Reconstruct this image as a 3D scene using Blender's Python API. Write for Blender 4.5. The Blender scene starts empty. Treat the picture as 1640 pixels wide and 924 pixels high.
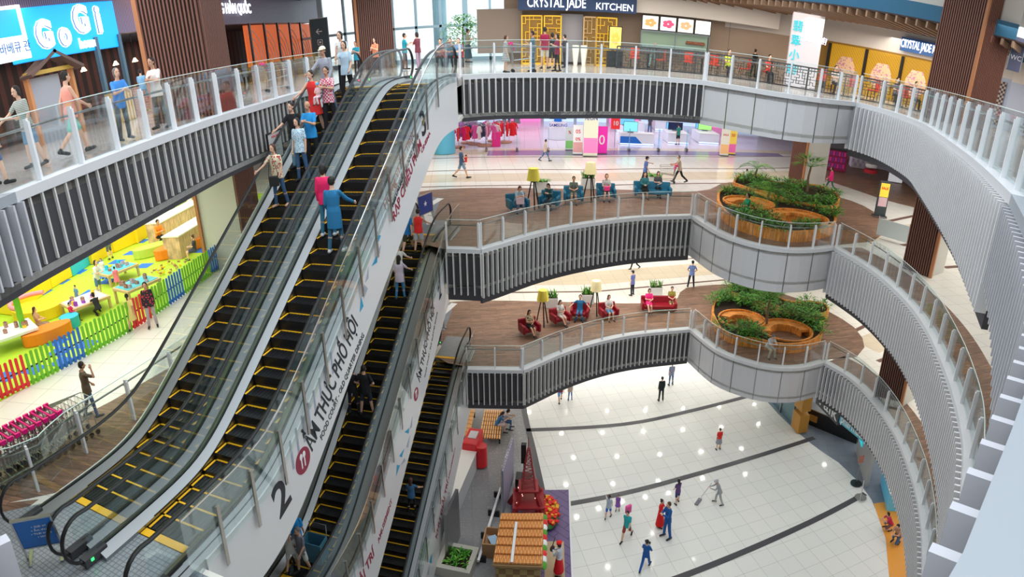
import bpy, bmesh, math, random
from mathutils import Vector, Matrix
from mathutils.geometry import tessellate_polygon
random.seed(7)
sc = bpy.context.scene
COL = sc.collection
# ------------------------------------------------------------------ camera
F, PIT, U0, V0, ZC = 1034., .370, 840., 462., 19.48
Z = [0, 6.1, 12.2, 18.3]
cam = bpy.data.cameras.new('camera'); camo = bpy.data.objects.new('camera', cam); COL.objects.link(camo)
camo.location = (0, 0, ZC); camo.rotation_euler = (math.pi/2-PIT, 0, 0)
cam.type = 'PANO'; cam.clip_start = .02; cam.clip_end = 500
cam.panorama_type = 'CENTRAL_CYLINDRICAL'
cam.central_cylindrical_range_u_min = (0-U0)/F
cam.central_cylindrical_range_u_max = (1640-U0)/F
cam.central_cylindrical_range_v_min = (V0-924)/F
cam.central_cylindrical_range_v_max = V0/F
cam.central_cylindrical_radius = 1.0
sc.camera = camo
# ------------------------------------------------------------------ world, light, exposure
sc.view_settings.view_transform = 'Standard'; sc.view_settings.look = 'None'
sc.view_settings.gamma = 1; sc.view_settings.use_curve_mapping = False
sc.view_settings.exposure = .55
wd = bpy.data.worlds.new('World'); sc.world = wd; wd.use_nodes = True
wd.node_tree.nodes['Background'].inputs[0].default_value = (.86, .95, 1, 1)
wd.node_tree.nodes['Background'].inputs[1].default_value = 1.0
sc.cycles.max_bounces = 8; sc.cycles.transparent_max_bounces = 24; sc.cycles.diffuse_bounces = 3
sc.cycles.glossy_bounces = 3; sc.cycles.transmission_bounces = 4; sc.cycles.caustics_reflective = False
sc.cycles.sample_clamp_indirect = 4; sc.cycles.use_denoising = True
def area(name, x, y, z, sx, sy, e, col=(1, .97, .93)):
    l = bpy.data.lights.new(name, 'AREA'); l.shape = 'RECTANGLE'; l.size = sx; l.size_y = sy; l.energy = e; l.color = col
    o = bpy.data.objects.new(name, l); COL.objects.link(o); o.location = (x, y, z); o.visible_glossy = False; return o
area('skylight_lamp', 3, 14, 34, 18, 24, 2000, (.93, .97, 1))
area('ceiling_lamp', 3, 38, 16.45, 30, 8, 850, (1, .96, .93))  # broad unseen fills at ceiling height, added to brighten the dark floors below
area('ceiling_lamp', 3, 52, 16.45, 30, 12, 1000, (1, .93, 1))
area('ceiling_lamp', -9.6, 11, 16.3, 2.5, 12, 150)  # extra fill with no fitting, added to whiten the walkway by the trolleys
area('ceiling_lamp', 4, 29.5, 16.3, 12, 2, 260)
area('ceiling_lamp', -16, 20, 16.45, 7, 22, 1100)
area('ceiling_lamp', 22, 20, 16.45, 9, 24, 1000)
area('ceiling_lamp', 3, 41, 10.3, 30, 10, 1050)
area('ceiling_lamp', 4, 30.5, 10.3, 12, 2.5, 300)
area('ceiling_lamp', 22, 20, 10.3, 9, 24, 950)
area('ceiling_lamp', 4, 40, 4.2, 30, 12, 1200)
area('ceiling_lamp', 21, 20, 4.2, 9, 24, 600)
area('ceiling_lamp', -8, 27, 4.2, 5, 10, 350)
area('ceiling_lamp', 2, 29.5, 21.5, 22, 5, 620, (1, .88, .75))
area('ceiling_lamp', 16, 27, 21.4, 7, 7, 420, (1, .9, .8))
area('ceiling_lamp', 18.5, 16, 22.2, 5, 12, 420, (1, .95, .9))
area('ceiling_lamp', -10.2, 15, 22.5, 4, 18, 620, (.9, .95, 1))
# ------------------------------------------------------------------ photograph pixel (1640x924) -> point in the place
cp, sp = math.cos(PIT), math.sin(PIT)
def ray(u, v):
    x = (u-U0)/F; y = (V0-v)/F; d = (math.sin(x), y, -math.cos(x))
    return (d[0], -d[2]*cp+d[1]*sp, d[1]*cp+d[2]*sp)
def P(u, v, z):
    r = ray(u, v); t = (z-ZC)/r[2]; return (r[0]*t, r[1]*t)
def PX(u, v, x):
    r = ray(u, v); t = x/r[0]; return (x, r[1]*t, ZC+r[2]*t)
def PY(u, v, y):
    r = ray(u, v); t = y/r[1]; return (r[0]*t, y, ZC+r[2]*t)
def proj(x, y, z):
    z -= ZC; dy = z*cp+y*sp; dz = -(y*cp-z*sp)
    return U0+F*math.atan2(x, -dz), V0-F*dy/math.hypot(x, dz)
# ------------------------------------------------------------------ materials
MATS = {}
def M(name, col=(.8, .8, .8), rough=.5, metal=0, emit=0, bump=0):
    if name in MATS: return MATS[name]
    m = bpy.data.materials.new(name); m.use_nodes = True; nt = m.node_tree; b = nt.nodes['Principled BSDF']
    b.inputs['Base Color'].default_value = (*col, 1); b.inputs['Roughness'].default_value = rough; b.inputs['Metallic'].default_value = metal
    if emit: b.inputs['Emission Color'].default_value = (*col, 1); b.inputs['Emission Strength'].default_value = emit
    elif name.split('_')[0] not in ('glass',) and not metal:
        tc = nt.nodes.new('ShaderNodeTexCoord'); n = nt.nodes.new('ShaderNodeTexNoise'); n.inputs['Scale'].default_value = 9
        nt.links.new(tc.outputs['Object'], n.inputs[0])
        mr = nt.nodes.new('ShaderNodeMapRange'); mr.inputs['To Min'].default_value = max(0, rough-.06); mr.inputs['To Max'].default_value = min(1, rough+.08)
        nt.links.new(n.outputs[0], mr.inputs[0]); nt.links.new(mr.outputs[0], b.inputs['Roughness'])
    MATS[name] = m; return m
def nodes(m): nt = m.node_tree; return nt, nt.nodes['Principled BSDF'], (lambda t, **k: _nn(nt, t, k))
def _nn(nt, t, k):
    n = nt.nodes.new(t)
    for a, b in k.items(): setattr(n, a, b)
    return n
def coords(nt, rot=0, scale=(1, 1, 1), obj=False):
    tc = nt.nodes.new('ShaderNodeTexCoord' if obj else 'ShaderNodeNewGeometry'); mp = nt.nodes.new('ShaderNodeMapping')
    nt.links.new(tc.outputs['Object' if obj else 'Position'], mp.inputs[0]); mp.inputs['Rotation'].default_value = (0, 0, rot); mp.inputs['Scale'].default_value = scale
    return mp.outputs[0]
def tile_mat(name, c1, c2, mortar, size, rot=0, rough=.12, ms=.012, off=0, ratio=1):
    m = M(name, c1, rough); nt, b, N = nodes(m)
    t = N('ShaderNodeTexBrick', offset=off, squash=1); nt.links.new(coords(nt, rot, (1/size, 1/size, 1)), t.inputs[0])
    t.inputs['Color1'].default_value = (*c1, 1); t.inputs['Color2'].default_value = (*c2, 1); t.inputs['Mortar'].default_value = (*mortar, 1)
    t.inputs['Scale'].default_value = 1; t.inputs['Mortar Size'].default_value = ms; t.inputs['Brick Width'].default_value = ratio; t.inputs['Row Height'].default_value = 1
    t.inputs['Mortar Smooth'].default_value = .1; t.inputs['Bias'].default_value = 0
    nt.links.new(t.outputs[0], b.inputs['Base Color']); return m
def wood_mat(name, cs, size=(3, .35), rot=0, rough=.35):
    m = M(name, cs[0], rough); nt, b, N = nodes(m)
    t = N('ShaderNodeTexBrick', offset=.37); vec = coords(nt, rot); nt.links.new(vec, t.inputs[0])
    for i, k in enumerate(('Color1', 'Color2', 'Mortar')): t.inputs[k].default_value = (*cs[i], 1)
    t.inputs['Scale'].default_value = 1; t.inputs['Mortar Size'].default_value = .006; t.inputs['Brick Width'].default_value = size[0]; t.inputs['Row Height'].default_value = size[1]
    n = N('ShaderNodeTexNoise'); n.inputs['Scale'].default_value = 2.2; n.inputs['Detail'].default_value = 6
    mp = N('ShaderNodeMapping'); mp.inputs['Scale'].default_value = (1, 8, 1); nt.links.new(vec, mp.inputs[0]); nt.links.new(mp.outputs[0], n.inputs[0])
    mx = N('ShaderNodeMixRGB', blend_type='MULTIPLY'); mx.inputs[0].default_value = .75
    cr = N('ShaderNodeValToRGB'); cr.color_ramp.elements[0].position = .3; cr.color_ramp.elements[0].color = (.45, .42, .4, 1); cr.color_ramp.elements[1].position = .7; cr.color_ramp.elements[1].color = (1.5, 1.4, 1.35, 1)
    nt.links.new(n.outputs[0], cr.inputs[0]); nt.links.new(t.outputs[0], mx.inputs[1]); nt.links.new(cr.outputs[0], mx.inputs[2]); nt.links.new(mx.outputs[0], b.inputs['Base Color'])
    return m
def pattern_mat(name, c1, c2, kind, scale=12, rough=.8):
    if name in MATS: return MATS[name]
    m = M(name, c1, rough); nt, b, N = nodes(m); vec = coords(nt, 0, (1, 1, 1), True)
    if kind == 'stripes':
        t = N('ShaderNodeTexWave', bands_direction='Z'); t.inputs['Scale'].default_value = scale
    elif kind == 'vstripes':
        t = N('ShaderNodeTexWave', bands_direction='X'); t.inputs['Scale'].default_value = scale
    elif kind == 'check':
        t = N('ShaderNodeTexChecker'); t.inputs['Scale'].default_value = scale
    else:
        t = N('ShaderNodeTexVoronoi'); t.inputs['Scale'].default_value = scale
    nt.links.new(vec, t.inputs[0]); cr = N('ShaderNodeValToRGB'); cr.color_ramp.interpolation = 'CONSTANT'
    cr.color_ramp.elements[0].color = (*c1, 1); cr.color_ramp.elements[1].color = (*c2, 1); cr.color_ramp.elements[1].position = .5
    nt.links.new(t.outputs['Fac' if kind != 'spots' else 'Distance'], cr.inputs[0])
    if kind == 'spots': cr.color_ramp.elements[1].position = .36
    nt.links.new(cr.outputs[0], b.inputs['Base Color']); return m
def glass_mat(name, tint=(.955, .985, .98), refl=.10):
    m = bpy.data.materials.new(name); m.use_nodes = True; nt = m.node_tree; nt.nodes.clear(); N = nt.nodes.new
    o = N('ShaderNodeOutputMaterial'); t = N('ShaderNodeBsdfTransparent'); t.inputs[0].default_value = (*tint, 1); g = N('ShaderNodeBsdfGlossy'); g.inputs['Roughness'].default_value = .03
    g.inputs[0].default_value = (.9, .96, 1, 1)
    f = N('ShaderNodeFresnel'); f.inputs[0].default_value = 1.35; mm = N('ShaderNodeMath'); mm.operation = 'MULTIPLY_ADD'; mm.inputs[1].default_value = .28; mm.inputs[2].default_value = refl*.25; mm.use_clamp = True
    x = N('ShaderNodeMixShader'); L = nt.links.new; L(f.outputs[0], mm.inputs[0]); L(mm.outputs[0], x.inputs[0]); L(t.outputs[0], x.inputs[1]); L(g.outputs[0], x.inputs[2]); L(x.outputs[0], o.inputs[0])
    MATS[name] = m; return m
GLASS = glass_mat('glass_clear')
GLASSB = glass_mat('glass_blue', (.72, .86, .9), .2)
STEEL = M('brushed_steel', (.7, .71, .72), .25, 1)
STEELD = M('steel_dark', (.33, .34, .35), .3, 1)
WHITE = M('white_paint', (.80, .80, .82), .4)
POST = M('post_white', (.78, .79, .82), .35)
FIN = M('fin_grey', (.66, .65, .63), .45); FINW = M('fin_pale', (.76, .75, .77), .45)
DARK = M('dark_fascia', (.055, .053, .062), .6)
BLACK = M('black_rubber', (.012, .012, .014), .3)
YEL = M('yellow_line', (.95, .52, .02), .5)
GREYP = M('grey_panel', (.60, .60, .63), .3)
CHROME = M('chrome', (.8, .8, .82), .08, 1)
CEIL = M('ceiling_white', (.78, .77, .74), .7)
LAMP = M('lamp_glow', (1, .95, .85), .5, 0, 30)
# ------------------------------------------------------------------ mesh builder
class MB:
    def __init__(s): s.v = []; s.f = []; s.m = []
    def add(s, vs, fs, mi=0):
        o = len(s.v); s.v += [tuple(p) for p in vs]; s.f += [tuple(i+o for i in f) for f in fs]; s.m += [mi]*len(fs); return s
    def box(s, c, d, mi=0, rz=0, rx=0, ry=0):
        x, y, z = d[0]/2, d[1]/2, d[2]/2
        R = Matrix.Rotation(rz, 3, 'Z') @ Matrix.Rotation(ry, 3, 'Y') @ Matrix.Rotation(rx, 3, 'X'); c = Vector(c)
        vs = [c+R @ Vector((a*x, b*y, e*z)) for e in (-1, 1) for b in (-1, 1) for a in (-1, 1)]
        return s.add(vs, [(0, 2, 3, 1), (4, 5, 7, 6), (0, 1, 5, 4), (2, 6, 7, 3), (0, 4, 6, 2), (1, 3, 7, 5)], mi)
    def cyl(s, p, q, r, n=10, mi=0, r2=None):
        return s.loft([(p, r, r), (q, r if r2 is None else r2, r if r2 is None else r2)], n, mi)
    def loft(s, secs, n=10, mi=0, cap=True):      # secs: (centre, rx, ry[, xaxis]) ; rings stand square to the path
        pts = [Vector(a[0]) for a in secs]; rings = []; px = None
        for i, a in enumerate(secs):
            d = (pts[min(i+1, len(pts)-1)]-pts[max(i-1, 0)])
            d = d.normalized() if d.length > 1e-9 else Vector((0, 0, 1))
            if px is None:
                ref = Vector(a[3]) if len(a) > 3 else (Vector((1, 0, 0)) if abs(d.x) < .8 else Vector((0, 1, 0)))
            else: ref = px
            x = (ref-d*ref.dot(d)); x = x.normalized() if x.length > 1e-6 else d.orthogonal().normalized(); y = d.cross(x); px = x
            rings.append([pts[i]+x*math.cos(t)*a[1]+y*math.sin(t)*a[2] for t in [2*math.pi*k/n for k in range(n)]])
        vs = [p for r in rings for p in r]; fs = []
        for i in range(len(rings)-1):
            for k in range(n):
                k2 = (k+1) % n; fs.append((i*n+k, i*n+k2, (i+1)*n+k2, (i+1)*n+k))
        if cap: fs.append(tuple(range(n-1, -1, -1))); fs.append(tuple((len(rings)-1)*n+k for k in range(n)))
        return s.add(vs, fs, mi)
    def tube(s, path, r, n=8, mi=0): return s.loft([(p, r, r) for p in path], n, mi)
    def capsule(s, p, q, r1, r2, n=10, mi=0):
        p, q = Vector(p), Vector(q); d = (q-p); L = d.length; d = d/L if L > 1e-9 else Vector((0, 0, 1)); secs = []
        for t in (-.96, -.75, -.4, 0): secs.append((p+d*r1*t, r1*math.sqrt(1-t*t), r1*math.sqrt(1-t*t)))
        for t in (0, .4, .75, .96): secs.append((q+d*r2*t, r2*math.sqrt(1-t*t), r2*math.sqrt(1-t*t)))
        return s.loft(secs, n, mi)
    def ell(s, c, r, mi=0, n=12, m=8, R=None, zmin=-1, zmax=1):
        vs = []; c = Vector(c)
        for j in range(m+1):
            z = zmin+(zmax-zmin)*j/m if (zmin > -1 or zmax < 1) else -math.cos(math.pi*j/m)
            w = math.sqrt(max(0, 1-z*z))+1e-4
            for k in range(n):
                p = Vector((w*math.cos(2*math.pi*k/n)*r[0], w*math.sin(2*math.pi*k/n)*r[1], z*r[2])); vs.append(c+(R @ p if R else p))
        fs = [(j*n+k, j*n+(k+1) % n, (j+1)*n+(k+1) % n, (j+1)*n+k) for j in range(m) for k in range(n)]
        fs += [tuple(range(n-1, -1, -1)), tuple(m*n+k for k in range(n))]
        return s.add(vs, fs, mi)
    def prism(s, poly, z0, z1, mi=0, mtop=None, holes=()):
        loops = [[Vector((x, y, 0)) for x, y in poly]]+[[Vector((x, y, 0)) for x, y in h] for h in holes]
        tris = tessellate_polygon(loops); flat = [p for l in loops for p in l]; n = len(flat)
        vs = [(p.x, p.y, z0) for p in flat]+[(p.x, p.y, z1) for p in flat]
        def up(t, flip):
            a, b, c = [flat[i] for i in t]; ccw = (b-a).cross(c-a).z > 0
            return tuple(t) if ccw != flip else tuple(reversed(t))
        s.add(vs, [tuple(i+n for i in up(t, False)) for t in tris], mi if mtop is None else mtop)
        o = len(s.v)-2*n
        fs = [up(t, True) for t in tris]; k = 0
        for l in loops:
            m = len(l); A = sum(l[i].x*l[(i+1) % m].y-l[(i+1) % m].x*l[i].y for i in range(m)) > 0
            for i in range(m):
                a, b = k+i, k+(i+1) % m
                fs.append((a, b, b+n, a+n) if A == (l is loops[0]) else (b, a, a+n, b+n))
            k += m
        s.f += [tuple(i+o for i in f) for f in fs]; s.m += [mi]*len(fs); return s
    def ribbon(s, path, z0, z1, th=.04, mi=0):    # standing strip, thickness to the left of the path
        L = offset(path, -th); n = len(path)
        vs = [(x, y, z) for z in (z0, z1) for x, y in path]+[(x, y, z) for z in (z0, z1) for x, y in L]; fs = []
        for i in range(n-1):
            fs += [(i, i+1, n+i+1, n+i), (2*n+i+1, 2*n+i, 3*n+i, 3*n+i+1), (n+i, n+i+1, 3*n+i+1, 3*n+i), (i+1, i, 2*n+i, 2*n+i+1)]
        fs += [(0, n, 3*n, 2*n), (n-1, 3*n-1, 4*n-1, 2*n-1)]
        return s.add(vs, fs, mi)
    def xf(s, Mx):
        s.v = [tuple(Mx @ Vector(p)) for p in s.v]; return s
    def build(s, name, mats, parent=None, smooth=False, bevel=0):
        me = bpy.data.meshes.new(name); me.from_pydata(s.v, [], s.f)
        if not isinstance(mats, (list, tuple)): mats = [mats]
        for m in mats: me.materials.append(m)
        me.polygons.foreach_set('material_index', s.m)
        if smooth: me.polygons.foreach_set('use_smooth', [True]*len(s.f))
        me.update()
        o = bpy.data.objects.new(name, me); COL.objects.link(o)
        if parent: o.parent = parent
        if bevel:
            b = o.modifiers.new('b', 'BEVEL'); b.width = bevel; b.segments = 2; b.limit_method = 'ANGLE'
        if smooth:
            try: me.set_sharp_from_angle(angle=math.radians(50))
            except Exception: pass
        return o
def E(name, label, cat, loc=(0, 0, 0), rz=0, group=None):
    o = bpy.data.objects.new(name, None); COL.objects.link(o); o.location = loc; o.rotation_euler = (0, 0, rz)
    o['label'] = label; o['category'] = cat
    if group: o['group'] = group
    return o
def tag(o, label, cat, group=None, kind=None):
    o['label'] = label; o['category'] = cat
    if group: o['group'] = group
    if kind: o['kind'] = kind
    return o
def struct(o, label=None):
    o['kind'] = 'structure'
    if label: o['label'] = label; o['category'] = o.name.split('_')[0].split('.')[0]
    return o
KC = {}
TMP = bpy.data.scenes.new('tmp')
def evalmesh(o):
    TMP.collection.objects.link(o); vl = TMP.view_layers[0]; vl.update(); dg = vl.depsgraph
    me = bpy.data.meshes.new_from_object(o.evaluated_get(dg)); bpy.data.objects.remove(o); return me
def dup(root, loc=None, rz=None, label=None, group=None, scale=None):
    if root.name not in KC: KC[root.name] = [c for c in bpy.data.objects if c.parent is root]
    def cc(o, p):
        c = o.copy(); COL.objects.link(c); c.parent = p
        for ch in (KC[root.name] if o is root else []): cc(ch, c)
        return c
    r = cc(root, None)
    if loc is not None: r.location = loc
    if rz is not None: r.rotation_euler = (0, 0, rz)
    if label: r['label'] = label
    if group: r['group'] = group
    if scale: r.scale = (scale,)*3
    return r

def smoothpath(pts, step=.25, closed=False):
    out = []; n = len(pts)
    for i in range(n-1):
        p0, p1, p2, p3 = pts[max(i-1, 0)], pts[i], pts[i+1], pts[min(i+2, n-1)]
        L = math.dist(p1, p2); k = max(1, int(L/step))
        for j in range(k):
            t = j/k; out.append(tuple(.5*((2*p1[a])+(-p0[a]+p2[a])*t+(2*p0[a]-5*p1[a]+4*p2[a]-p3[a])*t*t+(-p0[a]+3*p1[a]-3*p2[a]+p3[a])*t**3) for a in range(len(p1))))
    out.append(tuple(pts[-1])); return out
def resample(path, step):
    d = [0]
    for a, b in zip(path, path[1:]): d.append(d[-1]+math.dist(a, b))
    n = max(1, round(d[-1]/step)); out = []; j = 0
    for i in range(n+1):
        s = d[-1]*i/n
        while j < len(d)-2 and d[j+1] < s: j += 1
        t = (s-d[j])/max(1e-9, d[j+1]-d[j]); out.append(tuple(a+(b-a)*t for a, b in zip(path[j], path[j+1])))
    return out
def normals(path):      # unit normal to the right of travel
    out = []
    for i in range(len(path)):
        a, b = path[max(i-1, 0)], path[min(i+1, len(path)-1)]; dx, dy = b[0]-a[0], b[1]-a[1]; l = math.hypot(dx, dy) or 1; out.append((dy/l, -dx/l))
    return out
def offset(path, d): return [(p[0]+n[0]*d, p[1]+n[1]*d) for p, n in zip(path, normals(path))]
_tc = {}
def textmesh(s, size, ext=.004, thick=0, align='CENTER', shear=0):
    k = (s, size, ext, thick, align, shear)
    if k in _tc: return _tc[k]
    c = bpy.data.curves.new('t', 'FONT'); c.body = s; c.size = size; c.extrude = ext; c.offset = thick; c.align_x = align; c.align_y = 'CENTER'; c.shear = shear; c.resolution_u = 3
    o = bpy.data.objects.new('t', c); me = evalmesh(o); bpy.data.curves.remove(c)
    _tc[k] = me; return me
def text(s, size, mat, origin, right, up, parent=None, name='lettering', ext=.004, thick=0, align='CENTER', width=None, shear=0):
    me = textmesh(s, size, ext, thick, align, shear).copy(); r = Vector(right).normalized(); u = Vector(up); u = (u-r*u.dot(r)).normalized() if shear == 0 else u.normalized(); n = r.cross(u)
    if width:
        xs = [v.co.x for v in me.vertices]; k = width/max(1e-6, max(xs)-min(xs)); me.transform(Matrix.Scale(k, 4, (1, 0, 0)))
    me.transform(Matrix(((r.x, u.x, n.x, origin[0]), (r.y, u.y, n.y, origin[1]), (r.z, u.z, n.z, origin[2]), (0, 0, 0, 1))))
    me.materials.clear(); me.materials.append(mat); o = bpy.data.objects.new(name, me); COL.objects.link(o)
    if parent: o.parent = parent
    return o
# ================================================================== STRUCTURE
TILE = tile_mat('tile_white', (.82, .82, .78), (.78, .79, .76), (.56, .56, .53), .82, -.21, .06)
TILE2 = tile_mat('tile_cream', (.82, .79, .72), (.78, .76, .70), (.55, .53, .5), .82, -.1, .1)
TILEB = tile_mat('tile_beige', (.70, .60, .45), (.66, .57, .43), (.5, .43, .33), .82, -.1, .12)
TGREY = tile_mat('tile_grey', (.27, .27, .275), (.24, .24, .25), (.19, .19, .19), .8, -.1, .25)
TSLATE = tile_mat('tile_slate', (.20, .24, .29), (.17, .20, .25), (.12, .14, .17), .5, .3, .3)
STRIPE = M('stripe_dark', (.075, .075, .085), .3)
STRIPEB = M('stripe_brown', (.16, .09, .07), .3)
WOODF = wood_mat('wood_floor', [(.29, .175, .12), (.19, .115, .08), (.09, .055, .04)], (1.4, .16), -.12, .4)
MPLATE = tile_mat('metal_plate', (.30, .33, .36), (.27, .30, .33), (.16, .17, .19), .09, .2, .3, .1)
TILE3 = tile_mat('tile_top', (.50, .46, .43), (.46, .43, .41), (.42, .4, .38), .8, 0, .12)
# atrium edges, all running clockwise so that the void lies to the right
nearL3 = [(-6.95, 6.9), (-6.7, 5.0), (-5.6, 3.2), (-3.6, 1.75), (-1.64, .95), (-.7, .5), (.3, .5), (1.1, .93), (1.69, 1.4), (2.4, 2.0), (3.15, 2.7), (4.5, 4.3), (6.1, 6.44)]
edgeL3_left = [(-6.95, 6.9), (-7.0, 10.2), (-7.1, 14.0), (-6.95, 16.5), (-6.85, 19.0), (-6.4, 21.6)]
edgeL3_mid = [(-2.1, 22.75), (-1.0, 23.3), (1.3, 23.6), (3.6, 24.1), (6.47, 23.9)]
edgeL3_grey = [(6.47, 23.9), (7.34, 22.7), (8.5, 21.5), (10.0, 21.3), (12.0, 22.4)]
edgeL3_right = [(12.0, 22.4), (12.35, 20.6), (11.7, 17.4), (10.6, 14.9), (8.1, 9.93), (6.1, 6.44)]
edgeL2_kink = [(-2.9, 22.75), (-1.6, 22.6)]
edgeL2_mid = [(-1.6, 22.6), (-.9, 23.3), (.6, 24.8), (2.4, 26.1), (4.9, 27.3), (7.6, 27.9)]
edgeL2_grey = [(7.6, 27.9), (8.15, 25.2), (9.1, 23.7), (10.2, 23.1), (11.5, 23.15), (12.8, 23.6)]
edgeL2_right = [(12.8, 23.6), (13.1, 20.8), (12.8, 17.9), (12.1, 15.3), (11.0, 12.7), (10.1, 10.9), (9.1, 9.2), (8.1, 7.9), (6.4, 5.8)]
edgeL1_kink = [(-2.5, 24.7), (-.05, 24.67)]
edgeL1_mid = [(-.05, 24.67), (.55, 25.2), (1.8, 26.3), (3.5, 27.4), (5.5, 28.2), (8.3, 28.7)]
edgeL1_grey = [(8.3, 28.7), (9.0, 26.3), (10.1, 25.0), (11.2, 24.35), (12.5, 24.2), (13.9, 24.6)]
edgeL1_right = [(13.9, 24.6), (14.5, 22.9), (14.55, 20.7), (14.1, 18.1), (13.2, 15.4), (12.3, 13.5), (11.4, 12.0), (10.5, 10.8), (8, 8.5)]
sm = lambda p: smoothpath(p, .4)
hole3 = sm(edgeL3_left)+[(-6.3, 20.4), (-1.9, 19.6), (-2.1, 22.75)][:0]+[(-6.1, 20.3), (-2.2, 19.5)]+sm(edgeL3_mid)+sm(edgeL3_grey)[1:]+sm(edgeL3_right)[1:]+list(reversed(sm(nearL3)))[1:-1]
hole2 = [(-4.35, 6.6), (-8.42, 7.35), (-7.6, 11.5), (-6.75, 15.8), (-5.9, 20), (-5.4, 24.75), (-2.95, 24.55)]+edgeL2_kink+sm(edgeL2_mid)[1:]+sm(edgeL2_grey)[1:]+sm(edgeL2_right)[1:]+[(4, 3.6), (0, 2.2), (-2.6, 2.6), (-4.1, 4.4)]
hole1 = [(-4.9, 12.4), (-7.0, 12.7), (-6.4, 17), (-5.2, 24.5), (-4.6, 26.1), (-2.45, 25.8)]+edgeL1_kink+sm(edgeL1_mid)[1:]+sm(edgeL1_grey)[1:]+sm(edgeL1_right)[1:]+[(4, 5.5), (-1, 5), (-4.3, 8)]
OUT = [(-30, -6), (46, -6), (46, 64), (-30, 64)]
def slab(n, hole, z, th, mat):
    b = MB(); b.prism(OUT, z-.25, z, 0, holes=[hole]); o = b.build('floor_%d' % n, [mat]); struct(o)
    c = MB(); c.prism(OUT, z-th, z-th+.12, 0, holes=[[(x, y) for x, y in hole]]); struct(c.build('ceiling_%d' % n, [CEIL]))
    return o
f3 = slab(3, hole3, Z[3], 1.35, TILE3); f2 = slab(2, hole2, Z[2], 1.5, TILE2); f1 = slab(1, hole1, Z[1], 1.6, TILE2)
g = MB(); g.prism(OUT, -.3, 0); struct(g.build('floor_0', TILE))
def overlay(name, poly, z, mat, label=None, h=.006):
    o = MB().prism(poly, z, z+h).build(name, mat); struct(o); return o
PP = lambda z, *pts: [P(u, v, z) for u, v in pts]
def strip(path, w): return offset(path, w/2)+list(reversed(offset(path, -w/2)))
# ground: grey paving at the left, slate at the right, dark bands
overlay('floor_paving', [(-.15, 34), (-.05, 32.1), (.45, 27.5), (.9, 24), (1.6, 16), (2.2, 5), (-14, 5), (-14, 40), (-.4, 40)], 0, TGREY)
overlay('floor_slate', smoothpath([(14.2, 40), (14.3, 31.5), (15.2, 26.7), (15.95, 24.8), (16.25, 23), (16.2, 21.6), (15.5, 19), (14.4, 16.8), (12.5, 13.5)], 1)+[(12.5, 5), (40, 5), (40, 40)], 0, TSLATE)
b = MB()
for path in ([(0.1, 29.35), (5.4, 29.75), (9.2, 30.75), (14.3, 32.4)], [(.95, 23.25), (4.6, 24.06), (9.2, 25.37), (15.6, 27.2)], [(1.6, 17.6), (6.08, 18.87), (12.65, 20.9), (16.1, 22.1)],
             [(-.25, 40), (-.07, 32.1), (.45, 27.5), (.85, 24.0), (.95, 22.2)]):
    b.prism(strip(smoothpath(path, .8), .3), .007, .012)
struct(b.build('floor_bands', STRIPE))
overlay('floor_play', [(16.15, 21.3), (15.5, 19), (14.4, 16.8), (12.5, 13.5), (18, 12), (20, 21)], .008, M('orange_floor', (.85, .36, .05), .4))
# first and second floor: wooden lounge, brown lines and beige bands
def lounge(z, up, n):
    if z == Z[2]:
        wood = [(-2.9, 22.75), (-5.0, 25.2), (-5.5, 32.6), (3, 33.1), (9.2, 33.3), (12, 36.2), (16, 35.6), (18.6, 33.2), (18.6, 29.6), (16.8, 26.2), (15.4, 24.8)]
        inner = list(reversed(offset(sm(edgeL2_grey), -.3)))+list(reversed(offset(sm(edgeL2_mid), -.3)))+[(-1.6, 22.85)]
    else:
        wood = [(-2.4, 25.0), (-4.4, 26.4), (-4.4, 32.3), (7.2, 32.3), (9.5, 34.6), (13.5, 35.0), (16.5, 32.0), (17.6, 28.5), (16.9, 26.0), (15.9, 25.0)]
        inner = list(reversed(offset(sm(edgeL1_grey), -.3)))+list(reversed(offset(sm(edgeL1_mid), -.3)))+[(-.05, 24.95)]
    overlay('floor_wood_%d' % n, smoothpath(wood, 1)+inner, z, WOODF)
    e = sm(edgeL2_right if z == Z[2] else edgeL1_right)
    rp = offset(e, -.25); ro = offset(e, -1.5)
    overlay('floor_wood_edge_%d' % n, rp+list(reversed(ro)), z, WOODF)
    q = MB()
    for yy in (0, 1, 2, 3):
        q.prism(strip([(-12, 33.6+yy*4.4), (4, 34.0+yy*4.4), (14, 36.4+yy*4.4), (30, 43+yy*4.4)], .18), z+.002, z+.005)
    for k in range(6):
        a = .55-.17*k
        x0, y0 = 16.5+k*.3, 27.5-3.1*k
        q.prism(strip([(x0, y0), (x0+24, y0+24*math.tan(a))], .28), z+.002, z+.005)
    struct(q.build('floor_lines_%d' % n, STRIPEB))
    q = MB()
    for yy in (0, 1):
        q.prism(strip([(-12, 35.8+yy*8.8), (4, 36.2+yy*8.8), (14, 38.6+yy*8.8), (30, 45.2+yy*8.8)], 2.2), z+.001, z+.003)
    for k in (0, 2, 4):
        a = .55-.17*k-.09; x0, y0 = 17+k*.3, 26.1-3.1*k
        q.prism(strip([(x0, y0), (x0+24, y0+24*math.tan(a))], 1.8), z+.001, z+.003)
    struct(q.build('floor_beige_%d' % n, TILEB))
lounge(Z[2], 0, 2); lounge(Z[1], 0, 1)
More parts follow.
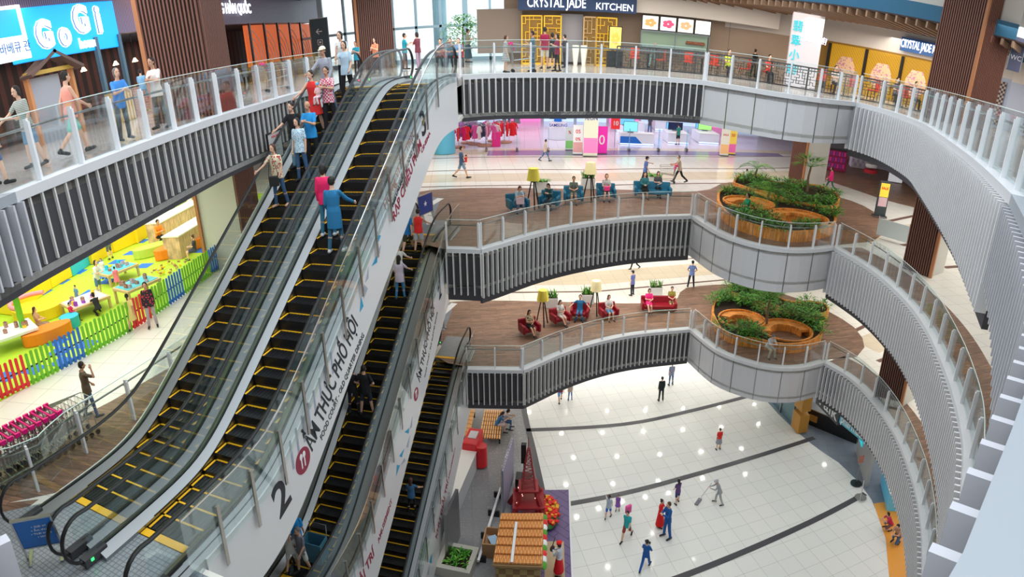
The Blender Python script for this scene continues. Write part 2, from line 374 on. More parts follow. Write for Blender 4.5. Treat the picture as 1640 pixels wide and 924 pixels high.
# store floor on the second level
overlay('floor_purple', [(-2.5, 43.2), (4, 43.4), (12, 45.2), (20, 47.5), (20, 49), (12, 46.9), (4, 45.4), (-2.5, 45.2)], Z[2]+.002, M('purple_tile', (.26, .2, .36), .15))
overlay('floor_store', [(-14, 46.2), (4, 46.2), (12, 48), (20, 50.3), (34, 56), (34, 63), (-14, 63)], Z[2], tile_mat('tile_store', (.72, .66, .76), (.68, .64, .74), (.5, .45, .55), 1.2, 0, .12))
overlay('floor_darkwood', [(18.8, 41.5), (21.5, 34.2), (26, 29.5), (34, 28), (34, 50), (22, 50)], Z[2]+.003, WOODF)
# playground mat
kf = [(-13.1, 9.0), (-12.55, 11.3), (-12.05, 13.4), (-11.7, 15.6), (-11.45, 18.2), (-11.2, 21.0), (-11.0, 24)]
kf = smoothpath(kf, .6)
overlay('floor_mat', kf+[(-11, 34), (-30, 34), (-30, 6), (-13.6, 6)], Z[2], M('lime_mat', (.42, .62, .03), .6))
b = MB(); random.seed(3)
for i in range(22):
    for j in range(32):
        x, y = -12.6-i*.62, 9+j*.62
        if random.random() < .30 and (i+j) % 2 == 0: b.box((x, y, Z[2]+.009), (.62, .62, .006), 0)
struct(b.build('floor_mat_squares', M('blue_mat', (.02, .16, .62), .6)))
# ------------------------------------------------------------------ fascias around the void
def fascia(name, path, z, h, kind, label, pitch=.245, prot=.12, fw=.042, fm=None, cm=None):
    p = sm(path); root = E(name, label, 'fascia'); root['kind'] = 'structure'
    b = MB()
    b.ribbon(offset(p, .0), z-h, z-.02, .1, 0); b.build('backing', [DARK if kind != 'grey' else GREYP], root)
    c = MB(); c.ribbon(offset(p, .06), z-.1, z+.06, .34, 0); c.build('edge_cap', cm or M('edge_white', (.64, .65, .68), .4), root)
    if kind == 'fins':
        q = MB()
        for (x, y), (nx, ny) in zip(resample(p, pitch), normals(resample(p, pitch))):
            q.box((x+nx*prot/2, y+ny*prot/2, z-.1-(h-.35)/2), (prot, fw, h-.35), 0, math.atan2(ny, nx))
        q.build('fins', fm or FIN, root)
    else:
        q = MB(); r = resample(p, 1.15)
        for (x, y), (nx, ny) in list(zip(r, normals(r)))[1:-1]:
            q.box((x+nx*.006, y+ny*.006, z-.1-(h-.1)/2), (.012, .035, h-.1), 0, math.atan2(ny, nx))
        q.build('seams', STEELD, root)
    return root
fascia('trim_1', edgeL3_left, Z[3], 1.45, 'fins', 'dark finned edge of the top floor below the grill restaurant', .31, .05, .035)
fascia('trim_2', edgeL3_mid, Z[3], 1.48, 'fins', 'dark finned edge of the top floor in front of the noodle kitchen')
fascia('trim_3', edgeL3_grey, Z[3], 1.5, 'grey', 'smooth pale grey panels under the top floor bulge')
fascia('trim_4', edgeL3_right, Z[3], 1.95, 'fins', 'pale finned edge sweeping round under the top floor at the right', .235, .18, .05, FINW)
fascia('trim_5', list(reversed(nearL3)), Z[3], 1.45, 'fins', 'nearest pale fins of the top floor edge under the viewer', .235, .17, .045, M('fin_lilac', (.55, .55, .60), .45), M('edge_grey', (.33, .36, .40), .4))
fascia('trim_6', edgeL2_kink, Z[2], 2.0, 'fins', 'short straight finned edge beside the upper escalator head')
fascia('trim_7', edgeL2_mid, Z[2], 2.1, 'fins', 'dark finned edge under the blue armchairs')
fascia('trim_8', edgeL2_grey, Z[2], 1.85, 'grey', 'smooth pale grey panels under the upper planter benches')
fascia('trim_9', edgeL2_right, Z[2], 2.3, 'fins', 'pale finned edge curving away on the middle gallery', .235, .18, .05, FINW)
fascia('trim_10', edgeL1_kink, Z[1], 1.9, 'fins', 'short straight finned edge over the slatted benches')
fascia('trim_11', edgeL1_mid, Z[1], 1.9, 'fins', 'dark finned edge under the red armchairs')
fascia('trim_12', edgeL1_grey, Z[1], 1.8, 'grey', 'smooth pale grey panels under the lower planter benches')
fascia('trim_13', edgeL1_right, Z[1], 2.1, 'fins', 'pale finned edge curving away on the lowest gallery', .235, .18, .05, FINW)
nr = sm(list(reversed(nearL3)))
overlay('floor_near_edge', offset(nr, -.2)+list(reversed(offset(nr, -.9))), Z[3]+.001, M('edge_matte', (.30, .33, .37), .7))
# ------------------------------------------------------------------ balustrades
def rail(path, z, label, pitch=1.2, smoothed=True, hand=True, gh=1.12, ph=1.0):
    p = sm(path) if smoothed else path
    p = offset(p, -.14); root = E('glass_balustrade', label, 'balustrade', (p[0][0], p[0][1], z)); ox, oy = p[0]
    loc = [(x-ox, y-oy) for x, y in p]; r = resample(loc, pitch); nn = normals(r)
    for i, ((x, y), (nx, ny)) in enumerate(zip(r, nn)):
        b = MB(); a = math.atan2(ny, nx)
        b.box((x+nx*.03, y+ny*.03, ph/2), (.10, .055, ph), 0, a); b.box((x+nx*.02, y+ny*.02, ph+.02), (.07, .05, .05), 0, a)
        b.box((x-nx*.06, y-ny*.06, .88), (.1, .02, .02), 1, a)
        b.build('post', [POST, STEEL], root)
    fine = resample(loc, .3); k = max(1, len(fine)//max(1, len(r)-1)); nf = len(fine)-1
    for i in range(len(r)-1):
        s0 = int(round(i*nf/(len(r)-1))); s1 = int(round((i+1)*nf/(len(r)-1))); seg = fine[s0:s1+1]
        if len(seg) > 1:
            MB().ribbon(seg, .05, gh, .014).build('glass_panel', GLASS, root)
    t = MB(); hp = offset(fine, -.09); t.tube([(x, y, .9) for x, y in hp], .022, 8); 
    if hand: t.build('handrail', STEELD, root, True)
    t = MB(); t.ribbon(offset(fine, .0), gh, gh+.015, .016); t.build('glass_edge', M('glass_edge', (.75, .9, .88), .2), root)
    return root
rail([(-6.95, 5.4)]+edgeL3_left[1:], Z[3], 'glass balustrade with white posts in front of the grill restaurant')
rail(edgeL3_mid, Z[3], 'glass balustrade in front of the noodle kitchen, top floor')
rail(edgeL3_grey, Z[3], 'glass balustrade on the grey panelled bulge of the top floor')
rail(edgeL3_right[:]+[(4.9, 5.0)], Z[3], 'long glass balustrade curving round the right of the top floor')
rail([(-2.9, 22.75), (-1.6, 22.6)], Z[2], 'short glass balustrade beside the middle escalator head', 1.25, False)
rail(edgeL2_mid, Z[2], 'glass balustrade in front of the blue armchairs')
rail(edgeL2_grey, Z[2], 'glass balustrade in front of the upper planter benches')
rail(edgeL2_right, Z[2], 'glass balustrade along the curved right side of the middle gallery')
rail([(-2.5, 24.7), (-.05, 24.67)], Z[1], 'short glass balustrade beside the lower escalator head', 1.2, False)
rail(edgeL1_mid, Z[1], 'glass balustrade in front of the red armchairs')
rail(edgeL1_grey, Z[1], 'glass balustrade in front of the lower planter benches')
rail(edgeL1_right, Z[1], 'glass balustrade along the curved right side of the lowest gallery')
# ------------------------------------------------------------------ outer walls
WALLW = M('wall_white', (.72, .71, .70), .6)
TAN = M('wall_tan', (.36, .27, .2), .6)
def wallbox(name, x0, y0, x1, y1, z0, z1, mat, th=.3):
    L = math.hypot(x1-x0, y1-y0); b = MB(); b.box(((x0+x1)/2, (y0+y1)/2, (z0+z1)/2), (L, th, z1-z0), 0, math.atan2(y1-y0, x1-x0)); return struct(b.build(name, mat))
wallbox('wall_north', -30, 63.5, 46, 63.5, 0, Z[3]-.3, WALLW)
wallbox('wall_west', -29.5, -6, -29.5, 64, 0, 17, WALLW)
wallbox('wall_east', 45.5, -6, 45.5, 64, 0, Z[3]+4, WALLW)
wallbox('wall_south', -30, -5.8, 46, -5.8, 0, Z[3]+4, WALLW)
# columns that run through the floors
def slats(b, x, y, z0, z1, w, face, mi, pitch=.1, dep=.06):    # vertical timber slats on a column face; face = outward unit normal
    nx, ny = face; tx, ty = -ny, nx; n = int(w/pitch)
    for i in range(n+1):
        t = -w/2+w*i/n; b.box((x+tx*t+nx*dep/2, y+ty*t+ny*dep/2, (z0+z1)/2), (dep, .045, z1-z0), mi, math.atan2(ny, nx))
SLAT = M('slat_brown', (.20, .085, .06), .5); SLATB = M('slat_dark', (.05, .03, .03), .6); ORW = M('corner_timber', (.42, .17, .07), .5)
def column(n, x, y, w, d, z0, z1, rz, faces, label):
    root = E('column_%d' % n, label, 'column', (x, y, z0), rz); root['kind'] = 'structure'
    MB().box((0, 0, (z1-z0)/2), (w, d, z1-z0)).build('shaft', M('column_plain', (.55, .54, .5), .5), root)
    b = MB()
    for nx, ny in faces:
        ww = d if nx else w; dd = w if nx else d
        b.box((nx*(dd/2+.01), ny*(dd/2+.01), (z1-z0)/2), (.02 if nx else ww, ww if nx else .02, z1-z0), 1)
        slats(b, nx*(dd/2+.02), ny*(dd/2+.02), 0, z1-z0, ww-.05, (nx, ny), 0)
    b.build('timber_slats', [SLAT, SLATB], root)
    q = MB(); q.box((-w/2-.04, -d/2-.04, (z1-z0)/2), (.12, .12, z1-z0)); q.build('corner_board', ORW, root); return root
column(1, 15.7, 20.9, 1.3, 1.3, Z[1], Z[2]-1.45, .5, [(-1, 0)], 'square column with brown slats, lowest gallery at the right')
column(2, 15.7, 20.9, 1.3, 1.3, Z[2], Z[3]-1.3, .5, [(-1, 0)], 'square column with brown slats and white face, middle gallery')
column(3, 15.9, 21.2, 2.0, 1.9, Z[3], Z[3]+5.9, .35, [(-1, 0), (0, -1)], 'big brown slatted column on the top floor at the right')
column(4, 17.3, 37.0, 1.7, 1.5, Z[2], Z[3]-1.3, .2, [(-1, 0)], 'slatted column behind the upper planter palm')
column(5, 14.3, 36.2, 1.2, 1.2, Z[1], Z[2]-1.4, .2, [(-1, 0)], 'white column standing behind the lower planter')
column(6, -10.9, 21.7, 1.6, 1.8, Z[2], Z[3]-1.3, 0, [(1, 0)], 'column with brown timber side next to the play area')
column(7, -8.6, 16.2, 1.6, 1.7, Z[3], Z[3]+3.6, .12, [(1, 0), (0, -1)], 'tall brown slatted column in front of the grill restaurant')
column(8, -7.8, 35.5, 1.8, 1.8, Z[3], Z[3]+5, .3, [(-1, 0), (0, -1)], 'brown slatted column by the tall windows')
# ================================================================== ESCALATORS
def prof(s, L, fb, ft, H=6.1, R=1.6):
    a = H/(L-fb-ft); q = lambda x: R*math.log1p(math.exp(max(-50, min(50, x/R*4))))/4
    return a*(q(s-fb)-q(s-(L-ft)))
PANEL = M('panel_white', (.74, .75, .78), .22)
DECK = M('deck_steel', (.42, .43, .44), .36, 1)
ESCS = {}
def escalator(key, bx, by, ph, z0, L, fb, ft, label, oR=.9, hR=1.3, oL=.9, hL=1.3, barrier=False, ribs=True, up=True):
    root = E('escalator', label, 'escalator', (bx, by, z0), -ph); ESCS[key] = (bx, by, ph, z0, L, fb, ft)
    pr = lambda s: prof(s, L, fb, ft) if s < L+3 else 6.1
    S = lambda a, b, n: [a+(b-a)*i/n for i in range(n+1)]
    def sweep(sec, a, b, n, mi, bld):      # sec: closed loop of (o, dz) swept along the slope
        ss = S(a, b, n); m = len(sec); vs = [(o, s, pr(s)+dz) for s in ss for o, dz in sec]
        fs = [(i*m+k, i*m+(k+1) % m, (i+1)*m+(k+1) % m, (i+1)*m+k) for i in range(len(ss)-1) for k in range(m)]
        fs += [tuple(range(m-1, -1, -1)), tuple((len(ss)-1)*m+k for k in range(m))]; bld.add(vs, fs, mi)
    # steps
    n = int(L/.4); hi = 0
    for i in range(n):
        s = .4*i+.2; z = pr(s); zp = pr(s-.4); b = MB()
        b.box((0, s, z-.13), (1.0, .4, .26), 0)
        for k in range(12): b.box((-.45+.9*k/11, s, z+.003), (.03, .36, .008), 0)
        b.box((0, s+.178, z+.006), (1.0, .042, .012), 1)
        b.box((-.478, s, z+.006), (.044, .4, .012), 1); b.box((.478, s, z+.006), (.044, .4, .012), 1)
        b.build('step', [BLACK, YEL], root)
    for nm, s, sg in (('comb_plate', -.12, -1), ('comb_plate', L+.02, 1)):
        b = MB(); z = 0 if sg < 0 else 6.1
        b.box((0, s, z+.008), (1.02, .16, .02), 0); b.build(nm, YEL, root)
        b = MB(); b.box((0, s+sg*1.15, z+.006), (1.2, 2.1, .014), 0)
        b.build('landing_plate', MPLATE, root)
    a, e = -1.0, L+1.0
    # skirts, decks, truss
    b = MB()
    for sg, oo in ((-1, oL), (1, oR)):
        sweep([(sg*.52, -.25), (sg*.52, .08), (sg*.56, .1), (sg*.70, .17), (sg*.70, -.25)], a, e, 60, 0, b)
        sweep([(sg*.74, -.1), (sg*.74, .16), (sg*oo, .1), (sg*oo, -.1)], a, e, 60, 0, b)
    b.build('deck', DECK, root, True)
    b = MB()
    for sg, oo in ((-1, oL), (1, oR)):
        sweep([(sg*.70, .16), (sg*.70, .2), (sg*.74, .2), (sg*.74, .16)], a, e, 60, 0, b)
        sweep([(sg*.525, .06), (sg*.515, .08), (sg*.515, .1), (sg*.535, .09)], .2, e-1.2, 60, 0, b)
        sweep([(sg*(oo-.12), .12), (sg*(oo-.12), .135), (sg*(oo-.1), .135), (sg*(oo-.1), .12)], a, e, 60, 0, b)
    b.build('deck_trim', [BLACK, CHROME], root)
    b = MB(); sweep([(-.62, -1.2), (-.62, -.3), (.62, -.3), (.62, -1.2)], .5, L-.6, 50, 0, b); b.build('truss', STEELD, root)
    for sg, oo, hh in ((-1, oL, hL), (1, oR, hR)):
        b = MB(); sweep([(sg*oo, .1), (sg*(oo+.03), .1), (sg*(oo+.03), -hh), (sg*oo, -hh)], -.2, L+.8, 60, 0, b)
        sweep([(sg*oo, -hh), (sg*oo, -hh+.04), (sg*.55, -hh+.04), (sg*.55, -hh)], -.2, L+.8, 60, 0, b)
        b.build('side_panel', PANEL, root, True)
    # glass and handrails
    hz = .98
    for sg in (-1, 1):
        o = sg*.72; ss = S(-1.25, L+1.25, 60)
        segs = 12
        for q in range(segs):
            lo, hi = -1.15+(L+2.3)*q/segs, -1.15+(L+2.3)*(q+1)/segs-.012; b = MB()
            sweep([(o-.006, .16), (o-.006, hz-.03), (o+.006, hz-.03), (o+.006, .16)], lo, hi, 6, 0, b); b.build('glass_panel', GLASS, root)
        path = []
        r = (hz-.12)/2
        for k in range(11):
            t = -math.pi/2-math.pi*k/10; path.append((o, -1.2+r*math.cos(t), .14+r+r*math.sin(t)))
        path = [(o, -.5, .14)]+path
        path += [(o, s, pr(s)+hz) for s in S(-1.0, L+1.0, 70)]
        for k in range(11):
            t = math.pi/2-math.pi*k/10; path.append((o, L+1.2+r*math.cos(t), 6.1+.14+r+r*math.sin(t)))
        path += [(o, L+.5, 6.1+.14)]
        b = MB(); b.loft([(p, .042, .03) for p in path], 8); b.build('handrail', BLACK, root, True)
        for sgn, ss2, zz in ((-1, -1.18, 0), (1, L+1.18, 6.1)):      # inlet box under the newel
            b = MB(); b.box((o, ss2-sgn*.1, zz+.13), (.16, .5, .14), 0); b.box((o-sg*.085, ss2, zz+.15), (.01, .06, .05), 1)
            b.build('newel_box', [DARK, M('lamp_red', (1, .02, .02), .4, 0, 3) if not up else M('lamp_green', (.02, 1, .1), .4, 0, 3)], root, False, .01)
    if barrier:
        o = oR+.06; ss = S(-.6, L+.7, 12)
        for q in range(len(ss)-1):
            b = MB(); sweep([(o-.006, .0), (o-.006, 1.12), (o+.006, 1.12), (o+.006, .0)], ss[q], ss[q+1]-.01, 6, 0, b); b.build('barrier_glass', GLASS, root)
        b = MB(); sweep([(o-.012, 1.12), (o-.012, 1.15), (o+.012, 1.15), (o+.012, 1.12)], ss[0], ss[-1], 60, 0, b); b.build('barrier_rail', CHROME, root)
        for q in range(int(L/.95)):
            s = .2+.95*q; z = pr(s); b = MB()
            b.box((o+.03, s, z+.27), (.03, .07, 1.15), 0, 0, 0); b.box((o+.01, s, z+.8), (.06, .04, .04), 0); b.build('barrier_post', M('post_steel', (.5, .48, .46), .3, 1), root)
    return root
escL = escalator('a', -7.47, 7.52, .2, Z[2], 12.8, 1.9, 1.0, 'leftmost escalator carrying people down from the top floor', oR=.9, up=False, hL=1.1)
escR = escalator('b', -7.47+1.81*math.cos(.2), 7.52-1.81*math.sin(.2), .2, Z[2], 12.8, 1.9, 1.0, 'escalator to the top floor with white side panel marked 2 and 3', oR=.95, hR=1.36, barrier=True)
escM = escalator('c', -6.02, 12.6, .16, Z[1], 12.3, 1.4, .9, 'middle escalator under the big one, food court side panel', oR=1.3, hR=2.0, barrier=True)
escB = escalator('d', -5.475, 13.456, .158, 0, 12.54, 1.37, .4, 'lowest escalator from the ground with amusement side panel', oR=1.1, hR=2.2, barrier=True)
def espt(key, s, o, dz=0):
    bx, by, ph, z0, L, fb, ft = ESCS[key]; return (bx+s*math.sin(ph)+o*math.cos(ph), by+s*math.cos(ph)-o*math.sin(ph), z0+prof(s, L, fb, ft)+dz)
def esc_s(key, o, u, v):
    best = min(((math.hypot(*(a-b for a, b in zip(proj(*espt(key, s/20, o)), (u, v)))), s/20) for s in range(-40, 300)), key=lambda t: t[0]); return best[1]
# writing on the side panels
RED = M('text_maroon', (.30, .02, .06), .5); TBLK = M('text_black', (.015, .02, .03), .5); TBLU = M('text_blue', (.02, .35, .62), .5); TGRY = M('text_grey', (.35, .4, .5), .5); TPNK = M('text_orange', (.55, .25, .18), .5)
def onpanel(key, root, o, s, dz, txt, size, mat, width=None, mode='slope', thick=0, name='lettering'):
    bx, by, ph, z0, L, fb, ft = ESCS[key]; sl = (prof(s+.3, L, fb, ft)-prof(s-.3, L, fb, ft))/.6
    pos = Vector((o+.036, s, prof(s, L, fb, ft)+dz))
    rt = Vector((0, 1, sl)) if mode == 'slope' else Vector((0, 1, sl)); upv = Vector((0, 0, 1))
    ob = text(txt, size, mat, pos, rt, upv, root, name, .003, thick, width=width, shear=0)
    return ob
def tri(key, root, o, s, dz, h, mat, flip=1, w=.16):
    bx, by, ph, z0, L, fb, ft = ESCS[key]; z = prof(s, L, fb, ft)+dz
    a = [(s, z), (s+.42*h, z+.9*h), (s-.35*h*flip*.5, z+.5*h)]
    b = MB(); b.add([(o+.034, y, zz) for y, zz in a]+[(o+.04, y, zz) for y, zz in a], [(0, 2, 1), (3, 4, 5), (0, 1, 4, 3), (1, 2, 5, 4), (2, 0, 3, 5)]); b.build('triangle', mat, root)
# ================================================================== PEOPLE
RX = lambda d: Matrix.Rotation(math.radians(d), 3, 'X')
RY = lambda d: Matrix.Rotation(math.radians(d), 3, 'Y')
RZ = lambda d: Matrix.Rotation(math.radians(d), 3, 'Z')
DN = Vector((0, 0, -1))
# arms: (forward, out, elbow, inward) ; legs: (forward, out, knee) ; for right then left
POSES = {
 'stand': dict(arms=((3, 8, 12, 10), (-3, 8, 12, 10)), legs=((2, 4, 3), (-3, 4, 3))),
 'walk': dict(arms=((-24, 7, 14, 5), (26, 7, 22, 5)), legs=((26, 2, 8), (-20, 2, 28)), lean=3),
 'walkb': dict(arms=((24, 7, 30, 5), (-20, 7, 14, 5)), legs=((-22, 2, 26), (24, 2, 8)), lean=3),
 'hold': dict(arms=((28, 12, 85, 45), (28, 12, 85, 45)), legs=((4, 4, 4), (-4, 4, 4))),
 'carry': dict(arms=((20, 14, 100, 60), (30, 14, 75, 50)), legs=((5, 4, 4), (-5, 4, 4)), lean=-3),
 'carrywalk': dict(arms=((20, 14, 100, 60), (25, 14, 80, 50)), legs=((24, 2, 8), (-20, 2, 26)), lean=-2),
 'railR': dict(arms=((38, 32, 22, -20), (5, 8, 25, 20)), legs=((4, 4, 6), (-6, 4, 8)), lean=4),
 'railL': dict(arms=((5, 8, 25, 20), (38, 32, 22, -20)), legs=((4, 4, 6), (-6, 4, 8)), lean=4),
 'lean': dict(arms=((42, 10, 60, 35), (42, 10, 60, 35)), legs=((2, 5, 4), (-6, 5, 8)), lean=14, head=-10),
 'push': dict(arms=((50, 6, 30, 2), (50, 6, 30, 2)), legs=((26, 2, 8), (-22, 2, 28)), lean=8),
 'mop': dict(arms=((45, 10, 40, 20), (30, 10, 60, 30)), legs=((18, 6, 14), (-12, 6, 10)), lean=20, head=15),
 'wave': dict(arms=((60, 20, 120, 20), (10, 10, 30, 10)), legs=((8, 4, 4), (-8, 4, 8))),
 'point': dict(arms=((5, 8, 20, 10), (70, 40, 10, -20)), legs=((12, 3, 6), (-12, 3, 14)), lean=3),
 'arms': dict(arms=((-8, 30, 60, 50), (-8, 30, 60, 50)), legs=((3, 7, 3), (-3, 7, 3))),
 'sit': dict(arms=((25, 9, 60, 35), (25, 9, 60, 35)), legs=((84, 6, 84), (84, 6, 88)), sit=1, lean=-6, head=12),
 'sitb': dict(arms=((30, 14, 80, 40), (12, 30, 60, 20)), legs=((86, 3, 70), (84, 10, 92)), sit=1, lean=-12, head=6),
 'sitcross': dict(arms=((28, 10, 72, 40), (22, 10, 60, 40)), legs=((92, -9, 60), (84, 4, 86)), sit=1, lean=-8, head=18),
 'sitspread': dict(arms=((10, 55, 45, -25), (10, 55, 45, -25)), legs=((84, 14, 86), (84, 14, 86)), sit=1, lean=-14, head=0),
 'sitfwd': dict(arms=((48, 8, 62, 25), (48, 8, 62, 25)), legs=((84, 10, 90), (84, 10, 84)), sit=1, lean=24, head=20),
 'crouch': dict(arms=((60, 8, 50, 20), (60, 8, 60, 20)), legs=((105, 12, 140), (60, 6, 135)), lean=26, head=5, sit=.25),
 'floor': dict(arms=((35, 12, 70, 35), (35, 12, 70, 35)), legs=((96, 28, 112), (96, 28, 118)), lean=10, head=12, sit=.05),
 'bend': dict(arms=((60, 8, 20, 10), (70, 8, 20, 10)), legs=((10, 5, 12), (-4, 5, 14)), lean=48, head=-8),
}
def joints(p, w=1.0):
    d = POSES[p]; J = {}; lean = d.get('lean', 0); s = d.get('sit')
    T = RX(-lean)
    legs = []
    for k, sg in ((0, 1), (1, -1)):
        f, a, kn = d['legs'][k]; hip = Vector((sg*.088, 0, -.04)); th = RY(-sg*a) @ RX(f) @ DN; sh = RY(-sg*a) @ RX(f-kn) @ DN
        knee = hip+th*.42; ank = knee+sh*.40; foot = RY(-sg*a*.5) @ RX(min(25, max(-30, (f-kn)*.5 if not s else 0))) @ Vector((sg*.12, 1, -.12)).normalized()
        legs.append([hip, knee, ank, ank+Vector((0, -.035, -.035)), ank+foot*.16+Vector((0, 0, -.03))])
    low = min(min(l[2].z, l[4].z) for l in legs)-.045
    pz = -low if not s else (.52 if s == 1 else (max(-low, .2) if s > .2 else max(.13, -low if -low < .4 else .13)))
    o = Vector((0, 0, pz)); J['legs'] = [[q+o for q in l] for l in legs]; J['pelvis'] = o
    J['waist'] = o+T @ Vector((0, 0, .16)); J['chest'] = o+T @ Vector((0, .01, .34)); J['neckb'] = o+T @ Vector((0, 0, .5)); J['T'] = T
    Hh = RX(-lean*.4-d.get('head', 3)); J['H'] = Hh; J['head'] = J['neckb']+T @ Vector((0, .012, .07))+Hh @ Vector((0, .02, .105)); J['neckt'] = J['neckb']+T @ Vector((0, .01, .08))
    arms = []
    for k, sg in ((0, 1), (1, -1)):
        f, a, e, i = d['arms'][k]; f0 = f; shd = o+T @ Vector((sg*.152*w, 0, .445)); up = T @ (RY(-sg*a) @ RX(f) @ DN) if abs(lean) < 20 else RY(-sg*a) @ RX(f) @ DN
        fo = RZ(sg*i) @ RY(-sg*a*.5) @ RX(f+e) @ DN; el = shd+up*.275; wr = el+fo*.245
        arms.append([shd, el, wr, fo])
    J['arms'] = arms; return J
def torso(b, J, inf=0, w=1.0, hem=0, belly=0):
    T = J['T']; x = T @ Vector((1, 0, 0)); o = J['pelvis']; L = lambda z, y=0: o+T @ Vector((0, y, z))
    secs = []
    if hem: secs += [(L(-.10-hem), .168*w+inf, .125+inf, x)]
    secs += [(L(-.07), .160*w+inf, .118+inf, x), (L(.02), .158*w+inf, .115+inf, x), (L(.13, .004+belly*.4), .134*w+inf, .098+inf+belly, x), (L(.24, .004+belly*.3), .148*w+inf, .104+inf+belly*.7, x), (L(.35, .005), .160*w+inf, .108+inf, x), (L(.42), .152*w+inf, .09+inf, x), (L(.47), .105*w+inf, .07+inf, x), (L(.50), .065+inf, .058+inf, x)]
    b.loft(secs, 16)
def bodyprims(J, w=1.0, fat=0):
    b = MB(); torso(b, J, -.004, w, belly=fat)
    b.capsule(J['neckb']-Vector((0, 0, .03)), J['neckt'], .055, .05)
    H = J['H']; c = J['head']
    b.ell(c+H @ Vector((0, -.008, .02)), (.074, .093, .098), R=H); b.ell(c+H @ Vector((0, .022, -.045)), (.054, .066, .068), R=H)
    b.capsule(c+H @ Vector((0, .082, .005)), c+H @ Vector((0, .104, -.03)), .010, .015, 8)
    for sg in (1, -1): b.ell(c+H @ Vector((sg*.076, -.008, -.01)), (.012, .02, .032), n=8, m=6, R=H)
    b.ell(c+H @ Vector((0, .078, -.062)), (.024, .012, .011), n=8, m=6, R=H)
    for sg, (sh, el, wr, fo) in zip((1, -1), J['arms']):
        b.capsule(sh, el, .046, .037); b.capsule(el, wr, .037, .025)
        # hand: palm, four fingers, thumb
        d = fo.normalized(); side = (Vector((0, 0, 1)).cross(d)); side = side.normalized() if side.length > .1 else Vector((1, 0, 0)); nrm = d.cross(side)
        inn = Vector((-sg, .3, 0)); pal = inn-d*inn.dot(d); pal = pal.normalized() if pal.length > .1 else nrm; ac = d.cross(pal)
        b.capsule(wr-d*.01, wr+d*.06+ac*.014, .023, .02, 8); b.capsule(wr, wr+d*.062-ac*.016, .022, .02, 8)
        for k, ln in enumerate((.062, .07, .066, .052)):
            r0 = wr+d*.07+ac*(.031-.0205*k); m = r0+d*ln*.55+pal*.008; b.capsule(r0, m, .0095, .009, 6); b.capsule(m, m+(d*.7+pal*.7)*ln*.5, .009, .008, 6)
        r0 = wr+d*.02+ac*.028; m = r0+(d*.7+ac*.6)*.036; b.capsule(r0, m, .011, .010, 6); b.capsule(m, m+(d*.9+pal*.4)*.028, .010, .008, 6)
    for l in J['legs']:
        b.capsule(l[0], l[1], .078, .052); b.capsule(l[1], l[1]+(l[2]-l[1])*.35-Vector((0, 0, 0)), .052, .053); b.capsule(l[1]+(l[2]-l[1])*.3, l[2], .054, .034)
        b.capsule(l[3], l[4], .034, .026)
    return b
def remesh(b, voxel, name, smooth=4):
    me = bpy.data.meshes.new(name); me.from_pydata(b.v, [], b.f); o = bpy.data.objects.new(name, me)
    r = o.modifiers.new('r', 'REMESH'); r.mode = 'VOXEL'; r.voxel_size = voxel; r.use_smooth_shade = True
    s = o.modifiers.new('s', 'SMOOTH'); s.iterations = smooth; s.factor = .5
    m2 = evalmesh(o); bpy.data.meshes.remove(me)
    m2.name = name; m2.materials.clear(); m2.materials.append(M('skin_plain')); return m2
SKIN = {k: M('skin_'+k, c, .5) for k, c in (('light', (.72, .43, .30)), ('tan', (.55, .30, .19)), ('dark', (.42, .22, .14)))}
M('skin_plain', (.6, .36, .25)); HAIRM = M('hair_black', (.02, .015, .014), .5); HAIRB = M('hair_brown', (.09, .035, .02), .5); HAIRG = M('hair_grey', (.16, .16, .16), .6); EYE = M('eye_dark', (.01, .01, .01), .3); EYEW = M('eye_white', (.8, .8, .8), .4); LIP = M('lip', (.45, .1, .09), .5)
PC = {}
def cached(key, fn):
    if key not in PC: PC[key] = fn()
    return PC[key]
def top_mesh(pose, kind, w, fat):
    def f():
        J = joints(pose, w); b = MB(); hem = {'long_coat': .28, 'tunic': .14}.get(kind, .05)
        if POSES[pose].get('sit'): hem = .02
        torso(b, J, .013, w, hem, fat)
        fr = {'tee': .72, 'shirt': .72, 'tunic': .8, 'long': 2, 'jacket': 2, 'long_coat': 2, 'three': 1.4, 'tank': 0, 'dress': .35}.get(kind, .7)
        for sh, el, wr, fo in J['arms']:
            if fr <= 0: continue
            b.capsule(sh+Vector((0, 0, .002)), sh+(el-sh)*min(1, fr), .055, .051, 12)
            if fr > 1: b.capsule(el, el+(wr-el)*(fr-1)*.93, .051, .038, 12)
        return remesh(b, .014, 'top')
    return cached(('top', pose, kind, w, fat), f)
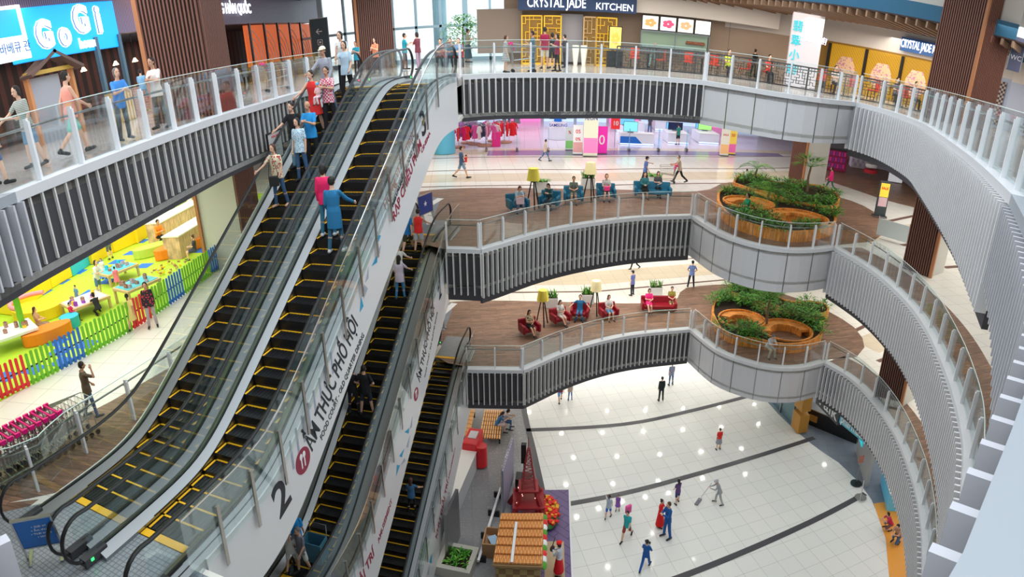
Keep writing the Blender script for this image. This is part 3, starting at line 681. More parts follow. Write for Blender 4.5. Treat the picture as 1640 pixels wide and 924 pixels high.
def bot_mesh(pose, kind, w):
    def f():
        J = joints(pose, w); b = MB(); o = J['pelvis']; s = POSES[pose].get('sit')
        T = J['T']; x = Vector((1, 0, 0))
        if kind in ('trousers', 'shorts', 'jeans', 'capri'):
            b.loft([(o+Vector((0, 0, -.11)), .145*w, .10, x), (o+Vector((0, 0, -.04)), .158*w, .116, x), (o+Vector((0, 0, .03)), .158*w, .113, x), (o+T @ Vector((0, 0, .09)), .145*w, .106, x)], 16)
            for l in J['legs']:
                slim = .85 if kind == 'jeans' else 1
                if kind == 'shorts': b.capsule(l[0], l[0]+(l[1]-l[0])*.82, .085, .079, 12)
                else:
                    e = l[2] if kind != 'capri' else l[1]+(l[2]-l[1])*.45
                    b.capsule(l[0], l[1], .083, .066*slim, 12); b.capsule(l[1], e, .066*slim, .053*slim, 12)
        else:
            ln = {'skirt': .42, 'mini': .26, 'longskirt': .72, 'dress': .42, 'gown': .8}[kind]; fl = {'skirt': .06, 'mini': .02, 'longskirt': .07, 'dress': .07, 'gown': .09}[kind]
            if s == 1:
                b.loft([(o+Vector((0, 0, .1)), .16*w, .115, x), (o+Vector((0, 0, -.02)), .17*w, .13, x)], 16)
                for l in J['legs']: b.capsule(l[0], l[0]+(l[1]-l[0])*min(1.05, ln/.4), .1, .09, 12)
                m = [(a+c)/2 for a, c in zip(J['legs'][0][:2], J['legs'][1][:2])]; b.capsule(m[0], m[0]+(m[1]-m[0])*min(1, ln/.4), .09, .085, 12)
            else:
                b.loft([(o+T @ Vector((0, 0, .12)), .15*w, .11, x), (o+Vector((0, 0, 0)), .172*w, .125, x), (o+Vector((0, .01, -ln*.5)), .178*w+fl*.5, .14+fl*.5, x), (o+Vector((0, .015, -ln)), .185*w+fl, .15+fl, x)], 18)
        return remesh(b, .014, 'bottom')
    return cached(('bot', pose, kind, w), f)
def hair_mesh(pose, kind):
    def f():
        J = joints(pose); H = J['H']; c = J['head']; b = MB(); L = lambda x, y, z: c+H @ Vector((x, y, z))
        if kind == 'bald':
            b.ell(L(0, -.03, -.005), (.082, .082, .07), R=H)
        else:
            b.ell(L(0, -.022, .038), (.087, .092, .092), R=H); b.ell(L(0, -.035, 0), (.084, .08, .085), R=H)
        if kind in ('long', 'pony', 'bob'):
            for sg in (1, -1): b.capsule(L(sg*.062, -.015, .03), L(sg*.074, -.005, -.075 if kind != 'pony' else -.03), .03, .02)
        if kind == 'bob': b.capsule(L(0, -.05, 0), L(0, -.055, -.08), .075, .062)
        if kind == 'long': b.loft([(L(0, -.04, .05), .08, .06, H @ Vector((1, 0, 0))), (L(0, -.06, -.08), .082, .045, H @ Vector((1, 0, 0))), (L(0, -.085, -.2), .075, .035, H @ Vector((1, 0, 0))), (L(0, -.095, -.31), .05, .025, H @ Vector((1, 0, 0)))], 12)
        if kind == 'pony': b.capsule(L(0, -.1, .03), L(0, -.135, .0), .03, .034); b.capsule(L(0, -.135, .0), L(0, -.13, -.17), .034, .016)
        if kind == 'bun': b.ell(L(0, -.09, .1), (.045, .045, .04))
        me = remesh(b, .012, 'hair', 2); bm = bmesh.new(); bm.from_mesh(me); Hi = H.inverted()
        kill = []
        for v in bm.verts:
            q = Hi @ (v.co-c)
            if q.y > .035 and q.z < .045 and abs(q.x) < .066: kill.append(v)
        bmesh.ops.delete(bm, geom=kill, context='VERTS'); bm.to_mesh(me); bm.free(); return me
    return cached(('hair', pose, kind), f)
def hat_mesh(pose, kind):
    def f():
        J = joints(pose); H = J['H']; c = J['head']; b = MB(); L = lambda x, y, z: c+H @ Vector((x, y, z))
        b.ell(L(0, -.012, .05), (.094, .104, .085), R=H, n=16, m=10, zmin=-.1, zmax=.999)
        if kind == 'cap': b.ell(L(0, .1, .045), (.07, .075, .012), R=H, n=14, m=6)
        elif kind == 'beret': b.ell(L(.02, -.02, .1), (.12, .12, .035), R=H, n=16, m=6)
        elif kind == 'scarf': b.ell(L(0, -.03, -.02), (.096, .09, .12), R=H, n=14, m=8)
        else: b.ell(L(0, -.01, .045), (.15, .16, .012), R=H, n=18, m=6)
        m = MB(); m.v, m.f, m.m = b.v, b.f, b.m; o = m.build('hat', WHITE, None, True); me = o.data; bpy.data.objects.remove(o); return me
    return cached(('hat', pose, kind), f)
def face_mesh(pose, part):
    def f():
        J = joints(pose); H = J['H']; c = J['head']; b = MB(); L = lambda x, y, z: c+H @ Vector((x, y, z))
        if part == 'mouth': b.ell(L(0, .088, -.061), (.022, .008, .008), 0, 8, 6, H)
        else:
            sg = 1 if part == 'eye_r' else -1
            b.ell(L(sg*.029, .082, .012), (.013, .008, .007), 0, 8, 6, H)
        o = b.build(part, [LIP if part == 'mouth' else EYE], None, True); me = o.data; bpy.data.objects.remove(o); return me
    return cached(('face', pose, part), f)
def shoe_mesh(pose, k):
    def f():
        l = joints(pose)['legs'][k]; b = MB(); b.capsule(l[3]+Vector((0, -.01, -.004)), l[4]+Vector((0, .012, 0)), .042, .036, 12); b.capsule(l[2]-(l[2]-l[1])*.0, l[3], .04, .042, 10)
        o = b.build('shoe', WHITE, None, True); me = o.data; bpy.data.objects.remove(o); return me
    return cached(('shoe', pose, k), f)
def mcol(c, kind=None, c2=None, scale=14):
    nm = 'cloth_'+('%s_' % kind if kind else '')+'_'.join('%02d' % int(x*100) for x in tuple(c)+(tuple(c2) if c2 else ()))+('_%d' % scale if kind else '')
    return pattern_mat(nm, c, c2, kind, scale) if kind else M(nm, c, .8)
PEOPLE = []
def add_mesh(me, name, mat, parent):
    o = bpy.data.objects.new(name, me); COL.objects.link(o); o.parent = parent
    if len(me.materials) == 0: me.materials.append(mat)
    if isinstance(mat, bpy.types.Material):
        o.material_slots[0].link = 'OBJECT'; o.material_slots[0].material = mat
    return o
def person(label, at, z, face, pose='stand', top=('tee', (.1, .3, .6)), bot=('trousers', (.02, .025, .04)), hair='short', hd=None, h=1.0, skin='light', shoe=(.03, .03, .03), hairc=None, hat=None, w=1.0, fat=0, group=None, cat='person', seat=None):
    if len(at) == 3: x, y, z = at
    elif at[0] > 60 or at[1] > 60: x, y = P(at[0], at[1], z)
    else: x, y = at
    if hd is not None:      # height from the photograph: same horizontal distance, row of the top of the head
        r = ray(hd[0], hd[1]); t = math.hypot(x, y)/math.hypot(r[0], r[1]); top_z = ZC+r[2]*t
        J = joints(pose); h = max(.5, min(1.12, (top_z-z)/(J['head'].z+.125)))
    root = E('person', label, cat, (x, y, z), math.radians(face), group); root.scale = (h, h, h); PEOPLE.append(root)
    if seat: root.location.z = z+seat-.44*h
    J = joints(pose, w)
    add_mesh(cached(('body', pose, w, fat), lambda: remesh(bodyprims(J, w, fat), .0115, 'body', 3)), 'body', SKIN[skin], root)
    mt = top[1] if isinstance(top[1], bpy.types.Material) else mcol(*top[1:]); mb = bot[1] if isinstance(bot[1], bpy.types.Material) else mcol(*bot[1:])
    if pose == 'bend' : pass
    add_mesh(top_mesh(pose, top[0], w, fat), {'dress': 'dress_top', 'jacket': 'jacket', 'long_coat': 'jacket'}.get(top[0], 'shirt'), mt, root)
    add_mesh(bot_mesh(pose, bot[0], w), {'shorts': 'shorts', 'trousers': 'trousers', 'jeans': 'trousers', 'capri': 'trousers'}.get(bot[0], 'skirt'), mb, root)
    hm = hairc or HAIRM
    if hair: add_mesh(hair_mesh(pose, hair), 'hair', hm, root)
    if hat: add_mesh(hat_mesh(pose, hat[0]), 'hat', mcol(hat[1]), root)
    if abs(face % 360-180) < 115:
        add_mesh(face_mesh(pose, 'mouth'), 'mouth', None, root)
        for q in ('eye_r', 'eye_l'): add_mesh(face_mesh(pose, q), 'eye', None, root)
    ms = mcol(shoe)
    for k in (0, 1): add_mesh(shoe_mesh(pose, k), 'shoe', ms, root)
    return root
def hand_pos(root, pose, k, w=1.0):
    J = joints(pose, w); q = J['arms'][k][2]+J['arms'][k][3]*.07; s = root.scale[0]; a = root.rotation_euler.z
    return Vector((root.location.x+s*(q.x*math.cos(a)-q.y*math.sin(a)), root.location.y+s*(q.x*math.sin(a)+q.y*math.cos(a)), root.location.z+s*q.z))
# materials used by clothes
FLORAL = pattern_mat('cloth_floral', (.6, .04, .06), (.78, .70, .5), 'spots', 16); FLRED = pattern_mat('cloth_floral_red', (.45, .03, .06), (.7, .3, .15), 'spots', 18)
PLAID = pattern_mat('cloth_plaid', (.55, .02, .08), (.75, .6, .65), 'check', 22); CAMO = pattern_mat('cloth_camo', (.16, .13, .06), (.06, .05, .03), 'spots', 14)
STRIPES = pattern_mat('cloth_stripes', (.75, .75, .72), (.03, .03, .04), 'stripes', 7); FLBLACK = pattern_mat('cloth_floral_black', (.55, .04, .08), (.02, .02, .025), 'spots', 12)
GREYSTR = pattern_mat('cloth_grey_stripes', (.55, .55, .5), (.2, .25, .22), 'stripes', 9); DOTS = pattern_mat('cloth_dots', (.12, .32, .55), (.6, .75, .85), 'spots', 30)
# ================================================================== PEOPLE IN PLACE
N_ = (.02, .025, .045); JE = (.05, .12, .25); BK = (.012, .012, .015); WH = (.72, .72, .70); SK = (.10, .30, .62); KH = (.35, .29, .18)
def esp(label, key, o, u, v, face, **k):
    s = esc_s(key, o, u, v); i = int(s/.4); x, y, z = espt(key, i*.4+.2, o); ph = ESCS[key][2]
    if 'hd' in k: pass
    if s < 0: z = ESCS[key][3]
    return person(label, (x, y, z+.006), z, face-math.degrees(ph), **k)
z3, z2, z1 = Z[3]+.006, Z[2]+.012, Z[1]+.012
person('boy in grey striped shirt and denim shorts at the glass rail', (60, 268), z3, 170, 'railR', ('tee', GREYSTR), ('shorts', (.12, .25, .4)), 'bob', (45, 131))
person('person in teal shirt reaching towards the boy in grey stripes', (6, 296), z3, -60, 'point', ('tee', (.02, .35, .5)), ('shorts', (.05, .1, .25)), 'short', (-14, 160))
person('young man in pink tank top and turquoise shorts', (128, 246), z3, -25, 'walkb', ('tank', (.85, .34, .26)), ('shorts', (.16, .55, .45)), 'short', (110, 111), w=1.05)
person('woman in bright blue shirt leaning on the rail', (204, 225), z3, -120, 'lean', ('tee', (.06, .28, .75)), ('trousers', (.06, .06, .07)), 'bob', (190, 107), hairc=HAIRG)
carrier = person('man in white shirt carrying a small child', (262, 206), z3, 172, 'carry', ('tee', (.75, .7, .66)), ('trousers', (.10, .10, .09)), 'short', (247, 90), skin='tan')
hp = Vector(carrier.location)
person('toddler in light blue carried by the man in white', (hp.x-.16, hp.y-.30, hp.z+.78), 0, 30, 'sit', ('tee', (.25, .5, .75)), ('trousers', (.4, .6, .75)), 'short', h=.5, shoe=(.8, .1, .15), cat='child')
# top landing
person('man in teal shirt at the head of the down escalator', (574, 122), z3, 165, 'hold', ('tee', (.01, .25, .38)), ('trousers', BK), 'short', (568, 66), skin='tan')
person('woman in red floral top at the head of the down escalator', (604, 118), z3, 160, 'hold', ('tee', FLRED), ('trousers', (.1, .02, .03)), 'bob', (594, 61))
person('man in teal shirt standing behind the escalator heads', (650, 112), z3, -70, 'hold', ('tee', (.01, .28, .38)), ('trousers', N_), 'short', (646, 53), skin='tan')
person('woman in dark top beside the man in teal by the windows', (671, 112), z3, 60, 'hold', ('tee', (.15, .03, .05)), ('trousers', (.3, .22, .3)), 'bob', (670, 51))
# down escalator
esp('man in white cap and grey long shirt riding down', 'a', -.22, 522, 178, 178, pose='railR', top=('long', (.36, .38, .45)), bot=('jeans', (.1, .18, .3)), hair='short', hat=('cap', (.85, .78, .6)), h=1.03, skin='tan')
esp('woman in white shirt at the back of the riders', 'a', -.25, 548, 150, 176, pose='railL', top=('shirt', WH), bot=('trousers', BK), hair='bob', h=.98)
esp('woman in pale blue shirt with hand at her mouth', 'a', .22, 556, 168, 184, pose='wave', top=('shirt', (.45, .6, .72)), bot=('trousers', BK), hair='bob', h=.96)
esp('woman in red dress holding the handrail on the escalator', 'a', -.25, 502, 215, 178, pose='railR', top=('tank', (.75, .03, .03)), bot=('skirt', (.75, .03, .03)), hair='bun', h=.97)
pm = esp('man in red checked shirt carrying a baby', 'a', .2, 524, 212, 182, pose='carry', top=('shirt', PLAID), bot=('trousers', BK), hair='short', h=1.0, skin='tan')
hp = Vector(pm.location); person('baby in pink with blue hat on the escalator', (hp.x-.2, hp.y-.24, hp.z+.82), 0, 170, 'sit', ('tee', (.8, .5, .55)), ('trousers', (.8, .6, .65)), 'short', h=.42, hat=('cap', (.05, .4, .7)), cat='child')
esp('man in black shirt with grey shoulder strap riding down', 'a', -.25, 470, 262, 178, pose='railR', top=('tee', BK), bot=('jeans', (.2, .4, .55)), hair='short', h=1.0)
esp('balding man in bright blue shirt holding a hat', 'a', .22, 506, 262, 182, pose='hold', top=('shirt', (.02, .28, .65)), bot=('trousers', BK), hair='bald', h=.99, skin='tan', fat=.025)
esp('woman in pale blue patterned shirt riding down', 'a', .08, 480, 300, 178, pose='stand', top=('tee', DOTS), bot=('jeans', JE), hair='bob', h=.93)
esp('woman in floral blouse and jeans, lowest on the down escalator', 'a', -.2, 446, 336, 180, pose='railR', top=('tee', FLORAL), bot=('jeans', JE), hair='pony', h=.93, hairc=HAIRB, shoe=(.6, .35, .25))
esp('woman in bright pink hoodie riding up', 'b', -.25, 514, 388, 8, pose='stand', top=('long', (.85, .02, .14)), bot=('jeans', (.05, .2, .32)), hair='bob', h=.98, shoe=(.6, .6, .65))
esp('person in long blue shirt riding up beside pink hoodie', 'b', .15, 536, 392, 10, pose='railR', top=('long_coat', (.02, .17, .36)), bot=('jeans', (.03, .12, .2)), hair='short', h=1.0, shoe=(.5, .5, .5))
# middle escalator
esp('man in blue shirt and dark shorts stepping off the middle escalator', 'c', -.2, 656, 402, 5, pose='walk', top=('tee', (.02, .2, .55)), bot=('shorts', (.05, .06, .04)), hair='short', h=1.0, shoe=(.3, .15, .1))
esp('man in red sleeveless shirt near the head of the middle escalator', 'c', .25, 678, 412, 5, pose='railR', top=('tank', (.85, .03, .03)), bot=('shorts', (.5, .55, .65)), hair='short', h=.98)
esp('man in white shirt riding up the middle escalator', 'c', -.05, 662, 462, 5, pose='railR', top=('tee', WH), bot=('trousers', KH), hair='short', h=1.0)
esp('woman with long hair in lilac tunic riding up', 'c', .1, 658, 488, 4, pose='railR', top=('tunic', (.62, .55, .68)), bot=('jeans', (.05, .25, .5)), hair='long', h=.95)
esp('woman in black with ponytail standing on the middle escalator', 'c', -.28, 584, 664, 4, pose='hold', top=('tee', (.015, .015, .02)), bot=('jeans', (.02, .02, .03)), hair='pony', h=.97, hairc=HAIRB)
esp('man in black shirt and shorts standing on the middle escalator', 'c', .18, 610, 664, 4, pose='arms', top=('tee', (.015, .018, .025)), bot=('shorts', (.02, .025, .04)), hair='short', h=1.02, w=1.1)
esp('woman in blue top low on the middle escalator', 'c', -.3, 478, 905, 20, pose='point', top=('tee', (.02, .3, .75)), bot=('jeans', N_), hair='long', h=.98, hairc=HAIRB)
esp('boy in grey shirt and white shorts beside the blue box', 'c', .05, 500, 925, 160, pose='wave', top=('tee', (.2, .2, .24)), bot=('shorts', WH), hair='short', h=.9, hairc=HAIRG)
esp('child in white shirt lowest on the middle escalator', 'c', -.3, 478, 950, 10, pose='point', top=('tee', WH), bot=('shorts', WH), hair='short', h=.8, cat='child')
esp('girl in blue shirt alone on the lowest escalator', 'd', .25, 672, 826, 4, pose='railR', top=('tee', (.05, .15, .3)), bot=('jeans', BK), hair='long', h=.88, hairc=HAIRB, cat='child')
# middle gallery
def pp(label, u, v, hv, face, z=z2, pose='stand', **k): return person(label, (u, v), z, face, pose, hd=(u, hv), **k)
ca = pp('man in blue shirt and shorts carrying a child across the tiles', 740, 285, 234, -75, pose='carrywalk', top=('tee', (.06, .12, .25)), bot=('shorts', (.2, .35, .5)), hair='short')
hp = Vector(ca.location); person('toddler in red carried across the tiles', (hp.x+.26, hp.y-.05, hp.z+.72), 0, 40, 'sit', ('tee', (.7, .05, .05)), ('shorts', (.6, .1, .1)), 'short', h=.45, cat='child')
pp('boy in beige shirt walking past the phone displays', 873, 258, 223, -70, pose='walk', top=('tee', (.5, .42, .35)), bot=('jeans', (.04, .12, .25)), hair='short')
pp('guard in blue shirt and cap standing behind the sofa', 1032, 296, 250, -80, pose='point', top=('tee', (.12, .2, .5)), bot=('trousers', N_), hair='short', hat=('cap', N_))
pp('worker in beige pushing shopping trolleys', 1087, 292, 248, 85, pose='push', top=('tee', (.5, .42, .33)), bot=('trousers', BK), hair='short', hairc=HAIRG)
pp('woman in hot pink top and green trousers walking', 1328, 306, 266, 80, pose='walk', top=('long', (.8, .02, .2)), bot=('jeans', (.02, .12, .08)), hair='bob')
pp('boy in white shirt behind the upper planter', 1193, 300, 270, -60, pose='stand', top=('tee', WH), bot=('shorts', N_), hair='short', cat='child')
pp('salesperson in green top between the display counters', 1085, 232, 198, 20, pose='stand', top=('tee', (.02, .25, .2)), bot=('shorts', BK), hair='short')
pp('salesman in dark clothes at the television stand', 1040, 215, 184, 150, pose='stand', top=('tee', (.05, .06, .1)), bot=('trousers', (.05, .1, .25)), hair='short')
# lowest gallery
pp('man in striped shirt walking with a pushchair', 1016, 431, 400, 120, z1, 'push', top=('tee', STRIPES), bot=('trousers', BK), hair='short')
pp('guard in blue shirt and cap facing the windows, left of two', 1012, 473, 433, 40, z1, 'stand', top=('tee', (.16, .2, .5)), bot=('trousers', N_), hair='short', hat=('cap', N_))
pp('guard in blue shirt with hands behind back', 1106, 460, 417, -10, z1, 'arms', top=('tee', (.18, .28, .6)), bot=('trousers', N_), hair='short', hat=('cap', N_))
# ground floor
pp('man in black suit walking away on the white floor', 1058, 642, 603, 5, .012, 'stand', top=('jacket', (.01, .02, .02)), bot=('trousers', BK), hair='short')
pp('man in blue patterned shirt walking toward the dark fins', 1074, 617, 580, 8, .012, 'stand', top=('shirt', (.08, .12, .28), 'spots', (.3, .35, .5), 20), bot=('jeans', JE), hair='short')
pp('woman with red shirt and shorts walking with a boy', 897, 643, 606, 5, .012, 'walk', top=('tee', (.3, .02, .06)), bot=('shorts', (.12, .3, .6)), hair='bob')
pp('boy in striped shirt walking beside a woman in shorts', 913, 641, 611, 5, .012, 'stand', top=('tee', (.6, .55, .5), 'stripes', (.4, .25, .2), 10), bot=('jeans', (.08, .2, .5)), hair='short', cat='child')
pp('woman in red collared grey dress alone on the white floor', 1150, 720, 685, 5, .012, 'stand', top=('tee', (.8, .03, .02)), bot=('skirt', (.32, .34, .38)), hair='bun', hairc=HAIRB)
pp('woman in pale grey shirt and blue shorts pointing', 974, 829, 793, -20, .012, 'point', top=('tee', (.42, .5, .6)), bot=('shorts', (.02, .15, .6)), hair='pony')
pp('small girl in purple dress', 989, 818, 793, 170, .012, 'stand', top=('tee', (.25, .1, .45)), bot=('dress', (.25, .1, .45)), hair='pony', cat='child')
pp('woman in teal shirt with pink backpack', 1003, 863, 817, 150, .012, 'walk', top=('tee', (.02, .42, .45)), bot=('shorts', (.3, .05, .03)), hair='short')
pp('woman in long red dress beside the man in blue suit', 1056, 843, 799, -120, .012, 'hold', top=('tee', (.75, .01, .01)), bot=('gown', (.75, .01, .01)), hair='bun')
pp('man in blue suit standing next to the red dress', 1067, 861, 803, 110, .012, 'hold', top=('jacket', (.01, .10, .35)), bot=('trousers', (.01, .10, .35)), hair='short', hairc=HAIRB)
pp('woman in purple striped top and dark shorts photographing', 1084, 806, 767, 15, .012, 'wave', top=('tee', (.12, .06, .2)), bot=('shorts', (.03, .05, .15)), hair='long')
cl = pp('cleaner in grey uniform and hat pushing a mop', 1150, 807, 768, 80, .012, 'mop', top=('long', (.38, .4, .42)), bot=('trousers', (.4, .42, .44)), hair='short', hat=('sun', (.4, .42, .44)))
mb_ = pp('man in blue suit striding while holding a football', 1033, 910, 864, -30, .012, 'carrywalk', top=('jacket', (.01, .10, .38)), bot=('trousers', (.01, .10, .38)), hair='short')
mr = pp('performer in red beret and red skirt with an instrument', 895, 921, 868, 60, .03, 'hold', top=('long', (.6, .65, .75)), bot=('longskirt', (.7, .01, .02)), hair='bob', hat=('beret', (.8, .02, .02)))
pp('child in red hat crouching by the toy stall', 1424, 848, 817, 90, .02, 'crouch', top=('tee', (.6, .03, .12)), bot=('shorts', (.2, .1, .1)), hair='bob', cat='child')
pp('person in patterned shirt and jeans crouching on the orange floor', 1436, 868, 832, 120, .02, 'crouch', top=('tee', (.3, .2, .15), 'spots', (.5, .3, .2), 14), bot=('jeans', JE), hair='short')
# walkway by the play area
pp('woman in black floral blouse and grey trousers by the fence', 246, 524, 448, -150, z2, 'stand', top=('long', FLBLACK), bot=('trousers', (.40, .34, .36)), hair='pony', skin='tan')
pp('small girl in yellow dress and white leggings by the fence', 214, 527, 468, 30, z2, 'walk', top=('tee', (.75, .6, .2)), bot=('skirt', (.75, .6, .2)), hair='pony', cat='child', skin='tan')
person('man in dark brown shirt and jeans behind the trolleys', (150, 668), z2, -35, 'wave', ('tee', (.12, .085, .05)), ('jeans', (.05, .1, .25)), 'short', (128, 579), skin='tan')
# play area
G = 'children and adults in the play area'
pp('woman in orange top seated on green block', 258, 396, 364, -120, z2+.0, 'floor', top=('long', (.85, .25, .02)), bot=('trousers', BK), hair='short', skin='tan').location.z += .42
pp('woman in dark dress sitting on the orange block', 314, 414, 375, 120, z2, 'sit', top=('tee', (.04, .04, .06)), bot=('mini', (.06, .06, .1)), hair='bun', hairc=HAIRB)
pp('long haired woman in striped trousers on the orange block', 66, 535, 488, -60, z2, 'sit', top=('tee', (.55, .3, .15)), bot=('trousers', (.5, .35, .25), 'vstripes', (.2, .1, .08), 8), hair='long', hairc=HAIRB)
pp('woman in white top and denim shorts standing at the toy table', 162, 474, 413, -100, z2, 'lean', top=('tee', WH), bot=('shorts', (.1, .2, .35)), hair='pony')
pp('woman in grey and shorts leaning behind the yellow block', 178, 415, 374, 60, z2, 'bend', top=('tee', (.25, .25, .22)), bot=('shorts', (.1, .11, .14)), hair='short')
pp('child in red jacket at the purple toy table', 118, 515, 482, -80, z2, 'sit', top=('long', (.7, .02, .08)), bot=('trousers', BK), hair='short', cat='child')
pp('child in blue at the far side of the purple toy table', 128, 492, 463, 170, z2, 'stand', top=('tee', (.1, .25, .4)), bot=('shorts', BK), hair='short', cat='child')
pp('person in black kneeling at the purple toy table', 160, 505, 468, 60, z2, 'crouch', top=('tee', (.02, .02, .03)), bot=('trousers', BK), hair='bob')
pp('toddler in white shirt behind the brick table', 168, 446, 420, -160, z2, 'stand', top=('tee', WH), bot=('shorts', N_), hair='short', cat='child')
pp('small girl in pink dress at the brick table', 190, 461, 432, 40, z2, 'stand', top=('tee', (.85, .2, .3)), bot=('dress', (.85, .2, .3)), hair='bun', cat='child')
pp('person in black trousers walking on the far play mat', 280, 350, 305, -70, z2, 'walk', top=('tee', (.1, .1, .1)), bot=('jeans', BK), hair='short')
pp('person in white shirt near the play counter', 308, 345, 300, 30, z2, 'stand', top=('tee', WH), bot=('trousers', (.1, .2, .4)), hair='short')
pp('person in orange shirt near the play counter', 321, 341, 298, -30, z2, 'stand', top=('tee', (.9, .35, .02)), bot=('trousers', (.1, .2, .4)), hair='short')
pp('child in blue behind the timber column', 416, 352, 262, 120, z2, 'stand', top=('tee', (.1, .35, .75)), bot=('shorts', BK), hair='short', cat='child').scale = (.75,)*3
# top floor, around the noodle kitchen
for lab, u, v, hv, fa, ps, tp, bt, hr, kw in [
    ('woman in black and white striped dress with a trolley', 810, 117, 56, -90, 'stand', ('tee', STRIPES), ('dress', STRIPES), 'bob', dict(hairc=HAIRB)),
    ('man in dark teal shirt leaning on the trolley', 853, 116, 49, 90, 'hold', ('tee', (.08, .16, .2)), ('jeans', (.06, .15, .25)), 'short', dict(skin='tan')),
    ('tall man in maroon shirt and pale shorts in the group', 872, 111, 43, 10, 'stand', ('tee', (.3, .01, .05)), ('shorts', (.5, .45, .4)), 'short', dict(skin='tan')),
    ('person in black standing in the group', 884, 110, 52, 20, 'hold', ('tee', BK), ('shorts', BK), 'bob', {}),
    ('woman in maroon shirt and black trousers in the group', 892, 115, 54, 110, 'hold', ('tee', (.25, .01, .05)), ('jeans', BK), 'bob', {}),
    ('person in dark clothes with orange bag in the group', 904, 109, 55, 60, 'hold', ('tee', (.05, .04, .05)), ('trousers', BK), 'short', {}),
    ('woman in dark skirt standing by the big leafy plant', 750, 101, 46, -80, 'hold', ('tee', (.3, .3, .2)), ('longskirt', (.03, .08, .12)), 'bun', {}),
    ('waiter in black by the red chairs', 1205, 124, 78, -60, 'hold', ('tee', BK), ('trousers', BK), 'bun', {}),
    ('person in black standing right of the diners', 1261, 126, 80, 30, 'stand', ('tee', BK), ('trousers', BK), 'short', {}),
    ('person in dark shirt behind the diners', 1246, 122, 83, 20, 'stand', ('tee', (.05, .07, .12)), ('trousers', BK), 'short', {})]:
    person(lab, (u, v), z3, fa, ps, tp, bt, hr, (u, hv), **kw)
# ================================================================== LOUNGE FURNITURE
def armchair(w, mat, label, at, z, face, cat='armchair', group=None):
    root = E('sofa' if w > 1.2 else 'armchair', label, cat, (at[0], at[1], z), math.radians(face), group)
    b = MB(); b.box((0, 0, .31), (w-.28, .62, .2), 0); b.build('seat', mat, root, True, .05)
    b = MB(); b.box((0, -.30, .46), (w-.02, .16, .6), 0, 0, .14); b.build('backrest', mat, root, True, .05)
    for sg in (1, -1):
        b = MB(); b.box((sg*(w/2-.07), .02, .37), (.14, .66, .42), 0, 0, 0, 0); b.build('armrest', mat, root, True, .05)
        for sy in (1, -1): MB().cyl((sg*(w/2-.1), sy*.26, 0), (sg*(w/2-.1), sy*.26, .2), .018, 8).build('leg', STEEL, root)
    return root
BLUEL = M('leather_blue', (.015, .14, .24), .35); REDL = M('leather_red', (.28, .008, .02), .35)
def sitter(lab, u, v, hv, face, z, chairw, mat, chairlab, pose='sit', grp=None, off=0, **k):
    x, y = P(u, v, z); a = math.radians(face)
    if chairlab: armchair(chairw, mat, chairlab, (x-off*math.cos(a), y-off*math.sin(a)), z, face, 'sofa' if chairw > 1.2 else 'armchair', grp)
    person(lab, (x, y), z, face, pose, h=.97, **k)
L2z, L1z = Z[2]+.013, Z[1]+.013
GB, GR = 'blue armchairs in the upper lounge', 'red armchairs in the lower lounge'
sitter('woman with shopping bag in the first blue armchair', 829, 338, 305, 200, L2z, .95, BLUEL, 'blue armchair leftmost in the upper lounge', 'sitfwd', GB, top=('tee', (.35, .5, .6)), bot=('trousers', (.2, .2, .3)), hair='bob', hairc=HAIRB)
sitter('woman in dark teal leaning over in a blue armchair', 880, 333, 303, 165, L2z, .95, BLUEL, 'blue armchair holding the woman in dark teal', 'sitfwd', GB, top=('long', (.03, .10, .12)), bot=('jeans', (.05, .07, .09)), hair='long')
sitter('man in grey green shirt sitting between the two floor lamps', 918, 325, 291, 178, L2z, .95, BLUEL, 'blue armchair between the two tall lamps', 'sit', GB, top=('tee', (.09, .11, .09)), bot=('shorts', (.15, .15, .12)), hair='short', skin='tan')
sitter('woman in striped top looking down in a blue armchair', 970, 320, 289, 180, L2z, .95, BLUEL, 'blue armchair right of the second lamp', 'sit', GB, top=('tee', STRIPES), bot=('shorts', (.1, .1, .1)), hair='bob', hairc=HAIRB)
sitter('woman in teal cardigan on the blue sofa', 1031, 316, 284, 178, L2z, 1.9, BLUEL, 'long blue sofa below the guard', 'sit', None, .42, top=('long', (.02, .14, .16)), bot=('skirt', BK), hair='long', hairc=HAIRB)
sitter('person in dark top on the right half of the blue sofa', 1052, 314, 283, 176, L2z, 0, BLUEL, None, 'sitcross', None, top=('tee', (.06, .06, .07)), bot=('jeans', BK), hair='long')
sitter('woman in green dress sitting on the curved bench', 1193, 352, 322, 100, L2z, 0, BLUEL, None, 'sit', None, top=('tee', (.0, .25, .12)), bot=('skirt', (.0, .25, .12)), hair='bob')
sitter('woman in black patterned dress in the first red armchair', 848, 535, 500, 205, L1z, .95, REDL, 'red armchair leftmost in the lower lounge', 'sitcross', GR, top=('tee', (.02, .02, .02), 'spots', (.5, .4, .25), 12), bot=('mini', BK), hair='long')
sitter('woman in white shirt with legs crossed, second red armchair', 897, 518, 484, 205, L1z, .95, REDL, 'red armchair right of the first tall lamp', 'sitcross', GR, top=('tee', (.6, .6, .58)), bot=('shorts', (.6, .55, .5)), hair='long')
sitter('man in blue shirt spread out in a red armchair', 928, 510, 476, 172, L1z, .95, REDL, 'red armchair left of the second tall lamp', 'sitspread', GR, top=('tee', (.01, .14, .3)), bot=('jeans', (.03, .12, .25)), hair='short')
sitter('woman in white top and denim shorts in a red armchair', 974, 509, 476, 195, L1z, .95, REDL, 'red armchair right of the second tall lamp', 'sit', GR, top=('tee', (.65, .62, .6)), bot=('shorts', (.1, .25, .4)), hair='long', hairc=HAIRB)
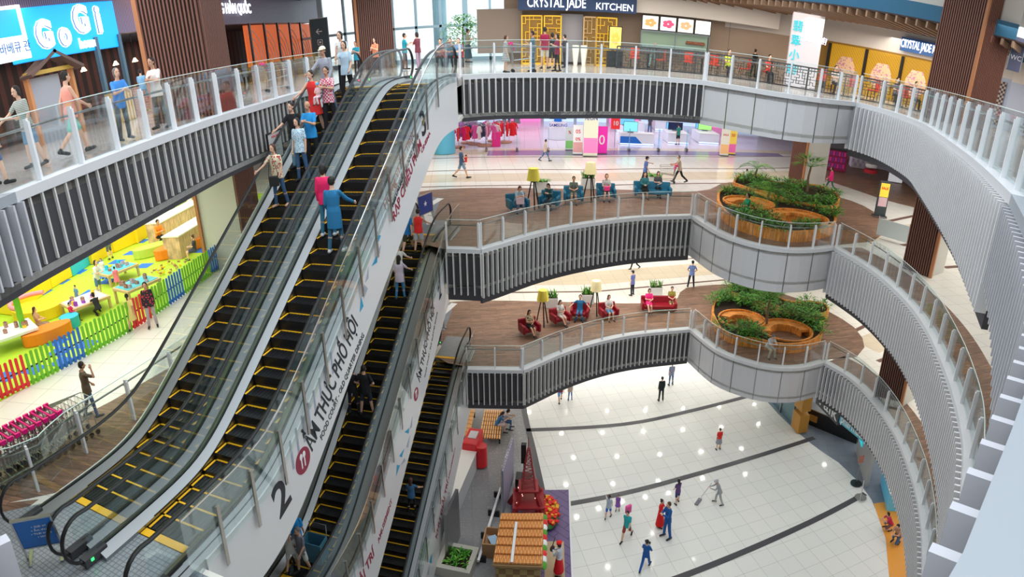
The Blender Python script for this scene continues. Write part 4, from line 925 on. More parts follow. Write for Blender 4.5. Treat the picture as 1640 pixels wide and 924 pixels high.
sitter('woman in bright pink dress on the red sofa', 1038, 498, 463, 178, L1z, 1.9, REDL, 'long red sofa in the lower lounge', 'sitcross', None, .55, top=('tee', (.8, .02, .2)), bot=('mini', (.8, .02, .2)), hair='bob')
sitter('man in olive shirt and shorts on the red sofa', 1074, 494, 460, 176, L1z, 0, REDL, None, 'sit', None, top=('tee', (.28, .24, .04)), bot=('shorts', (.25, .2, .08)), hair='short')
sitter('old man in white shirt on the lower planter bench', 1229, 568, 537, 190, L1z, 0, REDL, None, 'sitfwd', None, top=('tee', (.6, .6, .6)), bot=('trousers', (.45, .4, .3)), hair='short', hairc=HAIRG)
sitter('woman in blue on the slatted bench with her head down', 797, 690, 660, -90, .012, 0, REDL, None, 'sitfwd', None, top=('tee', (.05, .2, .4)), bot=('shorts', (.7, .6, .65)), hair='long')
sitter('second person in white on the slatted bench', 806, 686, 662, -90, .012, 0, REDL, None, 'sitfwd', None, top=('tee', (.65, .6, .62)), bot=('jeans', JE), hair='bob')
SHADE = M('lamp_shade', (.85, .72, .10), .7, 0, .0); SHADE2 = M('lamp_shade_pale', (.85, .76, .42), .7)
def lamp(u, v, z, label, mat, h=1.75):
    x, y = P(u, v, z); root = E('floor_lamp', label, 'lamp', (x, y, z), .3, 'tall tripod floor lamps')
    for k in range(3):
        a = 2*math.pi*k/3+.4; b = MB(); b.box((0, 0, 0), (.06, .06, 1)); ln = math.hypot(.3, h-.45)
        b = MB(); b.loft([((.34*math.cos(a), .34*math.sin(a), 0), .035, .035), ((.09*math.cos(a), .09*math.sin(a), h-.45), .03, .03)], 4); b.build('leg', BLACK, root)
    MB().cyl((0, 0, h-.5), (0, 0, h-.42), .13, 14).build('hub', BLACK, root)
    b = MB(); n = 28; vs = []
    for z_, r in ((h-.42, .30), (h+.12, .22)): vs += [(r*math.cos(2*math.pi*i/n), r*math.sin(2*math.pi*i/n), z_) for i in range(n)]
    for z_, r in ((h-.42, .288), (h+.12, .208)): vs += [(r*math.cos(2*math.pi*i/n), r*math.sin(2*math.pi*i/n), z_) for i in range(n)]
    fs = []
    for i in range(n):
        j = (i+1) % n; fs += [(i, j, n+j, n+i), (2*n+j, 2*n+i, 3*n+i, 3*n+j), (n+i, n+j, 3*n+j, 3*n+i), (j, i, 2*n+i, 2*n+j)]
    b.add(vs, fs); b.ell((0, 0, h+.11), (.21, .21, .01), 0); b.build('lamp_shade', mat, root, True); return root
lamp(854, 335, L2z, 'tripod lamp with bright yellow shade, left in the upper lounge', SHADE)
lamp(944, 322, L2z, 'tripod lamp with pale shade, right in the upper lounge', SHADE2)
lamp(869, 520, L1z, 'tripod lamp with dull yellow shade, left in the lower lounge', SHADE)
lamp(953, 503, L1z, 'tripod lamp with pale shade, right in the lower lounge', SHADE2)
LEAFS = [M('leaf_%d' % i, c, .45) for i, c in enumerate([(.04, .22, .02), (.08, .34, .03), (.20, .48, .06), (.025, .13, .03)])]
SOIL = M('soil', (.03, .02, .012), .9); TRUNK = M('trunk', (.20, .13, .08), .8)
def blade(b, p, d, L, w, droop, mi):       # an arched leaf
    p = Vector(p); d = Vector(d).normalized(); s = d.cross(Vector((0, 0, 1))); s = s.normalized() if s.length > .05 else Vector((1, 0, 0)); pts = []; q = p; n = 5
    for i in range(n+1):
        t = i/n; ww = w*(.35+1.3*t*(1-t)*2)*(1-t*.6) if i < n else .001; pts.append((q-s*ww, q+s*ww)); dd = (d+Vector((0, 0, -droop*t*1.6))).normalized(); q = q+dd*(L/n)
    vs = [a for pr in pts for a in pr]; b.add(vs, [(2*i, 2*i+1, 2*i+3, 2*i+2) for i in range(n)], mi)
def frond(b, p, d, L, droop, mi, nl=14, lw=.012, ll=.3):
    p = Vector(p); d = Vector(d).normalized(); q = p; s = d.cross(Vector((0, 0, 1))).normalized(); path = [p]
    for i in range(nl):
        t = i/nl; dd = (d+Vector((0, 0, -droop*t*1.6))).normalized(); q = q+dd*(L/nl); path.append(q)
        k = ll*math.sin(math.pi*min(1, .15+t*.85))
        for sg in (1, -1):
            e = q+(s*sg+dd*.7+Vector((0, 0, -.25))).normalized()*k; m = (q+e)/2+Vector((0, 0, .02)); b.add([q, m+dd*lw, e, m-dd*lw], [(0, 1, 2, 3)], mi)
    b.tube(path[::3]+[path[-1]], .006, 4, mi)
def bush(name, x, y, z, r, h, label, group, n=90, seed=0, lw=.035, L=.22, mats=None, kind='round'):
    rnd = random.Random(seed); b = MB()
    for k in range(n):
        a = rnd.uniform(0, 6.28); e = rnd.uniform(.05, 1); rr = r*math.sqrt(rnd.random()); zz = h*(.2+.8*rnd.random())*(1-.4*rr/r)
        p = (rr*math.cos(a), rr*math.sin(a), zz); blade(b, p, (math.cos(a), math.sin(a), rnd.uniform(.1, 1.3)), L*rnd.uniform(.7, 1.3), lw, .7, rnd.choice([0, 0, 1, 1, 2, 3]))
    s = MB()
    for k in range(6):
        a = k*1.05; s.tube([(0, 0, 0), (r*.3*math.cos(a), r*.3*math.sin(a), h*.4), (r*.6*math.cos(a), r*.6*math.sin(a), h*.8)], .008, 5)
    root = E(name, label, 'plant', (x, y, z), 0, group); b.build('foliage', LEAFS, root); s.build('stem', TRUNK, root); return root
def palm(name, x, y, z, h, L, label, nf=16, fan=False, seed=1, ll=.3):
    rnd = random.Random(seed); root = E(name, label, 'plant', (x, y, z)); s = MB(); secs = [((.03*math.sin(i), 0, h*i/8), .075-.003*i+(.01 if i % 2 else 0), .075-.003*i) for i in range(9)]; s.loft(secs, 10); s.build('trunk', TRUNK, root, True); b = MB()
    for k in range(nf):
        a = 2*math.pi*k/nf+rnd.uniform(-.2, .2); el = rnd.uniform(.1, 1.2); d = Vector((math.cos(a), math.sin(a), el))
        if fan:
            e = Vector((0, 0, h))+d.normalized()*L*.5; b.tube([(0, 0, h), e], .008, 4, 1)
            for j in range(15):
                t = (j-7)/7*1.4; dd = d.normalized(); sd = dd.cross(Vector((0, 0, 1))).normalized(); blade(b, e, dd*math.cos(t)+sd*math.sin(t), L*.5, .018, .35, rnd.choice([0, 1, 2]))
        else: frond(b, (0, 0, h), d, L, .9, rnd.choice([0, 1, 2]), 16, .014, ll)
    b.build('foliage', LEAFS, root); return root
PW = wood_mat('planter_wood', [(.80, .34, .07), (.68, .27, .05), (.35, .12, .02)], (.12, 4), 0, .45)
POTW = M('pot_white', (.62, .63, .62), .4)
def potplant(u, v, z, label, kind, w=.75):
    x, y = P(u, v, z); root = E('potted_plant', label, 'plant', (x, y, z), .05, 'white box planters beside the lamps'); b = MB()
    b.prism([(-w/2+.04, -.16), (w/2-.04, -.16), (w/2, .2), (-w/2, .2)], 0, .55, 0); b.build('pot', POTW, root, False, .015)
    MB().box((0, .02, .54), (w-.1, .3, .04)).build('soil', SOIL, root); f = MB(); rnd = random.Random(int(u))
    for k in range(46):
        a = rnd.uniform(0, 6.28); px = rnd.uniform(-w*.4, w*.4); up = 2.4 if kind == 'sansevieria' else .7
        blade(f, (px, rnd.uniform(-.1, .12), .55), (math.cos(a), math.sin(a), up), rnd.uniform(.35, .55), .035 if kind == 'sansevieria' else .05, .15 if kind == 'sansevieria' else .8, rnd.choice([0, 1, 2]))
    f.build('foliage', LEAFS, root)
potplant(866, 308, L2z, 'white planter with drooping leaves behind the yellow lamp', 'fern')
potplant(942, 302, L2z, 'white planter with upright leaves behind the pale upper lamp', 'sansevieria')
potplant(1048, 298, L2z, 'white planter with drooping leaves behind the blue sofa', 'fern')
potplant(883, 492, L1z, 'white planter with upright leaves beside the lower yellow lamp', 'sansevieria')
potplant(941, 486, L1z, 'white planter with upright leaves beside the lower pale lamp', 'sansevieria')
potplant(1050, 474, L1z, 'white planter with upright leaves behind the red sofa', 'sansevieria')
# curved timber planters with built-in benches
def circ(c, r, n=26): return [(c[0]+r*math.cos(2*math.pi*i/n), c[1]+r*math.sin(2*math.pi*i/n)) for i in range(n)]
def planter(root, pts, z, h=.5, name='planter_wall', top=True, wells=()):
    p = smoothpath(pts+[pts[0]], .3)[:-1]; x0, y0 = root.location.x, root.location.y; p = [(x-x0, y-y0) for x, y in p]
    A = sum(p[i][0]*p[(i+1) % len(p)][1]-p[(i+1) % len(p)][0]*p[i][1] for i in range(len(p)));
    if A < 0: p.reverse()
    q = p+[p[0]]; inner = [(x-nx*.12, y-ny*.12) for (x, y), (nx, ny) in zip(q, normals(q))][:-1]
    b = MB(); b.prism(p, 0, h, 0, holes=[inner]); b.build(name, PW, root); MB().prism(inner, 0, h-.08, holes=[list(reversed(circ((c[0]-x0, c[1]-y0), r+.12))) for c, r in wells]).build('soil', SOIL, root)
    for c, r in wells: MB().prism(circ((c[0]-x0, c[1]-y0), r+.11), 0, h, holes=[list(reversed(circ((c[0]-x0, c[1]-y0), r+.02)))]).build('bench_back', PW, root)
def segd(p, a, b):
    t = max(0, min(1, ((p[0]-a[0])*(b[0]-a[0])+(p[1]-a[1])*(b[1]-a[1]))/max(1e-9, (b[0]-a[0])**2+(b[1]-a[1])**2))); return math.dist(p, (a[0]+(b[0]-a[0])*t, a[1]+(b[1]-a[1])*t))
def fitwell(pts, c, r):
    p = smoothpath(pts+[pts[0]], .3); best = None; rnd = random.Random(1)
    def ins(x, y):
        c_ = False
        for i in range(len(p)):
            (x1, y1), (x2, y2) = p[i], p[i-1]
            if (y1 > y) != (y2 > y) and x < (x2-x1)*(y-y1)/(y2-y1)+x1: c_ = not c_
        return c_
    def dmin(q): return (1 if ins(*q) else -1)*min(segd(q, p[i], p[i+1]) for i in range(len(p)-1))
    q = c; d = dmin(q)
    for k in range(400):
        n = (q[0]+rnd.uniform(-.1, .1), q[1]+rnd.uniform(-.1, .1)); e = dmin(n)
        if e > d and math.dist(n, c) < .9: q, d = n, e
        if d > r+.32: break
    return q, max(.5, min(r, d-.3))
def bench(root, cx, cy, r, a0, a1, z, ri=.62):
    x0, y0 = root.location.x, root.location.y; n = 20; A = [math.radians(a0+(a1-a0)*i/n) for i in range(n+1)]
    o = [(cx-x0+r*math.cos(a), cy-y0+r*math.sin(a)) for a in A]; i_ = [(cx-x0+(r-ri)*math.cos(a), cy-y0+(r-ri)*math.sin(a)) for a in reversed(A)]
    MB().prism(o+i_, .28, .42).build('bench_seat', PW, root, False, .01)
    o2 = [(cx-x0+(r-.1)*math.cos(a), cy-y0+(r-.1)*math.sin(a)) for a in A]; i2 = [(cx-x0+(r-.16)*math.cos(a), cy-y0+(r-.16)*math.sin(a)) for a in reversed(A)]
    i3 = [(cx-x0+(r-ri+.06)*math.cos(a), cy-y0+(r-ri+.06)*math.sin(a)) for a in A]; i4 = [(cx-x0+(r-ri+.12)*math.cos(a), cy-y0+(r-ri+.12)*math.sin(a)) for a in reversed(A)]
    MB().prism(i3+i4 if False else i3+i4, 0, .28).build('bench_base', PW, root)
def Q(z, u, v): return P(u, v, z)
# upper planters
for z, lab, backpts, frontpts, benches, tag_ in [
    (L2z, 'upper', [(1172, 306), (1178, 296), (1195, 290), (1225, 296), (1245, 305), (1280, 307), (1310, 309), (1338, 322), (1342, 337), (1325, 345), (1290, 342), (1255, 333), (1230, 322), (1200, 316)],
     [(1147, 337), (1150, 320), (1175, 312), (1212, 322), (1240, 334), (1275, 338), (1310, 343), (1334, 356), (1334, 374), (1300, 386), (1262, 388), (1225, 382), (1190, 372), (1160, 356)], [((1182, 336), 1.2, -35, 165), ((1280, 363), 1.35, 5, 175)], 0),
    (L1z, 'lower', [(1163, 478), (1172, 466), (1200, 466), (1230, 480), (1262, 494), (1300, 494), (1322, 500), (1324, 512), (1300, 517), (1262, 512), (1235, 500), (1200, 492)],
     [(1138, 514), (1142, 496), (1160, 486), (1195, 494), (1225, 508), (1260, 514), (1290, 518), (1312, 530), (1314, 548), (1292, 562), (1255, 566), (1222, 560), (1200, 556), (1175, 552), (1150, 538)], [((1172, 521), 1.15, -60, 150), ((1260, 542), 1.3, 0, 180)], 0)]:
    bp = [P(u, v, z+.0) for u, v in backpts]; fp = [P(u, v, z) for u, v in frontpts]
    for nm, pts in (('back', bp), ('front', fp)):
        cx = sum(p[0] for p in pts)/len(pts); cy = sum(p[1] for p in pts)/len(pts)
        root = E('timber_planter', '%s curved orange timber planter, %s lounge' % ('rear' if nm == 'back' else 'front', tag_ or lab), 'planter', (cx, cy, z)); wells = [fitwell(pts, P(*q[0], z), q[1]) for q in benches] if nm == 'front' else []; planter(root, pts, z, wells=wells)
        for (c, r), q in zip(wells, benches): bench(root, c[0], c[1], r, q[2], q[3], z, .5)
        rnd = random.Random(len(pts)); n = 0
        poly = pts; cnt = 26 if nm == 'back' else (22 if lab == 'upper' else 34)
        xs = [p[0] for p in poly]; ys = [p[1] for p in poly]
        def inside(x, y, poly=poly):
            c = False
            for i in range(len(poly)):
                (x1, y1), (x2, y2) = poly[i], poly[i-1]
                if (y1 > y) != (y2 > y) and x < (x2-x1)*(y-y1)/(y2-y1)+x1: c = not c
            return c
        bc = [(c, r+.4) for c, r in wells]
        while n < cnt:
            x, y = rnd.uniform(min(xs), max(xs)), rnd.uniform(min(ys), max(ys))
            if not inside(x, y) or any(math.dist((x, y), c) < r for c, r in bc): continue
            tall = lab == 'lower'; bush('leafy_shrub', x, y, z+.4, .42, .75 if tall else .5, 'low leafy shrub in the %s timber planter of the %s lounge' % ('rear' if nm == 'back' else 'front', lab), 'shrubs in the %s %s planter' % ('rear' if nm == 'back' else 'front', lab), 70, n, .04, .26); n += 1
x, y = P(1290, 318, L2z); palm('fan_palm', x, y, L2z+.3, 1.5, 1.25, 'fan palm with a bare trunk in the rear upper planter', 18, True, 3)
x, y = P(1228, 335, L2z); palm('feather_palm', x, y, L2z+.3, .6, 1.5, 'bright green feathery palm in the front upper planter', 20, False, 4)
x, y = P(1208, 300, L2z); palm('feather_palm', x, y, L2z+.3, .8, 1.3, 'arching palm at the left end of the rear upper planter', 14, False, 5)
x, y = P(1225, 530, L1z); palm('fan_palm', x, y, L1z+.3, 1.5, 1.2, 'fan palm mostly hidden below the gallery in the lower planter', 16, True, 6)
# ================================================================== PLAY AREA, TROLLEYS, SIGNS ON THE MIDDLE FLOOR
zf = Z[2]+.012
FC = {k: M('fence_'+k, c, .5) for k, c in (('green', (.16, .50, .02)), ('red', (.75, .03, .03)), ('blue', (.02, .15, .50)), ('yellow', (.8, .62, .01)))}
fp_ = resample(smoothpath([P(0, 640, zf), P(60, 612, zf), P(130, 575, zf), P(210, 530, zf), P(290, 476, zf), P(358, 425, zf)], .3), 1.0)
fp_ = [(fp_[0][0]+(fp_[0][0]-fp_[1][0])*k, fp_[0][1]+(fp_[0][1]-fp_[1][1])*k) for k in (2, 1)]+fp_
cols = ['yellow', 'yellow', 'red', 'green', 'blue', 'green', 'green', 'red', 'green', 'blue', 'green', 'green', 'blue', 'red', 'green', 'blue', 'blue']
names = {}
for i in range(len(fp_)-1):
    c = cols[i % len(cols)]; (x0, y0), (x1, y1) = fp_[i], fp_[i+1]; L = math.hypot(x1-x0, y1-y0); u_ = proj((x0+x1)/2, (y0+y1)/2, zf)[0]; names[c] = names.get(c, 0)+1
    where = {0: 'nearest', 1: 'second', 2: 'third', 3: 'fourth', 4: 'fifth', 5: 'sixth'}.get(names[c]-1, 'farthest')
    if u_ < -20: where = 'hidden '+where
    root = E('picket_fence_panel', '%s %s picket panel of the play area fence' % (where, c), 'fence', (x0, y0, zf), math.atan2(y1-y0, x1-x0), 'coloured picket fence round the play area')
    for k in range(6):
        b = MB(); h = .92+.03*(k % 2); x = L*(k+.5)/6; b.add([(x-.045, -.015, 0), (x+.045, -.015, 0), (x+.045, -.015, h), (x, -.015, h+.03), (x-.045, -.015, h), (x-.045, .015, 0), (x+.045, .015, 0), (x+.045, .015, h), (x, .015, h+.03), (x-.045, .015, h)],
              [(0, 1, 2, 3, 4), (9, 8, 7, 6, 5), (0, 5, 6, 1), (1, 6, 7, 2), (2, 7, 8, 3), (3, 8, 9, 4), (4, 9, 5, 0)]); b.build('picket', FC[c], root)
    for h in (.08, .5): MB().box((L/2, .03, h), (L-.02, .03, .09 if h < .2 else .04)).build('cross_rail', FC[c] if h < .2 else BLACK, root)
def soft(label, pts, z, h, mat, name='foam_block', rnd=.04, grp=None):
    cx = sum(p[0] for p in pts)/len(pts); cy = sum(p[1] for p in pts)/len(pts); b = MB(); q = [(x-cx, y-cy) for x, y in pts]; b.prism(q, 0, h)
    o = b.build(name, mat, None, False, rnd); o.location = (cx, cy, z); tag(o, label, 'play block', grp); return o
FY = M('foam_yellow', (.85, .58, .01), .5); FCY = M('foam_cyan', (.02, .45, .62), .5); FO = M('foam_orange', (.85, .22, .01), .5); FG = M('foam_lime', (.45, .58, .08), .5); FPK = M('foam_pink', (.8, .25, .3), .5)
def quad(u0, v0, u1, v1, dep):      # strip on the floor between two base pixels, dep metres towards -X
    a, b_ = P(u0, v0, zf), P(u1, v1, zf); return [a, b_, (b_[0]-dep, b_[1]+.1), (a[0]-dep, a[1]+.1)]
soft('long yellow foam wall at the left of the play area', quad(22, 506, 84, 462, .9), zf, 1.0, FY)
soft('yellow foam wall next to the cyan one', quad(84, 462, 118, 442, .9), zf, 1.0, FY)
soft('tall cyan foam wall between two yellow ones', quad(118, 443, 150, 420, 1.0), zf, 1.35, FCY)
soft('yellow foam wall behind the woman leaning over', quad(150, 424, 184, 404, .9), zf, .95, FY)
soft('yellow foam wall right of the woman leaning over', quad(184, 405, 222, 388, .9), zf, .95, FY)
soft('short yellow foam wall at the far end of the row', quad(222, 390, 240, 377, .9), zf, .95, FY)
soft('lime foam block behind the yellow wall end', quad(232, 372, 243, 364, 1.0), zf, 1.1, FG); soft('bright green foam block behind the yellow wall end', quad(243, 366, 250, 356, .8), zf, 1.1, FC['green'])
def blob(label, cx, cy, rx, ry, h, mat, a=0, wob=.18, nm='foam_pouffe'):
    pts = []
    for k in range(28):
        t = 2*math.pi*k/28; r = 1+wob*math.cos(2*t); x, y = rx*r*math.cos(t), ry*r*math.sin(t); pts.append((cx+x*math.cos(a)-y*math.sin(a), cy+x*math.sin(a)+y*math.cos(a)))
    return soft(label, pts, zf, h, mat, nm, .05)
x, y = P(256, 404, zf); blob('lime foam seat carrying the woman in orange', x, y, 1.05, .5, .42, FG, .9)
x, y = P(290, 405, zf); blob('orange foam seat carrying the woman in the dark dress', x, y+.2, 1.3, .55, .45, FO, 1.1, .1)
x, y = P(62, 506, zf); blob('round yellow foam seat with pink backrest', x, y, .95, .8, .42, FY, .3, .05)
x, y = P(78, 543, zf); blob('orange foam seat carrying the long haired woman', x, y, 0.8, .42, .42, FO, 1.0, .1)
x, y = P(114, 522, zf); blob('round cyan stool of the child in red', x, y, .34, .34, .38, FCY, 0, 0)
b = MB(); cx, cy = P(60, 506, zf); b.tube([(cx+.95*math.cos(t/10), cy+.85*math.sin(t/10), zf+.62) for t in range(18, 48, 2)], .09, 8); tag(b.build('foam_roll', FPK, None, True), 'pink foam roll round the yellow seat', 'play block')
TT = M('table_wood', (.6, .42, .22), .5); BR = {k: M('brick_'+k, c, .4) for k, c in (('red', (.8, .03, .03)), ('yellow', (.85, .6, .02)), ('purple', (.3, .05, .5)), ('white', (.75, .75, .75)), ('cyan', (.02, .5, .65)), ('green', (.05, .5, .08)))}
def toytable(label, u, v, w, d, mat, a, toys, h=.5):
    x, y = P(u, v, zf); root = E('play_table', label, 'table', (x, y, zf), a); MB().box((0, 0, h-.05), (w, d, .1)).build('tabletop', mat, root, False, .01); MB().box((0, 0, h+.005), (w-.16, d-.16, .02)).build('play_surface', M('surface_'+toys[0], {'cyan': (.1, .5, .6), 'purple': (.7, .65, .7), 'white': (.8, .8, .8), 'green': (.2, .6, .15)}[toys[0]], .5), root)
    for sx in (1, -1):
        for sy in (1, -1): MB().box((sx*(w/2-.06), sy*(d/2-.06), (h-.1)/2), (.08, .08, h-.1)).build('leg', TT, root)
    rnd = random.Random(u)
    for k in range(10):
        c = rnd.choice(toys[1:]); px, py = rnd.uniform(-w*.38, w*.38), rnd.uniform(-d*.36, d*.36); hh = rnd.uniform(.04, .2); b = MB(); b.box((0, 0, hh/2), (.12, .09, hh)); [b.cyl((q, 0, hh), (q, 0, hh+.02), .022, 8) for q in (-.03, .03)]
        o = b.build('toy_brick', BR[c]); o.location = (x+px*math.cos(a)-py*math.sin(a), y+px*math.sin(a)+py*math.cos(a), zf+h+.016); tag(o, 'small %s toy brick on the %s' % (c, label.split(',')[0]), 'toy', 'toy bricks on the %s' % label.split(',')[0])
toytable('cyan topped brick table, middle of the play area', 190, 448, 1.5, 1.1, TT, 1.2, ('cyan', 'red', 'yellow', 'cyan', 'white'))
toytable('table with purple toys, child in red beside it', 140, 498, 1.5, 1.2, TT, 1.1, ('purple', 'purple', 'yellow', 'green', 'purple', 'red'), .45)
toytable('train table behind the floral blouse woman', 224, 478, 1.5, 1.0, TT, 1.2, ('cyan', 'red', 'yellow', 'white'), .6)
toytable('white toy table with green rims by the green post', 24, 552, 1.6, 1.3, M('toy_white', (.78, .78, .76), .4), 1.0, ('white', 'red', 'green', 'yellow', 'red'), .55)
x, y = P(44, 548, zf); b = MB(); b.box((0, 0, 1.0), (.16, .16, 2.0)); tag(b.build('play_post', FC['green']), 'thick green post beside the white toy table', 'post'); bpy.data.objects['play_post'].location = (x, y, zf)
b = MB(); b.add([(-.9, -.5, 2.0), (.9, -.5, 2.0), (0, -.5, 2.5), (-.9, .5, 2.0), (.9, .5, 2.0), (0, .5, 2.5)], [(0, 1, 2), (5, 4, 3), (0, 3, 4, 1), (1, 4, 5, 2), (2, 5, 3, 0)]); o = b.build('play_roof', FC['green']); o.location = (x-.5, y, zf); tag(o, 'green peaked roof of the toy market', 'roof')
CW = wood_mat('counter_pine', [(.72, .5, .32), (.66, .44, .27), (.5, .32, .2)], (.14, 3), 0, .5); CT = M('counter_top', (.82, .76, .62), .35)
def woodcounter(label, u0, v0, u1, v1, h, dep=.8):
    a, b_ = P(u0, v0, zf), P(u1, v1, zf); L = math.dist(a, b_); root = E('counter', label, 'counter', (a[0], a[1], zf), math.atan2(b_[1]-a[1], b_[0]-a[0])); MB().box((L/2, dep/2, h/2), (L, dep, h)).build('body', CW, root); MB().box((L/2, dep/2, h+.03), (L+.06, dep+.06, .06)).build('countertop', CT, root, False, .01)
woodcounter('tall pine counter with pale top in the play area', 262, 392, 330, 352, 1.0); woodcounter('lower pine counter in front of the tall one', 292, 415, 352, 375, .95)
b = MB(); cx, cy = P(268, 432, zf); rnd = random.Random(5)
for k in range(30): b.box((rnd.uniform(-.5, .5), rnd.uniform(-.7, .7), .05+rnd.random()*.08), (.1, .05, .07), rnd.randint(0, 2), rnd.uniform(0, 3))
o = b.build('toy_heap', [BR['yellow'], BR['red'], TT]); o.location = (cx, cy, zf); tag(o, 'heap of small wooden toys by the orange seat', 'toys', None, 'stuff')
for i, (nm, y0, mat) in enumerate((('backdrop of blue sea pattern behind the foam walls', 12, pattern_mat('sea_pattern', (.02, .45, .65), (.6, .8, .2), 'spots', 3)),)):
    o = MB().box((0, 0, 1.1), (.2, 22, 2.2)).build('play_backdrop', mat); o.location = (-19.6, y0+11, zf); tag(o, nm, 'panel')
# ---------------------------------------------------------------- shopping trolleys
WIRE = M('chrome_wire', (.55, .57, .58), .25, 1); PINK = M('trolley_pink', (.80, .01, .22), .35)
def trolley(label, x, y, z, a, group=None):
    root = E('shopping_trolley', label, 'trolley', (x, y, z), a, group); b = MB()      # forward is +Y
    def corner(t, h): w = .19+.07*(1-t); return w
    bot = [(-.18, .38, .50), (.18, .38, .50), (.24, -.36, .42), (-.24, -.36, .42)]; topc = [(-.22, .45, .92), (.22, .45, .92), (.29, -.42, .98), (-.29, -.42, .98)]
    for ring, r in ((bot, .009), (topc, .012), ([tuple((p[k]+q[k])/2 for k in range(3)) for p, q in zip(bot, topc)], .006)): b.tube([Vector(p) for p in ring]+[Vector(ring[0])], r, 5)
    for (p, q), (p2, q2) in zip(zip(bot, topc), zip(bot[1:]+bot[:1], topc[1:]+topc[:1])):
        for k in range(9):
            t = k/9; b.cyl(Vector(p).lerp(Vector(p2), t), Vector(q).lerp(Vector(q2), t), .0045, 4)
    for k in range(7): t = (k+.5)/7; b.cyl(Vector(bot[0]).lerp(Vector(bot[1]), t), Vector(bot[3]).lerp(Vector(bot[2]), t), .0045, 4)
    b.build('basket', WIRE, root); f = MB()
    for s in (1, -1): f.tube([(s*.27, -.44, .98), (s*.24, -.4, .45), (s*.25, -.38, .16), (s*.2, .4, .16), (s*.17, .42, .5)], .014, 6)
    f.tube([(-.25, -.3, .17), (.25, -.3, .17)], .012, 6); f.build('frame', WIRE, root); h = MB()
    h.cyl((-.3, -.5, 1.02), (.3, -.5, 1.02), .022, 8); [h.box((s*.29, -.46, 1.0), (.05, .13, .09)) for s in (1, -1)]; h.build('handle', PINK, root); MB().box((0, -.38, .86), (.42, .03, .2), 0, 0, .25).build('seat_flap', PINK, root)
    for sx, sy in ((.25, -.38), (-.25, -.38), (.2, .4), (-.2, .4)):
        w = MB(); w.cyl((sx-.015, sy, .06), (sx+.015, sy, .06), .06, 12); w.build('wheel', BLACK, root)
    return root
x0, y0 = P(22, 772, zf); x1, y1 = P(148, 700, zf)
a = math.atan2(-(x1-x0), (y1-y0)); t0 = trolley('pink handled trolley, one of the long nested row by the escalator', x0-.25, y0-.2, zf, a, 'nested shopping trolleys with pink handles')
n = 13
for i in range(1, n): dup(t0, (x0-.25+(x1-x0)*i*1.02/(n-1)*.98, y0-.2+(y1-y0)*i*1.02/(n-1), zf), a)
x, y = P(1068, 292, L2z); trolley('empty trolley pushed by the worker in beige', x, y, L2z, math.radians(85))
x, y = P(838, 116, z3); trolley('trolley beside the woman in the striped dress', x, y, z3, math.radians(-85))
x, y = P(446, 146, z3); trolley('trolley standing behind the left top floor railing', x, y, z3, math.radians(-60))
# railing along the trolley row, wooden strip and landing plates
overlay('floor_wood_9', [(-8.75, 7.2), (-12.6, 4.8), (-12.3, 4.2), (-8.9, 6.0)], Z[2]+.001, WOODF)
overlay('floor_wood_8', [(-8.55, 7.5), (-7.75, 11.5), (-7.0, 15.0), (-8.3, 15.2), (-9.6, 11.0), (-10.8, 8.0), (-12.2, 5.6), (-12, 4.6)], Z[2], WOODF)
overlay('floor_plates', [(-4.45, 6.5), (-8.4, 7.3), (-9.6, 6.2), (-10.5, 3.4), (-4.2, 3.2), (-4.2, 4.4)], Z[2]+.003, MPLATE)
rail([(-12.5, 4.6), (-9.0, 7.1), (-8.75, 8.6), (-8.2, 11.2), (-7.5, 14.8)], Z[2], 'glass railing with white posts between trolleys and escalator', 1.5)
rail([(-3.9, 4.0), (-4.1, 5.2)], Z[2], 'short glass railing at the foot of the escalator panel', 1.2, False)
# blue directory stand in the near corner
def board(name, label, cat, at, z, face, w, h, mats, up=0, tilt=0, legs=True, th=.04, lines=None, group=None, parts=True):
    root = E(name, label, cat, (at[0], at[1], z), math.radians(face), group); T = Matrix.Rotation(-tilt, 4, 'X')
    b = MB(); b.box((0, 0, up+h/2), (w, th, h)); b.xf(T); pn = b.build('panel', mats[0], root); f = MB()
    for s in (1, -1): f.box((s*(w/2+.02), 0, (up+h)/2 if legs else up+h/2), (.035, .05, up+h if legs else h))
    f.box((0, 0, up+h+.02), (w+.08, .05, .035)); f.box((0, 0, max(.02, up-.02)), (w+.08, .05, .035)); f.xf(T); f.build('frame', mats[1], root)
    if legs: [MB().box((s*w*.45, 0, .015), (.06, .45, .03)).build('foot', mats[1], root) for s in (1, -1)]
    for t, size, px, pz, m in lines or []: text(t, size, m, T @ Vector((px, -th/2-.002, pz)), (1, 0, 0), T @ Vector((0, 0, 1)) - Vector((0, 0, 0)), pn, 'lettering', .002)
    return root
WT = M('text_white', (.85, .88, .9), .5); BLUEP = M('poster_blue', (.02, .18, .62), .4); REDT = M('text_red', (.75, .02, .03), .5)
x, y = P(75, 890, zf); board('directory_stand', 'blue directory board with white icons near the escalator foot', 'sign', (x, y), zf, 38, .62, .75, (BLUEP, STEEL), .35, -.35, True, .03,
    [('\u2022 Gi\u1ea3i tr\u00ed', .07, .08, .9, WT), ('\u2022 \u1ea8m th\u1ef1c', .07, .08, .8, WT), ('\u2022 Th\u1eddi trang', .07, .08, .7, WT), ('\u2022 WC', .07, .08, .6, WT)])
for (u, v), z, lab in (((682, 350), L2z, 'blue notice board on rails at the head of the middle escalator'), ((701, 530), L1z, 'blue notice board by the head of the lowest escalator')):
    x, y = P(u, v, z); board('notice_board', lab, 'sign', (x, y), z, 65, 1.1, .8, (M('poster_navy', (.03, .06, .3), .4), STEEL), .25, 0, True, .04, [('\u2605', .3, 0, .65, WT)])
